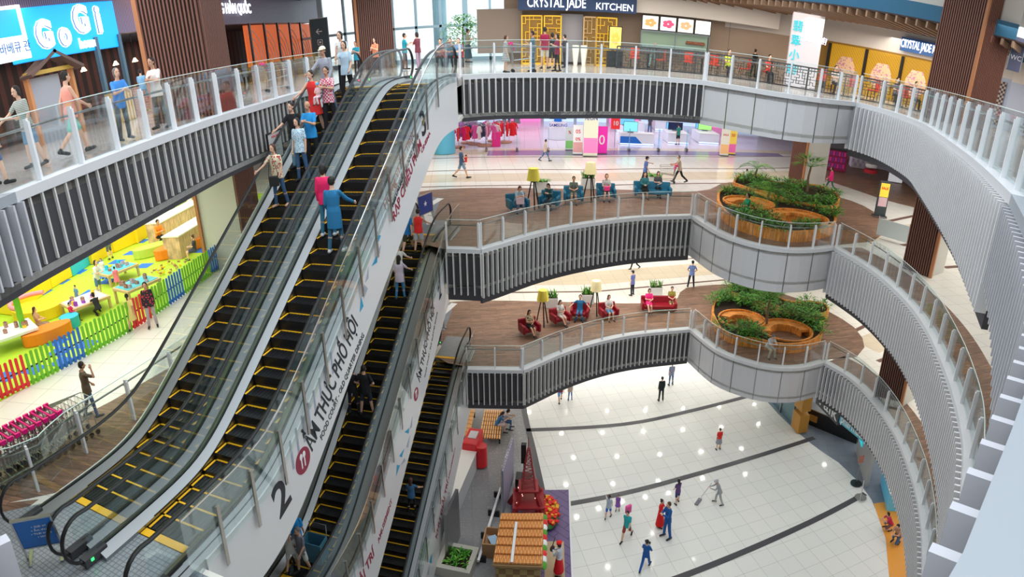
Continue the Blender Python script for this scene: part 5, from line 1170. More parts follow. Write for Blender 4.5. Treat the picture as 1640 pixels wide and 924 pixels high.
x, y = P(382, 232, Z[3]); rt = board('hanging_notice', 'white notice framed in black hung on the dark finned edge', 'sign', (-6.62, 16.6), 16.85, 90, 1.0, .72, (M('notice_white', (.72, .74, .74), .5), BLACK), 0, 0, False, .03,
    [('TH\u00d4NG B\u00c1O', .09, 0, .62, REDT), ('\u2014\u2014\u2014\u2014\u2014\u2014', .08, .05, .48, TBLK), ('\u2014\u2014\u2014\u2014\u2014', .08, .05, .36, TBLK), ('\u2014\u2014\u2014\u2014\u2014\u2014', .08, .05, .24, TBLK)])
# dark paving wedges with white lines by the escalator heads
for z, pts in ((Z[2], [P(655, 308, Z[2]), P(706, 318, Z[2]), P(700, 335, Z[2]), P(690, 360, Z[2]), P(655, 350, Z[2])]), (Z[1], [P(700, 482, Z[1]), P(728, 486, Z[1]), P(712, 530, Z[1]), P(690, 520, Z[1])])):
    overlay('floor_wedge', pts, z+.008, TSLATE)
    c = (sum(p[0] for p in pts)/len(pts), sum(p[1] for p in pts)/len(pts)); MB().prism(strip([c, pts[1]], .35), z+.015, z+.017).build('floor_line', WHITE)['kind'] = 'structure'; MB().prism(strip([c, pts[0]], .35), z+.015, z+.017).build('floor_line', WHITE)['kind'] = 'structure'; MB().prism(strip([c, pts[3]], .35), z+.015, z+.017).build('floor_line', WHITE)['kind'] = 'structure'
# ================================================================== WRITING ON THE ESCALATOR SIDE PANELS
def put(key, root, o, u, v):       # panel coordinates of a pixel
    bx, by, ph, z0, L, fb, ft = ESCS[key]; r = ray(u, v); n = (math.cos(ph), -math.sin(ph)); t = (bx*n[0]+by*n[1]+o)/(r[0]*n[0]+r[1]*n[1]); x, y = r[0]*t, r[1]*t
    return (x-bx)*math.sin(ph)+(y-by)*math.cos(ph), ZC+r[2]*t-z0
def ptext(key, root, o, p0, p1, hpx, txt, mat, thick=0, name='lettering'):      # baseline middle from pixel p0 to p1
    s0, za = put(key, root, o, *p0); s1, zb = put(key, root, o, *p1); L = math.hypot(s1-s0, zb-za); rt = Vector((0, s1-s0, zb-za)).normalized()
    upv = Vector((0, -rt.z, rt.y))
    return text(txt, hpx, mat, (o+.034, (s0+s1)/2, (za+zb)/2), rt, upv, root, name, .003, thick, width=L)
def disc(root, key, o, u, v, r, mat):
    s, z = put(key, root, o, u, v); b = MB(); b.cyl((o+.03, s, z), (o+.036, s, z), r, 28); b.build('emblem', mat, root)
    b = MB()
    for d in (-.16, .16):
        b.box((o+.038, s+d*r*1.3, z), (.004, r*.14, r*1.1)); b.ell((o+.038, s+d*r*1.3, z+r*.42), (.004, r*.2, r*.26), 0, 10, 6)
    b.build('fork_and_spoon', WT, root)
def ptri(key, root, o, pts, mat):
    q = [put(key, root, o, *p) for p in pts]; b = MB(); A = (q[1][0]-q[0][0])*(q[2][1]-q[0][1])-(q[2][0]-q[0][0])*(q[1][1]-q[0][1])
    if A < 0: q = [q[0], q[2], q[1]]
    b.add([(o+.033, *p) for p in q]+[(o+.037, *p) for p in q], [(2, 1, 0), (3, 4, 5), (0, 1, 4, 3), (1, 2, 5, 4), (2, 0, 3, 5)]); b.build('triangle', mat, root)
o = .95; r_ = escR
def upnum(key, root, o, u, v, h, s, mat):
    a, z = put(key, root, o, u, v); text(s, h, mat, (o+.034, a, z), (0, 1, .25), (0, -.1, 1), root, 'numeral', .003, .02)
upnum('b', r_, o, 449, 797, 1.0, '2', TBLK); upnum('b', r_, o, 676, 199, .9, '3', TBLK)
disc(r_, 'b', o, 483, 737, .27, RED)
ptext('b', r_, o, (492, 716), (567, 512), .62, '\u1ea8M TH\u1ef0C PH\u1ed0 H\u1ed8I', TBLK, .012)
ptext('b', r_, o, (512, 702), (580, 535), .2, 'FOOD COURT - OLD QUARTER DINING', TBLK, .002)
for i in range(8): 
    u, v = 465+i*9.2, 728-i*21; s, z = put('b', r_, o, u, v); b = MB(); b.box((o+.032, s, z), (.004, .07, .62-.02*i)); b.build('stripe', TGRY, r_)
ptext('b', r_, o, (628, 350), (672, 228), .36, 'R\u1ea0P CHI\u1ebeU PHIM', RED, .01); ptext('b', r_, o, (673, 244), (687, 212), .16, 'CINEMA', RED, .004)
ptext('b', r_, o, (614, 332), (660, 212), .34, 'H\u01b0\u01a1ng V\u1ecb \u1ea8m Th\u1ef1c', TPNK, .004); ptext('b', r_, o, (626, 330), (668, 216), .16, 'RESTAURANTS AND MORE', TBLK, .01)
B_, G_ = TBLU, TGRY
for pts, m in [([(598, 376), (608, 377), (602, 392)], B_), ([(600, 406), (608, 392), (606, 406)], G_), ([(593, 426), (602, 408), (602, 420)], B_), ([(583, 452), (588, 427), (588, 445)], G_), ([(580, 478), (581, 455), (587, 462)], G_), ([(574, 500), (576, 475), (580, 490)], B_)]: ptri('b', r_, o, pts, m)
o = 1.3; r_ = escM
upnum('c', r_, o, 703, 468, .75, '2', TBLK)
disc(r_, 'c', o, 665, 631, .24, RED)
ptext('c', r_, o, (669, 610), (693, 490), .5, '\u1ea8M TH\u1ef0C PH\u1ed0 H\u1ed8I', TBLK, .01); ptext('c', r_, o, (679, 604), (699, 500), .17, 'FOOD COURT - OLD QUARTER DINING', TBLK)
for pts, m in [([(646, 692), (654, 685), (653, 694)], B_), ([(655, 686), (659, 667), (658, 684)], G_), ([(649, 716), (655, 698), (652, 716)], G_), ([(638, 730), (646, 718), (642, 732)], B_), ([(640, 745), (646, 733), (648, 738)], G_), ([(633, 762), (634, 744), (639, 745)], B_)]: ptri('c', r_, o, pts, m)
ptext('c', r_, o, (604, 868), (626, 800), .28, 'AMUSEMENT', RED, .006); ptext('c', r_, o, (566, 955), (597, 882), .5, 'GI\u1ea2I TR\u00cd', RED, .012)
for i in range(4):
    s, z = put('c', r_, o, 566+i*6, 915-i*14); b = MB(); b.box((o+.032, s, z), (.004, .06, .4)); b.build('stripe', TGRY, r_)
o = 1.1; r_ = escB
upnum('d', r_, o, 732, 690, .6, '1', TBLK)
ptext('d', r_, o, (697, 862), (716, 770), .42, 'KHU GI\u1ea2I TR\u00cd', RED, .01); ptext('d', r_, o, (717, 768), (728, 716), .2, 'AMUSEMENT', RED, .003)
for pts, m in [([(686, 900), (690, 886), (690, 902)], B_), ([(682, 920), (687, 902), (686, 920)], G_)]: ptri('d', r_, o, pts, m)
# ================================================================== TOP FLOOR SHOPS
ZT = Z[3]
# --- grill restaurant on the left, front plane X=-13.3
XG = -13.3
CLAD = tile_mat('cladding', (.16, .10, .17), (.12, .08, .14), (.03, .02, .04), 1, 0, .4)
def vclad():
    m = MATS['cladding']; nt = m.node_tree; b = nt.nodes['Principled BSDF']; t = nt.nodes.new('ShaderNodeTexWave'); t.bands_direction = 'Y'; t.inputs['Scale'].default_value = 3.2
    g_ = nt.nodes.new('ShaderNodeNewGeometry'); nt.links.new(g_.outputs['Position'], t.inputs[0]); r = nt.nodes.new('ShaderNodeValToRGB'); r.color_ramp.elements[0].color = (.05, .04, .08, 1); r.color_ramp.elements[1].color = (.24, .19, .30, 1); nt.links.new(t.outputs[0], r.inputs[0]); nt.links.new(r.outputs[0], b.inputs['Base Color'])
vclad()
def wall(name, c, d, mat): return struct(MB().box(c, d).build(name, mat))
wall('wall_left', (XG-.15, 24, 22.1), (.3, 42, 1.8), CLAD)
wall('wall_grill_back', (XG-4.2, 24, 20.2), (.2, 42, 4), tile_mat('brick_dark', (.10, .035, .03), (.07, .03, .03), (.02, .015, .015), .3, 0, .8, .03, .5, 1))
struct(MB().box((XG-2.2, 24, 21.35), (4.2, 42, .1)).build('ceiling_grill', M('ceiling_dark', (.03, .04, .05), .7)))
struct(MB().box((XG+3, 24, 22.75), (7, 42, .1)).build('ceiling_corridor', CEIL))
def brickz(name, c1, c2, mo, sz):       # bricks on walls facing +X
    m = M(name, c1, .8); nt, b, N = nodes(m); t = N('ShaderNodeTexBrick'); g_ = N('ShaderNodeNewGeometry'); s = N('ShaderNodeSeparateXYZ'); c = N('ShaderNodeCombineXYZ'); a = N('ShaderNodeMath', operation='ADD')
    L = nt.links.new; L(g_.outputs['Position'], s.inputs[0]); L(s.outputs[0], a.inputs[0]); L(s.outputs[1], a.inputs[1]); L(a.outputs[0], c.inputs[0]); L(s.outputs[2], c.inputs[1]); L(c.outputs[0], t.inputs[0])
    t.inputs['Color1'].default_value = (*c1, 1); t.inputs['Color2'].default_value = (*c2, 1); t.inputs['Mortar'].default_value = (*mo, 1); t.inputs['Scale'].default_value = 1/sz; t.inputs['Brick Width'].default_value = 1; t.inputs['Row Height'].default_value = .35; t.inputs['Mortar Size'].default_value = .03
    L(t.outputs[0], b.inputs['Base Color']); return m
BRK = brickz('brick_red', (.42, .17, .11), (.33, .12, .08), (.45, .38, .32), .26); BRW = brickz('brick_white', (.55, .42, .42), (.48, .34, .34), (.3, .2, .2), .26)
wall('wall_brick_low', (XG-.1, 23.3, ZT+.5), (.25, 6.6, 1.0), BRK); wall('wall_brick_low_far', (XG-.1, 38, ZT+.45), (.25, 12, .9), BRW)
MATS['brick_dark'].node_tree
MB().box((0, 0, 0), (.1, .1, .1))
for i, y in enumerate((11.0, 18.6, 20.0, 22.2, 23.6, 26.2)):
    o = MB().box((0, 0, 1.4), (.14, .16, 2.9)).build('shopfront_post', M('post_blue', (.06, .12, .17), .4)); o.location = (XG+.14, y, ZT); tag(o, 'dark blue post in the grill restaurant front', 'post', 'posts of the grill restaurant front')
# sign letters with a glowing halo board
sg = E('restaurant_sign', 'white glowing restaurant name with halo on blue board', 'sign', (XG+.1, 17.6, 21.4)); SB = M('sign_blue', (.0, .26, .75), .5, 0, .75); SWH = M('sign_white', (.88, .95, 1), .5, 0, 1.1); SOUT = M('sign_navy', (.0, .08, .3), .5, 0, .2)
MB().box((0, -.3, .1), (.08, 5.6, 1.5)).build('backboard', SB, sg, False, .03)
def ball_letter(s, y, z, size, w=None):
    text(s, size, SWH, (.05, y, z), (0, 1, 0), (0, 0, 1), sg, 'letter_halo', .02, .085*size/1.2); text(s, size, SOUT, (.085, y, z), (0, 1, 0), (0, 0, 1), sg, 'letter_outline', .02, .06*size/1.2); text(s, size, SWH, (.12, y, z), (0, 1, 0), (0, 0, 1), sg, 'letter', .02, .045*size/1.2)
ball_letter('G', -1.55, .0, 1.05); ball_letter('o', -.6, -.05, 1.0); ball_letter('G', .4, .3, 1.1); ball_letter('i', 1.35, .25, 1.15); text('house', .42, SWH, (.09, .55, -.4), (0, 1, 0), (0, 0, 1), sg, 'lettering', .01, .02)
s2 = E('square_sign', 'white glowing square sign with Korean characters', 'sign', (XG+.1, 14.35, 21.6)); MB().box((0, 0, 0), (.12, 1.9, 1.5)).build('backboard', SWH, s2, False, .03); MB().box((.05, 0, .28), (.04, 1.5, .75)).build('blue_field', SB, s2, False, .02)
text('\uad6d \ubc14\ubca0\ud050 \uad00', .34, SOUT, (.075, .1, -.42), (0, 1, 0), (0, 0, 1), s2, 'lettering', .005, .003)
s3 = E('restaurant_sign', 'glowing words on cladding behind the slatted column', 'sign', (XG+.1, 27.9, 21.85)); text('GOGI HOUSE N\u01af\u1edaNG H\u00c0N QU\u1ed0C', .62, SWH, (0, 0, 0), (0, 1, 0), (0, 0, 1), s3, 'lettering', .02, .01, width=8.8)
# porch, counter, menu stand, tree, arches inside the front
TIM = M('timber_dark', (.10, .06, .05), .6); TIML = M('timber_orange', (.45, .2, .08), .5)
pr_ = E('timber_porch', 'small dark timber gable over the restaurant entrance', 'porch', (XG-.3, 16.4, ZT))
[MB().box((0, s*1.1, 1.05), (.16, .14, 2.1)).build('post', TIML, pr_) for s in (1, -1)]; b = MB()
for s in (1, -1): b.box((.2, s*.62, 2.35), (.5, 1.5, .1), 0, 0, -s*.42)
b.build('roof_board', TIM, pr_); MB().box((.1, 0, 2.12), (.12, 2.5, .12)).build('beam', M('timber_ochre', (.5, .33, .06), .5), pr_); MB().box((-.1, -.2, 1.0), (.06, 1.5, 2.0)).build('grey_door', M('door_grey', (.28, .3, .34), .5), pr_)
lc = E('reception_desk', 'pale slatted reception desk in the restaurant front', 'desk', (XG+.4, 18.9, ZT)); MB().box((0, 0, .5), (.5, .9, 1.0)).build('body', M('desk_yellow', (.5, .36, .1), .5), lc)
b = MB(); [b.box((.27, -.36+.18*k, .5), (.04, .08, .95)) for k in range(5)]; b.build('slats', M('desk_pale', (.7, .5, .3), .5), lc)
tr = E('christmas_tree', 'dark tree covered in tiny blue white lights', 'tree', (XG-1.2, 24.6, ZT)); b = MB(); [b.cyl((0, 0, .4+.5*k), (0, 0, 1.2+.5*k), .65-.15*k, 12, 0, .05) for k in range(4)]; b.build('foliage', M('tree_dark', (.01, .04, .05), .8), tr)
b = MB(); rnd = random.Random(2)
for k in range(120): h = rnd.random(); a = rnd.uniform(0, 6.28); r = .68*(1-h)+.05; b.ell((r*math.cos(a), r*math.sin(a), .45+2.3*h), (.03, .03, .03), 0, 6, 4)
b.build('light_string', M('fairy_light', (.45, .65, 1), .5, 0, 6), tr)
ar = E('arched_screen', 'square green frame with concentric glowing arches', 'screen', (XG-.6, 24.9, ZT+1.2)); b = MB(); b.box((0, -.95, .6), (.1, .1, 2.4)); b.box((0, .95, .6), (.1, .1, 2.4)); b.box((0, 0, 1.8), (.1, 2, .1)); b.build('frame', M('frame_green', (.02, .18, .05), .5), ar)
for k in range(4):
    b = MB(); b.tube([(0, .9-(.35+.38*k)*1.25*math.sin(t/10)*1.0, .2+(.35+.3*k)*math.cos(t/10)*1.1) for t in range(0, 17)], .02, 5); b.build('arch', M('arch_glow', (.8, .55, .35), .5, 0, 1.5), ar)
# booths with orange art beyond the column
AM = M('art_orange', (.55, .10, .02), .5, 0, .5); AL = M('art_line', (.5, .5, .55), .4)
ws = E('restaurant_window', 'restaurant windows with arched line art on orange', 'window', (XG, 38, ZT+.9)); MB().box((-.3, 0, .95), (.1, 12, 2.0)).build('lit_backing', AM, ws)
for k in range(7): 
    MB().box((0, -6+2*k, .95), (.1, .12, 2.1)).build('mullion', BLACK, ws)
for k in range(6):
    b = MB()
    for j in range(5): b.tube([(-.1, -6+2*k+.1+(.3+.35*j)*math.sin(t/10), .0+(.3+.35*j)*math.cos(t/10)) for t in range(0, 16)], .022, 5)
    b.build('line_art', AL, ws)
for k in range(14):
    y = 12+k*2.2; 
    if 15 < y < 19.5: continue
    tb = E('dining_set', 'dark dining table inside the grill restaurant', 'table', (XG-2.2, y, ZT), 0, 'tables inside the grill restaurant'); MB().box((0, 0, .74), (.8, 1.0, .05)).build('tabletop', TIM, tb); MB().cyl((0, 0, 0), (0, 0, .72), .05, 8).build('pedestal', BLACK, tb)
for k, y in enumerate((13.5, 19.7, 21.8, 23.2)):
    o = MB().cyl((0, 0, 0), (0, 0, .9), .01, 5).cyl((0, 0, -.15), (0, 0, 0), .12, 12, 1, .03).build('pendant_lamp', [BLACK, M('pendant_glow', (1, .7, .35), .5, 0, 12)]); o.location = (XG-1.4, y, ZT+2.1); tag(o, 'small warm pendant lamp inside the grill restaurant', 'lamp', 'pendant lamps inside the grill restaurant')
for k, y in enumerate((10.5, 15.2, 22, 27)):
    l = bpy.data.lights.new('spot_warm', 'AREA'); l.size = .5; l.energy = 26; l.color = (1, .45, .2); o = bpy.data.objects.new('spot_warm', l); COL.objects.link(o); o.location = (XG+.45, y, 22.6); o.rotation_euler = (0, math.radians(-25), 0)
l = bpy.data.lights.new('grill_lamp', 'AREA'); l.shape = 'RECTANGLE'; l.size = 3; l.size_y = 25; l.energy = 260; l.color = (1, .75, .6); o = bpy.data.objects.new('grill_lamp', l); COL.objects.link(o); o.location = (XG-2, 22, 21.2)
# wayfinding pillar
x, y = P(530, 100, ZT) if False else (-11.6, 39.0)
o = board('wayfinding_pillar', 'dark wayfinding pillar with arrow and lift icons', 'sign', (-11.7, 38.6), ZT, 5, 1.0, 2.9, (M('sign_slate', (.04, .08, .10), .5), STEELD), 0, 0, False, .3, [('\u2190', .5, 0, 2.2, WT), ('\u25a3', .4, 0, 1.6, WT), ('\u267f', .4, 0, 1.0, WT)])
# --- tall windows
WF = M('window_frame', (.45, .62, .72), .4)
wn = E('window_1', 'tall bright curtain wall at the end of the gallery', 'window', (-7.5, 40.6, ZT)); wn['kind'] = 'structure'
b = MB(); [b.box((-9+1.45*k, 0, 3.5), (.14 if k % 3 else .3, .2, 7)) for k in range(12)]; b.box((-1.5, 0, 1.95), (16, .2, .14)); b.box((-1.5, 0, 4.2), (16, .2, .14)); b.box((-1.5, 0, .1), (16, .2, .2)); b.build('window_frame', WF, wn)
MB().box((-1.5, 0, 3.5), (16, .03, 7)).build('window_pane', GLASS, wn)
b = MB(); b.cyl((-1.6+4, 1.3, 0), (-1.6+4, 1.3, 7), .42, 20); b.build('round_column', M('column_blue', (.45, .7, .82), .4), wn)
x, y = -3.3, 37.0
pl = E('potted_tree', 'big bright green leafy plant by the tall windows', 'plant', (x, y, ZT)); MB().cyl((0, 0, 0), (0, 0, .5), .3, 16, 0, .4).build('pot', POTW, pl, True); b = MB(); rnd = random.Random(9)
for k in range(900):
    a, t = rnd.uniform(0, 6.28), rnd.uniform(0, 1); rr = 1.35*math.sin(math.pi*(.12+.8*t))*rnd.uniform(.5, 1); blade(b, (rr*math.cos(a), rr*math.sin(a), .6+1.8*t), (math.cos(a), math.sin(a), rnd.uniform(-.2, .9)), .25, .05, .6, rnd.choice([0, 1, 1, 2, 2]))
b.build('foliage', [LEAFS[1], M('leaf_bright', (.10, .42, .04), .4), M('leaf_bright_pale', (.2, .55, .08), .4)], pl); MB().cyl((0, 0, .4), (0, 0, 1.8), .04, 8).build('trunk', TRUNK, pl)
# seated visitors on red chairs near the windows
RC = M('chair_red', (.45, .03, .03), .5)
def chair(label, x, y, z, a, mat, group=None, name='dining_chair'):
    r = E(name, label, 'chair', (x, y, z), a, group); MB().box((0, 0, .45), (.44, .44, .06)).build('seat', mat, r, False, .015); MB().box((0, -.21, .72), (.42, .05, .5)).build('backrest', mat, r, False, .015)
    for sx in (.19, -.19):
        for sy in (.19, -.19): MB().cyl((sx, sy, 0), (sx, sy, .43), .016, 6).build('leg', BLACK, r)
    return r
CG = 'red chairs by the tall windows'
for i, (u, v, lab, tp) in enumerate([(706, 106, 'person in grey waiting on a red chair by the windows', (.3, .32, .36)), (722, 106, 'person in teal waiting on a red chair by the windows', (.05, .2, .3)), (735, 106, 'person in blue waiting nearest the leafy plant', (.1, .2, .35))]):
    x, y = P(u, 101, ZT); x *= .85; y *= .85; chair('red chair in the waiting row by the tall windows', x, y, ZT, math.radians(180), RC, CG); person(lab, (x, y-.02), ZT, 180, 'sit', ('tee', tp), ('trousers', BK), 'short', h=.95)
# --- noodle kitchen front, plane Y=33.5
YK = 33.5
wall('wall_back', (7.0, YK+.9, ZT+1.6), (16, .2, 3.3), TAN); struct(MB().box((4.8, YK-1, 21.9), (15, 6, .12)).build('ceiling_kitchen', CEIL))
wall('trim_14', (6.2, YK-.1, ZT+2.95), (13.0, .2, .9), M('bulkhead_white', (.70, .67, .62), .5))
sgn = E('shop_sign', 'dark blue sign with white capital letters over the noodle kitchen', 'sign', (2.5, YK-.35, 21.0)); MB().box((0, 0, .02), (5.6, .3, .62)).build('sign_box', M('sign_box_navy', (.02, .05, .14), .4), sgn); text('CRYSTAL JADE', .58, M('sign_text', (.9, .92, .92), .4, 0, 1.2), (-1.0, -.17, .02), (1, 0, 0), (0, 0, 1), sgn, 'lettering', .01, .004, width=2.75); text('KITCHEN', .42, MATS['sign_text'], (1.75, -.17, -.06), (1, 0, 0), (0, 0, 1), sgn, 'lettering', .01, .0, width=1.75)
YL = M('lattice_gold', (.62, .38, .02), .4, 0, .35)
def lattice(label, x, z, w, h, y=YK-.12, mat=YL, rz=0, origin=None):
    r = E('lattice_screen', label, 'screen', origin or (x, y, z), rz); MB().box((0, .06, h/2), (w, .02, h)).build('backing', M('lattice_back', (.25, .14, .02), .5), r); b = MB(); rnd = random.Random(int(x*10))
    b.box((-w/2, 0, h/2), (.06, .06, h)); b.box((w/2, 0, h/2), (.06, .06, h)); b.box((0, 0, 0.03), (w, .06, .06)); b.box((0, 0, h-.03), (w, .06, .06)); nx, nz = int(w/.17), int(h/.17)
    for i in range(nx):
        for j in range(nz):
            cx, cz = -w/2+w*(i+.5)/nx, h*(j+.5)/nz
            if rnd.random() < .6: b.box((cx, 0, cz+.08), (w/nx, .03, .03))
            if rnd.random() < .6: b.box((cx+.08, 0, cz), (.03, .03, h/nz))
    b.build('lattice', mat, r); return r
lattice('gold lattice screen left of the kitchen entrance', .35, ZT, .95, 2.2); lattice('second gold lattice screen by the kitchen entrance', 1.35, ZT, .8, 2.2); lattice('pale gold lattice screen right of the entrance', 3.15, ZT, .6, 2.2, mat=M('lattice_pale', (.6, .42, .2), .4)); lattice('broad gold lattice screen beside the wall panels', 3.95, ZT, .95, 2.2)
wall('wall_entry', (2.3, YK+.5, ZT+1.2), (1.1, .1, 2.2), M('entry_grey', (.38, .38, .42), .5)); wall('wall_entry_dark', (-1.2, YK+.3, ZT+1.5), (2.2, .1, 2.0), M('entry_stone', (.22, .18, .15), .5))
for k, x in enumerate((2.35, 2.75)):
    b = MB(); b.loft([((0, 0, 0), .09, .09), ((0, 0, .35), .13, .13), ((0, 0, .75), .17, .17), ((0, 0, .9), .16, .16)], 14); o = b.build('floor_lantern', M('lantern_white', (.8, .76, .68), .5, 0, .15), None, True); o.location = (x+.1, YK-.6, ZT); tag(o, 'tall white lantern vase at the kitchen entrance', 'lantern', 'pair of white lanterns at the entrance')
def screen_menu(label, x, z, w, h, cols, y, n=1, name='menu_screen', rz=0, loc=None):
    r = E(name, label, 'screen', loc or (x, y, z), rz); MB().box((0, .03, h/2), (w, .06, h)).build('bezel', BLACK, r); MB().box((0, -.005, h/2), (w-.08, .01, h-.08)).build('display', M('display_'+name+str(int(x*10)), cols[0], .5, 0, .8), r); b = MB()
    for k in range(5): a = k*1.25; b.ell((w*.2*math.cos(a), -.02, h/2+h*.16*math.sin(a)), (w*.16, .01, h*.12), 0, 10, 6)
    b.build('dish_picture', M('dish_'+str(int(x*10)), cols[1], .5, 0, .8), r); return r
screen_menu('upright glowing menu screen with orange dishes', 4.25, ZT+.75, .62, 1.05, ((.9, .55, .1), (.95, .3, .05)), YK-1.3); o = MB().box((0, 0, .35), (.75, .3, .75)).build('screen_plinth', BLACK); o.location = (4.25, YK-1.3, ZT); tag(o, 'black plinth below the upright menu screen', 'plinth')
for k, (c1, c2, nm) in enumerate([((.75, .72, .66), (.65, .25, .08), 'orange prawns'), ((.65, .68, .72), (.6, .05, .12), 'red meat slices'), ((.72, .68, .6), (.55, .28, .15), 'brown dumplings'), ((.8, .78, .72), (.8, .5, .55), 'pale pink pattern')]): screen_menu('backlit menu picture of '+nm, 6.05+.88*k, 20.05, .84, .68, (c1, c2), YK-.3)
kw = E('kitchen_window', 'wide serving window showing the kitchen inside', 'window', (7.35, YK-.3, 19.2)); MB().box((0, .3, .4), (3.4, .05, .8)).build('kitchen_back', M('kitchen_lit', (.25, .32, .22), .5, 0, .25), kw); MB().box((0, .2, .12), (3.3, .3, .06)).build('kitchen_shelf', STEEL, kw); MB().box((0, 0, .4), (3.45, .02, .82)).build('pane', GLASS, kw)
b = MB(); [b.box((x, 0, .4), (.05, .06, .84)) for x in (-1.72, 0, 1.72)]; b.box((0, 0, .82), (3.5, .06, .05)); b.box((0, 0, -.02), (3.5, .06, .05)); b.build('frame', STEELD, kw)
for k in range(8): o = MB().ell((0, 0, .08), (.09, .09, .09), 0, 10, 6).build('roast_duck', M('duck', (.35, .09, .02), .3)); o.location = (8.0+.12*k, YK-.12, 19.55); tag(o, 'small roasted food hanging in the kitchen window', 'food', 'roasted food in the kitchen window')
person('cook in pale blue behind the serving window', (6.4, YK+.35), 18.3, 180, 'lean', ('tee', (.25, .5, .55)), ('trousers', (.3, .5, .55)), 'short', h=.95)
b = MB(); [b.box((9.3+1.1*k, YK+.78, ZT+1.4), (.02, .04, 2.6)) for k in range(5)]; struct(b.build('wall_joints', BLACK))
# wooden fret screens and red chairs along the dining terrace
FRET = M('fret_dark', (.03, .03, .035), .5); RCH = M('chair_scarlet', (.55, .05, .02), .5)
def fret(label, x0, y0, x1, y1, grp='dark fretwork partitions along the dining terrace'):
    L = math.dist((x0, y0), (x1, y1)); r = E('fretwork_screen', label, 'screen', (x0, y0, ZT), math.atan2(y1-y0, x1-x0), grp); b = MB(); rnd = random.Random(int(x0*7)); h = .95
    for x in (0, L): b.box((x, 0, h/2), (.06, .05, h), 0)
    b.box((L/2, 0, .04), (L, .05, .06)); b.box((L/2, 0, h), (L, .05, .06)); b.build('frame', FRET, r); b = MB(); n = int(L/.13)
    for i in range(n):
        for j in range(7):
            if rnd.random() < .62: b.box((L*(i+.5)/n, 0, .1+.12*j), (.13, .02, .025))
            if rnd.random() < .62: b.box((L*(i+.5)/n+.06, 0, .15+.12*j), (.025, .02, .13))
    b.build('fretwork', FRET, r)
terr = [(4.2, 31.0), (6.0, 31.0), (7.8, 30.6), (9.4, 29.9), (10.8, 28.6), (12.0, 27.2), (13.4, 26.3), (14.9, 25.4), (16.2, 24.2), (17.2, 23.0)]
for k in range(len(terr)-1): fret('dark fretwork partition of the dining terrace', *terr[k], *terr[k+1])
rnd = random.Random(11); G3 = 'red chairs on the dining terrace'
for k, (x, y) in enumerate([(5.2, 32.0), (6.4, 32.0), (7.8, 31.8), (8.9, 31.2), (10.3, 30.9), (11.3, 30.9), (14.0, 30.2), (14.6, 28.0), (15.6, 27.6), (16.8, 26.6), (18.0, 26.0), (19.0, 24.6)]):
    chair('red upholstered chair on the dining terrace', x, y, ZT, rnd.choice([0, 3.1, 1.5]), RCH, G3)
    if k % 2 == 0: tb = E('dining_table', 'small dark dining table on the terrace', 'table', (x+.6, y-.15, ZT), 0, 'dining tables on the terrace'); MB().box((0, 0, .73), (.7, .7, .04)).build('tabletop', TIM, tb); MB().cyl((0, 0, 0), (0, 0, .72), .04, 8).build('pedestal', BLACK, tb)
for lab, x, y, tp in [('diner in red shirt seated on the terrace', 11.2, 30.0, (.6, .05, .03)), ('diner in lime top seated on the terrace', 9.4, 30.6, (.6, .7, .02)), ('diner in white shirt seated right of the white sign column', 14.0, 28.6, (.65, .6, .55)), ('dark haired diner left of the brown column', 16.4, 26.9, (.2, .2, .25)), ('diner in pink seated near the brown column', 17.0, 26.2, (.5, .3, .3))]:
    person(lab, (x, y), ZT, 180, 'sit', ('tee', tp), ('trousers', BK), 'short', h=.95)
# white column sign with characters
cs = E('column_9', 'white lit column with green characters', 'column', (12.75, 29.8, ZT), -.35); cs['kind'] = 'structure'; MB().box((0, 0, 1.65), (1.45, 1.3, 3.3)).build('shaft', M('column_white', (.62, .60, .66), .4), cs)
for k, ch in enumerate('\u7fe1\u7fe0\u5c0f\u5eda'): text(ch, .5, M('sign_teal', (.0, .35, .4), .5, 0, .8), (-.45, -.67, 2.6-.62*k), (1, 0, 0), (0, 0, 1), cs, 'lettering', .01, .003)
text('\u7fe1\u7fe0\u5c0f\u5eda', .34, M('sign_pale', (.7, .75, .95), .5, 0, 1), (.3, -.67, 2.15), (1, 0, 0), (0, 0, 1), cs, 'lettering', .01)
# --- right hand side shops: facade from B to C to D
FA = [(9.8, 34.4), (15.2, 33.6), (22.0, 25.5), (24.5, 12.0), (20, 3)]
def fac(i, t0, t1, z0, z1, mat, name, out=0, th=.1, st=True, parent=None):
    (x0, y0), (x1, y1) = FA[i], FA[i+1]; dx, dy = x1-x0, y1-y0; L = math.hypot(dx, dy); a = math.atan2(dy, dx); m = (t0+t1)/2; nx, ny = dy/L, -dx/L
    o = MB().box((0, 0, (z1-z0)/2), ((t1-t0)*L, th, z1-z0)).build(name, mat); o.location = (x0+dx*m+nx*out, y0+dy*m+ny*out, z0); o.rotation_euler.z = a
    if st: struct(o)
    return o
BW = M('bulkhead_cream', (.66, .63, .58), .5); BLU = M('ceiling_blue', (.02, .12, .22), .5)
fac(0, 0, 1, ZT, 20.6, TAN, 'wall_right_tan'); fac(0, 0, 1, 20.6, 22.4, BW, 'wall_right_band')
fac(1, 0, 1, 20.7, 22.4, BW, 'wall_right_band'); fac(1, 0, .78, ZT, 20.7, M('gold_dim', (.30, .17, .02), .5), 'wall_right_gold'); fac(1, .78, 1, ZT, 20.7, M('pillar_blue', (.45, .52, .66), .4), 'wall_right_pillars')
GOLD = M('drape_gold', (.72, .42, .02), .5, 0, .55)
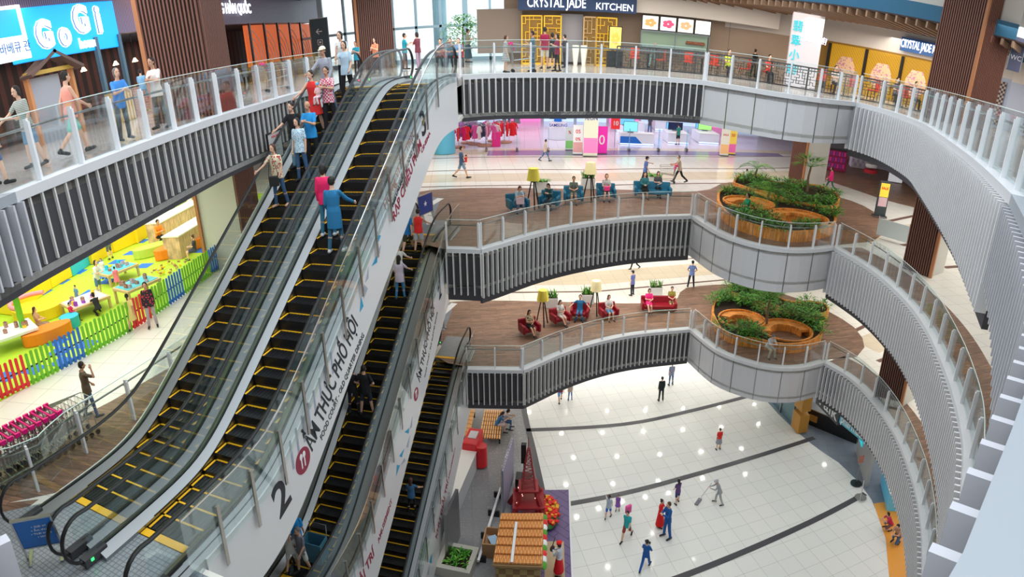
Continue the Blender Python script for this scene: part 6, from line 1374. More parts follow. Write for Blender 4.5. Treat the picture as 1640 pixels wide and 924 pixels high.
for k, (a, b_) in enumerate(((.08, .26), (.28, .45), (.47, .62))):
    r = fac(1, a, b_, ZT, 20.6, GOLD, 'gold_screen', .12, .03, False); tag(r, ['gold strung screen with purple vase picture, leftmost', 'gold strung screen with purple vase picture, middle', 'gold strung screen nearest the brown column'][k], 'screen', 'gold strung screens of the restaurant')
    w = (b_-a)*math.dist(FA[1], FA[2]); b = MB(); [b.box((-w/2+w*i/40, -.05, 1.15), (.02, .02, 2.3), 0) for i in range(41)]; b.build('strings', M('string_dark', (.35, .2, .02), .5), r); b = MB(); b.loft([((0, -.09, .5), .3, .02), ((0, -.09, .9), .6, .02), ((0, -.09, 1.3), .55, .02), ((0, -.09, 1.75), .3, .02)], 12); b.build('vase_picture', pattern_mat('vase_pattern', (.5, .2, .35), (.75, .5, .3), 'spots', 9), r)
    MB().box((-w/2-.1, -.1, 1.15), (.12, .12, 2.3)).build('frame_post', BLACK, r)
s5 = fac(1, .44, .72, 20.85, 21.5, M('sign_box_blue', (.03, .10, .28), .4), 'shop_sign', .3, .15, False); tag(s5, 'blue sign with white letters partly behind the big brown column', 'sign'); text('CRYSTAL JADE KITCHEN', .55, MATS['sign_text'], (-.1, -.1, .34), (1, 0, 0), (0, 0, 1), s5, 'lettering', .01, .004, width=2.7)
fac(2, 0, 1, 20.6, 22.4, BW, 'wall_right_band'); fac(2, 0, 1, ZT, 20.6, M('pillar_blue', (.45, .52, .66), .4), 'wall_right_pillars')
fac(3, 0, 1, ZT, 22.4, BW, 'wall_right_band')
SEQ = pattern_mat('sequin', (.06, .05, .06), (.45, .38, .33), 'check', 9)
for k in range(4):
    r = fac(*((1, .80, .86) if k == 0 else (1, .92, .98) if k == 1 else (2, .1+.2*(k-2), .2+.2*(k-2))), ZT+.1, 20.5, SEQ, 'sequin_panel', .1, .05, False); tag(r, 'dark glittering panel between pale blue pillars', 'panel', 'glittering panels of the corner shop')
fac(2, 0, 1, 21.6, 22.4, BLU, 'wall_right_blue', .12)
se = smoothpath([(6.5, 32.8), (8.9, 31.2), (10.4, 28.7), (11.9, 25.6), (14.2, 22.4), (16.5, 19.5)], .5)
struct(MB().prism(se+[(21.5, 20), (21.9, 25.4), (15.1, 33.4), (9.8, 34.2)], 21.75, 21.8).build('ceiling_slat_base', M('slat_back', (.05, .03, .025), .7)))
b = MB(); rs = resample(se, .42)
for (x, y), (nx, ny) in zip(rs, normals(rs)): b.box((x-nx*2.0+nx*.1, y-ny*2.0, 21.62), (4.2, .07, .22), 0, math.atan2(ny, nx))
struct(b.build('ceiling_slats', M('slat_timber', (.30, .19, .12), .5)))
struct(MB().ribbon(se, 21.8, 22.35, .06).build('trim_15', BLU)); struct(MB().ribbon(offset(se, -.2), 22.3, 24.3, .06).build('trim_16', BW))
struct(MB().prism(smoothpath([(9, 30), (10.9, 27), (12.3, 23.2), (12.6, 20), (11.4, 15.6), (8.6, 10), (7, 6.5)], .8)+[(30, 2), (34, 30), (20, 36), (9, 36)], 24.2, 24.3).build('ceiling_upper', M('ceiling_cream', (.62, .58, .52), .7)))
# restroom sign on the big column
rs_ = board('restroom_sign', 'dark hanging sign with arrow beside the brown column', 'sign', (17.75, 20.7), ZT+2.5, -35, .5, 1.25, (M('sign_violet', (.10, .11, .2), .5), STEELD), 0, 0, False, .12, [('\u2193', .3, 0, .95, WT), ('WC', .26, 0, .5, WT)])
def downlight(x, y, z, grp, lab): 
    o = MB().cyl((0, 0, -.02), (0, 0, .0), .12, 16).build('downlight', LAMP); o.location = (x, y, z); tag(o, lab, 'light', grp)
for path, z, nm, lb in ((edgeL3_mid, Z[3]-1.36, 'downlights under the top floor edge', 'round downlight under the dark finned top floor edge'), (edgeL2_mid, Z[2]-1.51, 'downlights under the middle gallery', 'round downlight under the middle gallery edge'), (edgeL3_right, Z[3]-1.36, 'downlights under the right hand sweep', 'round downlight under the pale finned sweep at the right'), (edgeL1_mid, Z[1]-1.61, 'downlights under the lowest gallery', 'round downlight under the lowest gallery edge')):
    for x, y in resample(offset(sm(path), -.7), 1.5): downlight(x, y, z, nm, lb)
for z, nm in ((Z[1]-1.61, 'downlights in the ceiling over the ground floor'), (Z[2]-1.51, 'downlights in the ceiling over the lowest gallery')):
    for i in range(9):
        for j in range(4): downlight(-3+2.7*i+.6*(j % 2), 30.5+2.6*j, z, nm, 'round downlight '+nm.split(' ', 1)[1])
# ================================================================== MIDDLE FLOOR STORE BEYOND THE LOUNGE
zs = Z[2]+.02
x, y = P(710, 248, zs); o = MB().cyl((0, 0, 0), (0, 0, 4.5), .75, 28).build('round_column', M('column_sky', (.10, .42, .62), .35), None, True); o.location = (x, y+.8, zs); tag(o, 'thick sky blue round column at the clothes store', 'column')
GC = [(.75, .02, .03), (.45, .15, .55), (.06, .08, .14), (.7, .1, .35), (.75, .7, .7), (.8, .35, .45), (.12, .15, .25), (.85, .02, .15), (.2, .2, .22)]
def garment_mesh():
    b = MB(); b.loft([((0, 0, -.95), .24, .05), ((0, 0, -.5), .17, .05), ((0, 0, -.1), .19, .05), ((0, 0, 0), .05, .03)], 10)
    for s in (1, -1): b.capsule((s*.17, 0, -.1), (s*.3, 0, -.45), .05, .04, 6)
    return b
gm = garment_mesh()
def rack(label, u, v, n, cols, round_=True, rad=.6, base=None):
    x, y = P(u, v, zs); r = E('clothes_rack', label, 'rack', (x, y, zs)); b = MB(); b.cyl((0, 0, 0), (0, 0, 1.5), .025, 8)
    k = 24; b.tube([(rad*math.cos(2*math.pi*i/k), rad*math.sin(2*math.pi*i/k), 1.5) for i in range(k+1)], .018, 5); b.box((0, 0, 1.5), (2*rad, .02, .02)); b.build('rack_frame', WIRE, r); MB().cyl((0, 0, 0), (0, 0, .06), rad*.8, 20).build('base', M('base_wood', (.5, .25, .15), .5), r)
    for i in range(n):
        a = 2*math.pi*i/n; c = cols[i % len(cols)]; o = MB(); o.v, o.f, o.m = gm.v, gm.f, gm.m; ob = o.build('garment', M('garment_%02d%02d%02d' % tuple(int(q*99) for q in c), c, .8)); ob.location = (x+rad*math.cos(a), y+rad*math.sin(a), zs+1.48); ob.rotation_euler.z = a; tag(ob, 'garment hanging on the %s' % label, 'garment', 'garments on the '+label)
rack('red rack beside the blue column', 735, 236, 8, [GC[0], GC[7]]); rack('purple rack of dresses', 748, 229, 9, [GC[1]]); rack('navy rack of dresses', 760, 231, 9, [GC[2], GC[6]]); rack('white and pink rack', 778, 233, 9, [GC[4], GC[5], GC[3]], True, .8); rack('red dress rack at the right end', 808, 228, 10, [GC[0]], True, .7); rack('dark rack at the far end', 818, 208, 7, [GC[8], GC[2]])
rack('pink rack left of the blue column', 690, 230, 7, [GC[3], GC[5]]); rack('pink and white rack left of the red one', 791, 226, 8, [GC[3], GC[4]])
o = MB().box((0, 0, .5), (.6, .5, 1.0)).build('display_plinth', M('plinth_pink', (.8, .02, .25), .5)); x, y = P(795, 234, zs); o.location = (x, y, zs); tag(o, 'bright pink plinth among the clothes racks', 'plinth')
SCR = M('screen_glow', (.10, .35, .6), .4, 0, .8); SCRD = M('screen_navy', (.01, .02, .08), .2); WCT = M('counter_white', (.75, .8, .88), .3); BLC = M('counter_blue', (.01, .16, .6), .4)
def counter(label, u, v, w, d, h, mats=(WCT, None), rz=0, shelf=True, goods=0, cat='counter'):
    x, y = P(u, v, zs); r = E('display_counter', label, cat, (x, y+d/2, zs), rz); MB().box((0, 0, h/2), (w, d, h)).build('body', mats[0], r, False, .02); MB().box((0, 0, h+.02), (w+.04, d+.04, .04)).build('countertop', WHITE, r); MB().box((0, 0, .05), (w-.04, d+.03, .08)).build('plinth', M('plinth_glow', (.5, .65, 1), .5, 0, 1), r)
    if mats[1]: MB().add([(-w/2, -d/2-.005, .1), (w*.15, -d/2-.005, .1), (-w*.05, -d/2-.005, h*.75), (-w/2, -d/2-.005, h*.75), (-w/2, -d/2-.012, .1), (w*.15, -d/2-.012, .1), (-w*.05, -d/2-.012, h*.75), (-w/2, -d/2-.012, h*.75)], [(4, 5, 6, 7), (0, 3, 2, 1), (0, 1, 5, 4), (1, 2, 6, 5), (2, 3, 7, 6), (3, 0, 4, 7)]).build('blue_panel', mats[1], r)
    return r, x, y+d/2
def tv(label, x, y, z, w, h, mat=SCR, a=0, grp=None):
    r = E('television', label, 'television', (x, y, z), a, grp); bz = MB().box((0, 0, h/2+.08), (w, .05, h)).build('bezel', BLACK, r, False, .005); MB().box((0, -.028, h/2+.08), (w-.05, .006, h-.05)).build('screen', mat, bz); MB().box((0, 0, .04), (w*.4, .2, .05)).build('stand', STEELD, r)
r, x, y = counter('white counter with blue wedge panel, front of the phone shop', 1020, 232, 2.6, 1.0, .8, (WCT, BLC)); tv('television on the blue wedge counter', x-.5, y-.2, zs+.84, 1.1, .75, M('screen_sea', (.15, .5, .55), .4, 0, .8)); tv('dark television behind the blue wedge counter', x-.7, y+.9, zs+1.2, 1.3, .5)
counter('low white counter behind the blue wedge counter', 1010, 212, 2.4, 1.2, .8)
for lab, u, v, w, d, m in [('white shop counter with dark screen, centre', 1086, 230, 1.7, 2.2, SCRD), ('white shop counter behind the salesperson', 1068, 209, 2.2, 1.6, SCR), ('white shop counter with green and blue screens', 1135, 230, 1.7, 2.6, M('screen_lime', (.25, .6, .15), .4, 0, .7))]:
    r, x, y = counter(lab, u, v, w, d, .75, (WCT, None)); tv('television standing on the %s' % lab, x, y+.3, zs+.79, w*.7, .6, m); tv('second television on the %s' % lab, x-.2, y+1.0, zs+.79, w*.5, .5, SCR)
def totem(label, u, v, w, h, col, lines=(), name='poster_stand', z=zs, rz=0, cat='sign', col2=None):
    x, y = P(u, v, z); r = E(name, label, cat, (x, y, z), rz); pn = MB().box((0, 0, h/2+.03), (w, .06, h)).build('panel', M('poster_%02d%02d%02d' % tuple(int(q*99) for q in col), col, .5, 0, .25), r); MB().box((0, 0, .02), (w, .4, .04)).build('base', STEELD, r)
    if col2: MB().box((0, -.035, h*.25), (w*.96, .01, h*.35)).build('lower_field', M('poster_%02d%02d%02d' % tuple(int(q*99) for q in col2), col2, .5, 0, .25), r)
    for t, s, z_, m in lines: text(t, s, m, (0, -.042, z_), (1, 0, 0), (0, 0, 1), pn, 'lettering', .003, .004)
    return r
TB = M('text_deepblue', (.02, .05, .4), .5)
x, y = P(893, 222, zs); kk = E('phone_kiosk', 'white round phone kiosk with brand name and dark screen', 'kiosk', (x, y, zs)); MB().cyl((0, 0, 0), (0, 0, .9), .75, 24).build('body', WCT, kk, True); MB().cyl((0, 0, .9), (0, 0, 1.3), .62, 24).build('name_ring', WHITE, kk, True); text('SAMSUNG', .3, TB, (0, -.78, 1.1), (1, 0, 0), (0, 0, 1), kk, 'lettering', .004, .004); MB().box((0, .3, 1.9), (1.3, .1, .9)).build('screen', SCRD, kk); MB().cyl((0, 0, 1.3), (0, 0, 1.6), .3, 12).build('neck', BLC, kk)
for lab, u, v, w, h, c, l, c2 in [('leaflet rack with coloured sheets leaning left', 912, 240, .6, 1.5, (.55, .6, .6), [('%', .3, 1.2, REDT)], (.2, .5, .15)), ('white price board with red numerals', 925, 247, .65, 1.9, (.7, .7, .72), [('05', .35, 1.5, REDT), ('0%', .3, 1.0, REDT)], (.6, .3, .3)),
    ('tall cream poster pillar with pink lower half', 945, 250, .95, 2.8, (.62, .62, .50), [('\u00c6ON', .34, 2.45, TB)], (.85, .2, .45)), ('pink poster with a big zero', 963, 246, .75, 1.8, (.7, .02, .35), [('0', .9, .9, WT)], None),
    ('poster stand with green top, left of the pink one', 1159, 249, .65, 1.9, (.7, .68, .6), [('SALE', .2, 1.5, REDT)], (.8, .45, .2)), ('poster stand with yellow top and pink field', 1171, 247, .6, 1.8, (.85, .6, .1), [('50', .3, 1.4, REDT)], (.8, .15, .4))]:
    totem(lab, u, v, w, h, c, l, col2=c2)
x, y = P(984, 236, zs); r = E('price_sign', 'red square sign with the number 10 on a pole', 'sign', (x, y, zs)); MB().cyl((0, 0, 0), (0, 0, 1.3), .02, 6).build('pole', STEELD, r); MB().box((0, 0, 1.75), (.65, .05, .9)).build('panel', M('poster_red', (.75, .03, .04), .5, 0, .25), r); text('10', .42, WT, (0, -.03, 1.7), (1, 0, 0), (0, 0, 1), r, 'lettering', .003, .01)
for k, u in enumerate((779, 828, 878, 1007, 1054, 1099)):
    x, y = P(u, 242, zs); r = E('security_gate', 'slim clear security gate at the store entrance', 'gate', (x, y, zs), 1.57, 'security gates at the store entrance'); MB().box((0, 0, .1), (.5, .16, .2)).build('base', STEELD, r, False, .02); MB().box((0, 0, .85), (.42, .03, 1.4)).build('pane', GLASSB, r)
SH = M('shelf_lit', (.5, .65, .85), .5, 0, .6); rnd = random.Random(4)
for k in range(9):
    x = -3+3.1*k; r = E('wall_shelf', 'lit wall shelf unit at the back of the store', 'shelf', (x, 61.5+.12*k, zs), -.02, 'lit shelf units at the back of the store'); MB().box((0, .3, 1.5), (2.8, .1, 3)).build('back_panel', [SH, M('shelf_pink', (.8, .2, .5), .5, 0, .6), SH][k % 3], r)
    for j in range(4):
        MB().box((0, 0, .5+.6*j), (2.8, .5, .05)).build('shelf_board', WHITE, r)
        b = MB(); [b.box((-1.2+.35*i, 0, .68+.6*j), (.28, .2, .3+.1*rnd.random()), 0) for i in range(8)]; b.build('goods', mcol(rnd.choice(GC)), r)['kind'] = 'stuff'
# right side: cosmetics and appliance stands
for lab, u, v, w, d, h, c in [('dark shelf with pink packages at the right shops', 1336, 272, 1.6, .8, 1.5, (.35, .03, .12)), ('white kiosk with pink rose picture', 1376, 268, 1.6, 1.3, 1.1, (.75, .65, .8)), ('white rounded cooler stand', 1412, 270, 1.6, 1.2, 1.2, (.72, .68, .85))]:
    x, y = P(u, v, zs); r = E('shop_stand', lab, 'stand', (x, y, zs), -.35); MB().box((0, 0, h/2), (w, d, h)).build('body', mcol(c), r, False, .04); MB().box((0, 0, h+.03), (w+.06, d+.06, .05)).build('top', WHITE if c[0] > .5 else BLACK, r)
    b = MB(); [b.box((-w/2+.12+w*.13*i, -d/2-.02, h*(.25+.3*j)), (w*.1, .05, h*.2), (i+j) % 2) for i in range(7) for j in range(3)]; b.build('packages', [M('pack_pink', (.75, .05, .3), .5), M('pack_violet', (.3, .05, .35), .5)] if c[0] < .5 else [WHITE, M('pack_lilac', (.55, .45, .7), .5)], r)
x, y = P(1392, 284, zs); r = E('round_rack', 'round red and white tiered rack', 'rack', (x, y, zs)); MB().cyl((0, 0, 0), (0, 0, 1.6), .05, 8).build('pole', STEELD, r)
for k in range(3): MB().cyl((0, 0, .35+.42*k), (0, 0, .6+.42*k), .5-.06*k, 18).build('tier', [M('tier_red', (.6, .03, .05), .5), WHITE][k % 2], r)
totem('white banner with blue lettering by the appliance stand', 1433, 292, 1.1, 1.5, (.75, .75, .8), [('FESTIVAL', .2, 1.2, TB), ('Panasonic', .18, .6, TBLK)], rz=-.3)
x, y = P(1408, 347, zs); r = E('information_totem', 'dark totem with yellow and pink poster on the tiles', 'sign', (x, y, zs), -.25); MB().box((0, 0, .04), (.75, .5, .08)).build('base', STEELD, r); MB().box((0, 0, 1.0), (.62, .16, 1.95)).build('casing', M('totem_slate', (.05, .07, .08), .4), r, False, .02); MB().box((0, -.09, 1.5), (.5, .02, .75)).build('screen', M('totem_yellow', (.85, .55, .05), .5, 0, .4), r); MB().box((0, -.09, .85), (.48, .02, .5)).build('leaflet', M('totem_pink', (.8, .55, .6), .5), r); text('SALE', .18, REDT, (0, -.105, 1.6), (1, 0, 0), (0, 0, 1), r, 'lettering', .003, .006)
x, y = P(1480, 330, zs); board('restroom_sign', 'dark vertical sign with arrow beside the right column', 'sign', (16.75, 21.15), Z[2]+2.2, -60, .45, 1.3, (M('sign_brown', (.09, .05, .05), .5), STEELD), 0, 0, False, .1, [('\u2193', .26, 0, 1.0, WT), ('WC', .22, 0, .5, WT)])
x, y = P(1580, 405, zs); b = MB(); b.prism(strip(smoothpath([P(1562, 360, zs), P(1572, 385, zs), P(1588, 405, zs), P(1604, 420, zs)], .4), .5), 0, .9); o = b.build('curved_counter', [BLC]); o.location = (0, 0, zs); tag(o, 'curved blue and white counter edge glimpsed past the right sweep', 'counter')
x, y = P(1427, 385, zs); r = E('glass_barrier', 'white panel barrier beside the middle gallery rail', 'barrier', (x, y, zs), -.9); MB().box((0, 0, .5), (1.6, .05, .8)).build('panel', M('barrier_white', (.6, .68, .7), .3), r); [MB().cyl((s*.8, 0, 0), (s*.8, 0, 1), .03, 8).build('post', STEEL, r) for s in (1, -1)]
# ================================================================== GROUND FLOOR THINGS
g0 = .014
BEN = M('bench_wood', (.80, .40, .12), .45)
def slatbench(label, pix, h=.42):
    q = [P(u, v, g0+h) for u, v in pix]; cx, cy = sum(p[0] for p in q)/4, sum(p[1] for p in q)/4; q = [Vector((p[0]-cx, p[1]-cy, 0)) for p in q]; r = E('slatted_bench', label, 'bench', (cx, cy, g0), 0, 'slatted timber platform benches'); n = 7
    for i in range(n):
        b = MB(); t0, t1 = i/n+.01, (i+1)/n-.01
        for j in range(9):
            s0, s1 = j/9+.012, (j+1)/9-.03; P4 = [q[0].lerp(q[3], t).lerp(q[1].lerp(q[2], t), s) for t, s in ((t0, s0), (t1, s0), (t1, s1), (t0, s1))]
            b.add([(p.x, p.y, h-.05) for p in P4]+[(p.x, p.y, h) for p in P4], [(3, 2, 1, 0), (4, 5, 6, 7), (0, 1, 5, 4), (1, 2, 6, 5), (2, 3, 7, 6), (3, 0, 4, 7)])
        b.build('slat_module', BEN, r)
    f = MB(); f.add([(p.x*.9, p.y*.9, h-.12) for p in q]+[(p.x*.9, p.y*.9, h-.05) for p in q], [(3, 2, 1, 0), (4, 5, 6, 7), (0, 1, 5, 4), (1, 2, 6, 5), (2, 3, 7, 6), (3, 0, 4, 7)]); f.build('under_frame', BLACK, r)
    for p in q: MB().box((p.x*.85, p.y*.85, (h-.1)/2), (.08, .08, h-.1)).build('leg', BLACK, r)
slatbench('slatted bench platform with two people sitting at its side', [(776, 655), (806, 656), (802, 703), (767, 701)]); slatbench('narrow slatted bench partly behind the escalator panel', [(750, 654), (761, 655), (752, 699), (741, 697)])
RR = M('counter_red', (.75, .02, .03), .35); RD = M('awning_red', (.40, .01, .03), .5)
a, b_ = P(728, 833, g0), P(762, 752, g0); L = math.dist(a, b_); r = E('cafe_counter', 'long white counter with red ends on the grey paving', 'counter', (a[0], a[1], g0), math.atan2(b_[1]-a[1], b_[0]-a[0]))
MB().box((L/2, .3, .5), (L, .7, 1.0)).build('body', M('counter_body', (.62, .64, .66), .4), r, False, .02); MB().box((L/2, .3, 1.02), (L+.05, .75, .05)).build('countertop', M('counter_top_white', (.8, .78, .72), .3), r); MB().box((-.05, .3, .52), (.1, .76, 1.04)).build('end_panel', RR, r); MB().box((L+.7, .3, .7), (1.4, .7, 1.4)).build('red_cabinet', RR, r, False, .03); MB().cyl((L+.3, -.2, .1), (L+.3, -.2, 1.2), .3, 20).build('drum', RR, r, True); MB().box((L+.8, .3, 1.42), (.6, .4, .04)).build('tray', WHITE, r)
aw = E('cafe_awning', 'narrow dark red awning beside the escalator panel', 'awning', (a[0]-.9, a[1]+.4, g0), math.atan2(b_[1]-a[1], b_[0]-a[0])); MB().box((L/2+1, .3, 2.3), (L+2.2, .6, .1)).build('top', STEELD, aw); MB().box((L/2+1, -.02, 2.15), (L+2.2, .06, .35)).build('valance', RD, aw); [MB().box((x, .3, 1.1), (.08, .08, 2.2)).build('post', STEELD, aw) for x in (.1, L+1.9)]
x, y = P(722, 868, g0); o = MB().box((0, 0, 1.2), (.12, 1.6, 2.4)).build('grey_panel', STEELD); o.location = (x+.15, y-.4, g0); o.rotation_euler.z = -.2; tag(o, 'grey upright panel near the bottom planter', 'panel')
x, y = P(733, 906, g0); r = E('floor_planter', 'square stone planter of green leaves at the bottom', 'planter', (x, y, g0), -.2); b = MB(); b.prism([(-.7, -.7), (.7, -.7), (.7, .7), (-.7, .7)], 0, .45, holes=[[(-.5, -.5), (.5, -.5), (.5, .5), (-.5, .5)]]); b.build('rim', M('stone_pale', (.5, .48, .42), .6), r); MB().box((0, 0, .3), (1, 1, .1)).build('soil', SOIL, r); f = MB(); rnd = random.Random(8); [blade(f, (rnd.uniform(-.4, .4), rnd.uniform(-.4, .4), .35), (rnd.uniform(-1, 1), rnd.uniform(-1, 1), 1), .28, .05, .6, rnd.choice([0, 1, 1, 2])) for k in range(80)]; f.build('foliage', LEAFS, r)
x, y = P(789, 880, g0); r = E('open_crate', 'open wooden crate with papers beside the hut', 'box', (x, y, g0), -.1); b = MB(); b.prism([(-.35, -.5), (.35, -.5), (.35, .5), (-.35, .5)], 0, .7, holes=[[(-.3, -.45), (.3, -.45), (.3, .45), (-.3, .45)]]); b.build('sides', M('crate_wood', (.45, .25, .12), .6), r); MB().box((0, 0, .3), (.6, .9, .04)).build('bottom', MATS['crate_wood'], r); MB().box((.05, 0, .5), (.35, .5, .03), 0, .5).build('paper', M('paper_blue', (.4, .6, .8), .5), r)
# purple herringbone mat
HB = tile_mat('herringbone', (.17, .12, .26), (.14, .10, .22), (.07, .05, .12), .34, .785, .5, .05, .5, 3)
o = MB().prism([P(822, 785, 0), P(912, 785, 0), P(914, 860, 0), P(917, 930, 0), P(905, 1010, 0), P(800, 1000, 0)], 0.014, .03).build('stage_mat', HB); tag(o, 'purple herringbone mat under the hut and tower', 'mat')
m = MB(); m.prism(strip([P(912, 785, 0), P(914, 860, 0), P(917, 930, 0)], .08), .03, .05); o = m.build('mat_edging', WHITE); tag(o, 'white edging along the right of the purple mat', 'edging')
m = MB(); m.prism([P(873, 868, 0), P(903, 868, 0), P(905, 930, 0), P(872, 930, 0)], .031, .04); o = m.build('wooden_mat', M('mat_beige', (.5, .38, .24), .6)); tag(o, 'beige plank mat under the performer', 'mat')
# hut with roof of terracotta strips
HR = 2.3; q = [P(803, 822, g0+HR), P(870, 822, g0+HR), P(868, 906, g0+HR), P(790, 903, g0+HR)]; cx, cy = sum(p[0] for p in q)/4, sum(p[1] for p in q)/4; q = [Vector((p[0]-cx, p[1]-cy, 0)) for p in q]
ht = E('market_hut', 'little market hut with orange slatted roof', 'hut', (cx, cy, g0)); TER = M('terracotta', (.78, .27, .07), .4); TER2 = M('terracotta_pale', (.85, .42, .14), .4)
b = MB(); n, m_ = 26, 12; rnd = random.Random(6)
for i in range(n):
    for j in range(m_):
        t0, t1 = (i+.08)/n, (i+.85)/n; s0, s1 = (j+.05)/m_, (j+.98)/m_; c4 = [q[0].lerp(q[1], t).lerp(q[3].lerp(q[2], t), s) for t, s in ((t0, s0), (t1, s0), (t1, s1), (t0, s1))]; zz = HR+.02+.04*(j % 2); b.add([(p.x, p.y, zz-.04) for p in c4]+[(p.x, p.y, zz+.03*(k > 1)) for k, p in enumerate(c4)], [(3, 2, 1, 0), (4, 5, 6, 7), (0, 1, 5, 4), (1, 2, 6, 5), (2, 3, 7, 6), (3, 0, 4, 7)], (i+j) % 2)
b.build('roof_strips', [TER, TER2], ht); f = MB(); f.add([(p.x*1.03, p.y*1.03, HR-.12) for p in q]+[(p.x*1.03, p.y*1.03, HR-.02) for p in q], [(3, 2, 1, 0), (4, 5, 6, 7), (0, 1, 5, 4), (1, 2, 6, 5), (2, 3, 7, 6), (3, 0, 4, 7)]); f.build('roof_base', M('hut_tan', (.35, .22, .1), .6), ht)
w_ = [p*.92 for p in q]; f = MB(); f.prism([(p.x, p.y) for p in w_], 0, HR-.12, holes=[[(p.x*.93, p.y*.93) for p in w_]]); f.build('walls', pattern_mat('hut_check', (.45, .33, .14), (.28, .16, .07), 'check', 4), ht); m = q[0].lerp(q[1], .45); m2 = q[3].lerp(q[2], .38); MB().prism(strip([(m.x*.5+m2.x*.5, m.y*.5+m2.y*.5+.7), (m2.x, m2.y)], .1), HR+.1, HR+.13).build('white_tube', WHITE, ht)
ga = MB(); 
for k in range(10): p = q[1].lerp(q[2], (k+.5)/10); ga.ell((p.x+.06, p.y, HR-.12), (.12, .2, .1), k % 3, 8, 5)
ga.build('garland', [LEAFS[1], RR, WHITE], ht)
# red lattice tower model
x, y = P(850, 832, .03); tw = E('tower_model', 'red lattice tower model wrapped in lights', 'model', (x-.1, y+.3, .03)); TR = M('tower_red', (.30, .02, .025), .4)
def tleg(b, p, q, r): b.loft([(p, r, r), (q, r*.6, r*.6)], 4)
for sx in (1, -1):
    for sy in (1, -1):
        b = MB(); b.loft([((sx*.8, sy*.8, 0), .16, .16), ((sx*.52, sy*.52, .8), .12, .12), ((sx*.30, sy*.3, 1.5), .09, .09)], 4); b.build('leg', TR, tw)
MB().box((0, 0, .85), (1.35, 1.35, .1)).build('lower_deck', TR, tw); MB().box((0, 0, 1.52), (.85, .85, .09)).build('upper_deck', TR, tw); b = MB()
for k in range(10):
    h0, h1 = 1.55+.19*k, 1.55+.19*(k+1); w0, w1 = .26*(1-k/10)+.035, .26*(1-(k+1)/10)+.035
    for sx in (1, -1):
        for sy in (1, -1): b.cyl((sx*w0, sy*w0, h0), (sx*w1, sy*w1, h1), .03, 5)
    for (ax, ay), (bx_, by_) in (((1, 1), (-1, 1)), ((-1, 1), (-1, -1)), ((-1, -1), (1, -1)), ((1, -1), (1, 1))): b.cyl((ax*w0, ay*w0, h0), (bx_*w1, by_*w1, h1), .016, 4); b.cyl((ax*w0, ay*w0, h0), (bx_*w0, by_*w0, h0), .014, 4)
b.build('lattice_shaft', TR, tw); MB().cyl((0, 0, 3.4), (0, 0, 4.0), .03, 6, 0, .01).build('spire', TR, tw)
b = MB(); [b.tube([(s*.62*math.cos(t), sy*.62, .0+.7*math.sin(t)) for t in [math.pi*i/10 for i in range(11)]], .04, 5) for s in (1,) for sy in (1, -1)]; b.build('arch', TR, tw)
b = MB(); rnd = random.Random(3)
for k in range(90): h = rnd.random()*1.4; w = .8-.36*h; sx, sy = rnd.choice([1, -1]), rnd.choice([1, -1]); b.ell((sx*(w+rnd.uniform(-.1, .1)), sy*(w+rnd.uniform(-.1, .1)), h), (.02, .02, .02), 0, 5, 4)
b.build('fairy_lights', M('fairy_warm', (1, .6, .5), .5, 0, 2), tw)
x, y = P(877, 828, .03); fb = E('flower_display', 'low heap of red and yellow flowers beside the tower', 'flowers', (x, y, .03)); b = MB(); rnd = random.Random(12)
MB().ell((0, 0, .2), (.5, 1.0, .25), 0, 14, 8).build('mound', LEAFS[3], fb, True)
for k in range(120):
    a, t = rnd.uniform(0, 6.28), math.sqrt(rnd.random()); b.box((.5*t*math.cos(a), 1.05*t*math.sin(a), .2+.3*math.sqrt(1-t*t)), (.13, .13, .09), 0 if rnd.random() < .72 else 1, rnd.uniform(0, 3), rnd.uniform(-.5, .5))
b.build('blossoms', [M('flower_red', (.75, .03, .02), .6), M('flower_yellow', (.8, .45, .03), .6)], fb)
# speaker, subwoofer, tall screen, barrier pole
x, y = P(839, 782, g0); r = E('subwoofer', 'black square subwoofer beside the dark floor band', 'speaker', (x, y, g0), -.1); MB().box((0, 0, .35), (.75, .6, .7)).build('cabinet', BLACK, r, False, .02); b = MB(); b.cyl((0, -.29, .36), (0, -.32, .36), .25, 20); b.build('grille', DARK, r)
r = E('column_speaker', 'slim black loudspeaker on a pole above the subwoofer', 'speaker', (x, y, g0+.7), -.1); MB().cyl((0, 0, 0), (0, 0, .75), .02, 8).build('pole', BLACK, r); MB().box((0, 0, 1.25), (.24, .24, 1.0)).build('cabinet', BLACK, r, False, .02)
a, b_ = P(806, 828, g0), P(822, 770, g0); L = math.dist(a, b_); r = E('banner_wall', 'tall banner wall standing left of the red tower', 'banner', (a[0], a[1], g0), math.atan2(b_[1]-a[1], b_[0]-a[0])); MB().box((L/2, 0, 1.3), (L, .06, 2.2)).build('banner', pattern_mat('banner_print', (.25, .3, .45), (.5, .4, .5), 'vstripes', 1.5), r); b = MB(); [b.box((L*k/3, .05, 1.25), (.06, .06, 2.5)) for k in range(4)]; b.box((L/2, .05, 2.45), (L, .06, .06)); b.build('truss_frame', STEEL, r)
a, b_ = P(766, 908, g0), P(802, 790, g0); L = math.dist(a, b_); r = E('barrier_pole', 'long white horizontal barrier pole on dark feet', 'barrier', (a[0], a[1], g0), math.atan2(b_[1]-a[1], b_[0]-a[0])); MB().cyl((0, 0, .3), (L, 0, .3), .06, 10).build('pole', WHITE, r, True); [MB().box((x, 0, .15), (.08, .5, .3)).build('foot', BLACK, r) for x in (.3, L*.35, L*.66, L-.3)]
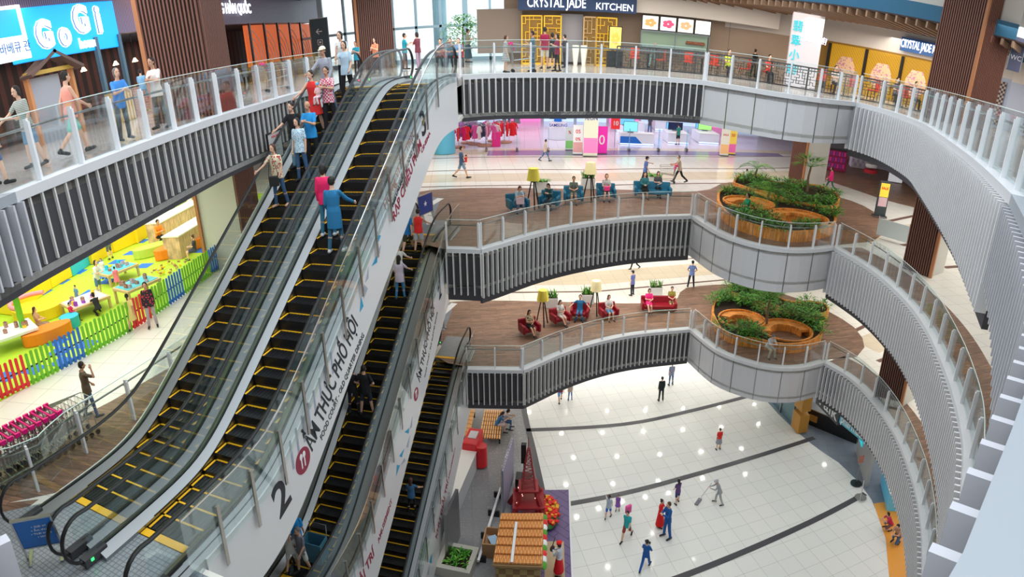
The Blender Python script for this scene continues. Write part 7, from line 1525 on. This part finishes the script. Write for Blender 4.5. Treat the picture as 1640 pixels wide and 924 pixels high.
# performer's and visitors' belongings
def worldobj(name, label, cat, loc, b, mats, rz=0, smooth=False):
    o = b.build(name, mats, None, smooth); o.location = loc; o.rotation_euler.z = rz; return tag(o, label, cat)
h = hand_pos(mr, 'hold', 0); bb = MB(); bb.ell((0, 0, 0), (.11, .05, .15)); bb.cyl((0, 0, .1), (.12, 0, .5), .02, 6); worldobj('violin', 'small dark violin held by the performer', 'instrument', (h.x, h.y, h.z), bb, TIM, .5, True)
h = hand_pos(mb_, 'carrywalk', 0); bb = MB(); bb.ell((0, 0, 0), (.13, .13, .13), 0, 16, 10); bb.ell((.05, -.06, .08), (.06, .06, .05), 1, 8, 6); bb.ell((-.07, .05, .08), (.05, .05, .05), 1, 8, 6); worldobj('football', 'black and white football held by the man in blue', 'ball', (h.x, h.y, h.z+.05), bb, [WHITE, BLACK], 0, True)
h = hand_pos(cl, 'mop', 0); x, y = P(1118, 804, g0); bb = MB(); v = Vector((x, y, .05))-h; bb.cyl((0, 0, 0), tuple(v), .015, 8); bb.box((v.x, v.y, v.z-.01), (.5, .16, .05), 1, .9); bb.cyl(tuple(-v*.25), (0, 0, 0), .015, 8); worldobj('dust_mop', 'flat dust mop pushed by the cleaner', 'mop', tuple(h), bb, [STEEL, M('mop_grey', (.2, .2, .23), .8)])
x, y = P(1004, 852, g0); bb = MB(); bb.box((0, 0, 0), (.3, .14, .4)); o = worldobj('backpack', 'pink backpack on the woman in teal', 'backpack', (x+.02, y+.12, 1.12), bb, M('bag_pink', (.85, .1, .35), .6), .5); o.modifiers.new('b', 'BEVEL').width = .04
x, y, z = espt('c', esc_s('c', .1, 520, 905), .18); r = E('luggage_cart', 'blue wire box on wheels carried up the escalator', 'cart', (x, y, z+.02), -.16); b = MB(); b.prism([(-.3, -.22), (.3, -.22), (.3, .22), (-.3, .22)], .1, .75, holes=[[(-.28, -.2), (.28, -.2), (.28, .2), (-.28, .2)]]); b.build('box', M('crate_blue', (.06, .2, .3), .5), r); MB().box((0, 0, .12), (.58, .42, .03)).build('bottom', MATS['crate_blue'], r); b = MB(); b.tube([(-.26, .24, .1), (-.26, .3, 1.05), (.26, .3, 1.05), (.26, .24, .1)], .014, 6); b.build('handle', STEEL, r); [MB().cyl((s*.28-.02, .1, .06), (s*.28+.02, .1, .06), .06, 12).build('wheel', BLACK, r) for s in (1, -1)]
# handbags on the escalator and in the lounges
BAGK = M('bag_black', (.02, .02, .022), .5)
def bag(label, loc, mat, sz=(.26, .1, .2), rz=0, name='handbag', strap=.5):
    r = E(name, label, 'bag', loc, rz); MB().box((0, 0, -sz[2]/2), sz).build('body', mat, r, False, .025); b = MB(); b.tube([(-sz[0]/2, 0, -.03), (-sz[0]*.3, 0, strap*.6), (0, 0, strap), (sz[0]*.3, 0, strap*.6), (sz[0]/2, 0, -.03)], .008, 5); b.build('strap', mat, r)
p = [q for q in PEOPLE if 'floral blouse' in q['label'] and 'escalator' in q['label']][0].location; bag('black handbag of the woman in floral blouse', (p.x-.02, p.y-.22, p.z+.85), BAGK, (.26, .1, .26), .1)
p = [q for q in PEOPLE if 'first blue armchair' in q['label']][0].location; bag('pink and white shopping bag on a lap', (p.x+.12, p.y-.42, p.z+.72), M('bag_paper', (.75, .6, .7), .6), (.35, .15, .3), .2, 'shopping_bag', .12)
p = [q for q in PEOPLE if 'striped top looking down' in q['label']][0].location; bag('pink bag on the lap of the woman in stripes', (p.x, p.y-.35, p.z+.74), M('bag_hotpink', (.85, .05, .25), .6), (.28, .12, .22), 0, 'handbag', .1)
# ---------------------------------------------------------------- shops at the right of the ground floor
a, b_ = P(1232, 640, 0), P(1268, 682, 0); L = math.dist(a, b_); r = E('glass_showcase', 'glass fronted shop unit with wooden shelves under the grey panels', 'showcase', (a[0], a[1], g0), math.atan2(b_[1]-a[1], b_[0]-a[0])); MB().box((L/2, .0, 1.4), (L, .05, 2.8)).build('pane', GLASSB, r); MB().box((L/2, .35, 1.4), (L, .06, 2.8)).build('back_wall', M('wall_stone', (.32, .31, .28), .6), r); b = MB(); [b.box((x, 0, 1.4), (.08, .1, 2.8)) for x in (0, L/2, L)]; b.build('frame', STEELD, r); MB().box((L+.5, .2, .6), (.8, .6, 1.1)).build('lower_cabinet', M('cabinet_wood', (.50, .24, .04), .5), r); MB().box((L+.5, .2, 2.2), (.8, .6, 1.6)).build('upper_cabinet', MATS['cabinet_wood'], r)
def signp(label, u0, v0, u1, v1, z, h, mat, s, tm, size, width=None):
    a, b_ = P(u0, v0, z), P(u1, v1, z); L = math.dist(a, b_); r = E('shop_sign', label, 'sign', (a[0], a[1], z), math.atan2(b_[1]-a[1], b_[0]-a[0])); MB().box((L/2, .06, 0), (L, .1, h)).build('sign_box', mat, r); text(s, size, tm, (L/2, -.01, 0), (1, 0, 0), (0, 0, 1), r, 'lettering', .01, .01, width=width or L*.9); return r
signp('dark shop sign with short white name under the lowest gallery', 1308, 632, 1343, 668, 3.6, .95, M('sign_black', (.05, .05, .06), .5), 'Talk', WT, 1.0)
signp('blue shop sign with long white name under the lowest gallery', 1345, 668, 1392, 706, 3.6, .6, M('sign_cyan', (.05, .3, .4), .5, 0, .2), 'pharmacity', WT, .6)
x, y = P(1335, 690, 0); r = E('dark_counter', 'long dark counter below the dark shop sign', 'counter', (x, y, g0), -.9); MB().box((0, 0, .5), (3.2, .8, 1.0)).build('body', BLACK, r); MB().box((0, 0, 1.03), (3.3, .9, .06)).build('countertop', STEELD, r); MB().box((-1.2, -.42, .5), (.5, .04, .4)).build('wood_inlay', MATS['cabinet_wood'], r)
a = P(1398, 795, 0); r = E('shop_partition', 'tall grey partition with screen between the shops', 'partition', (a[0]+.2, a[1]+1.2, g0), 1.25); MB().box((1.0, 0, 1.5), (3.0, .18, 3.0)).build('panel', M('partition_grey', (.42, .42, .42), .4), r); MB().box((1.9, .12, 1.7), (.9, .05, 1.3)).build('screen', M('screen_teal', (.02, .35, .4), .4, 0, .8), r)
x, y = P(1412, 800, 0); r = E('toy_kiosk', 'pale blue toy kiosk with white counter', 'kiosk', (x+.6, y, g0), 1.2); MB().box((0, 0, .5), (2.2, .9, 1.0)).build('body', M('kiosk_blue', (.12, .45, .65), .4, 0, .1), r, False, .03); MB().box((0, 0, 1.03), (2.3, 1.0, .06)).build('countertop', WHITE, r); MB().box((0, -1.0, 1.4), (2.6, .1, 2.8)).build('back_panel', M('kiosk_sky', (.02, .45, .75), .4, 0, .3), r); MB().box((.2, 0, 1.18), (.8, .4, .2)).build('till', BLACK, r); b = MB(); [b.box((-.9+.2*i, .2, 1.14), (.12, .2, .14), i % 2) for i in range(4)]; b.build('goods', [RR, WHITE], r)
for (u, v), lab, hh in (((1371, 775), 'small sign on a round black base at the tile edge', 1.3), ((1378, 798), 'chrome queue post at the tile edge', 1.0)):
    x, y = P(u, v, 0); r = E('sign_post' if hh > 1.1 else 'queue_post', lab, 'post', (x, y, g0)); MB().cyl((0, 0, 0), (0, 0, .05), .3, 22).build('base', BLACK if hh > 1.1 else CHROME, r, True); MB().cyl((0, 0, 0), (0, 0, hh), .025, 10).build('pole', STEELD if hh > 1.1 else CHROME, r, True)
    if hh > 1.1: MB().box((0, 0, hh+.15), (.3, .02, .42)).build('plate', M('plate_red', (.5, .2, .15), .5), r)
    else: MB().ell((0, 0, hh), (.05, .05, .05)).build('knob', CHROME, r, True)

bpy.data.scenes.remove(TMP)
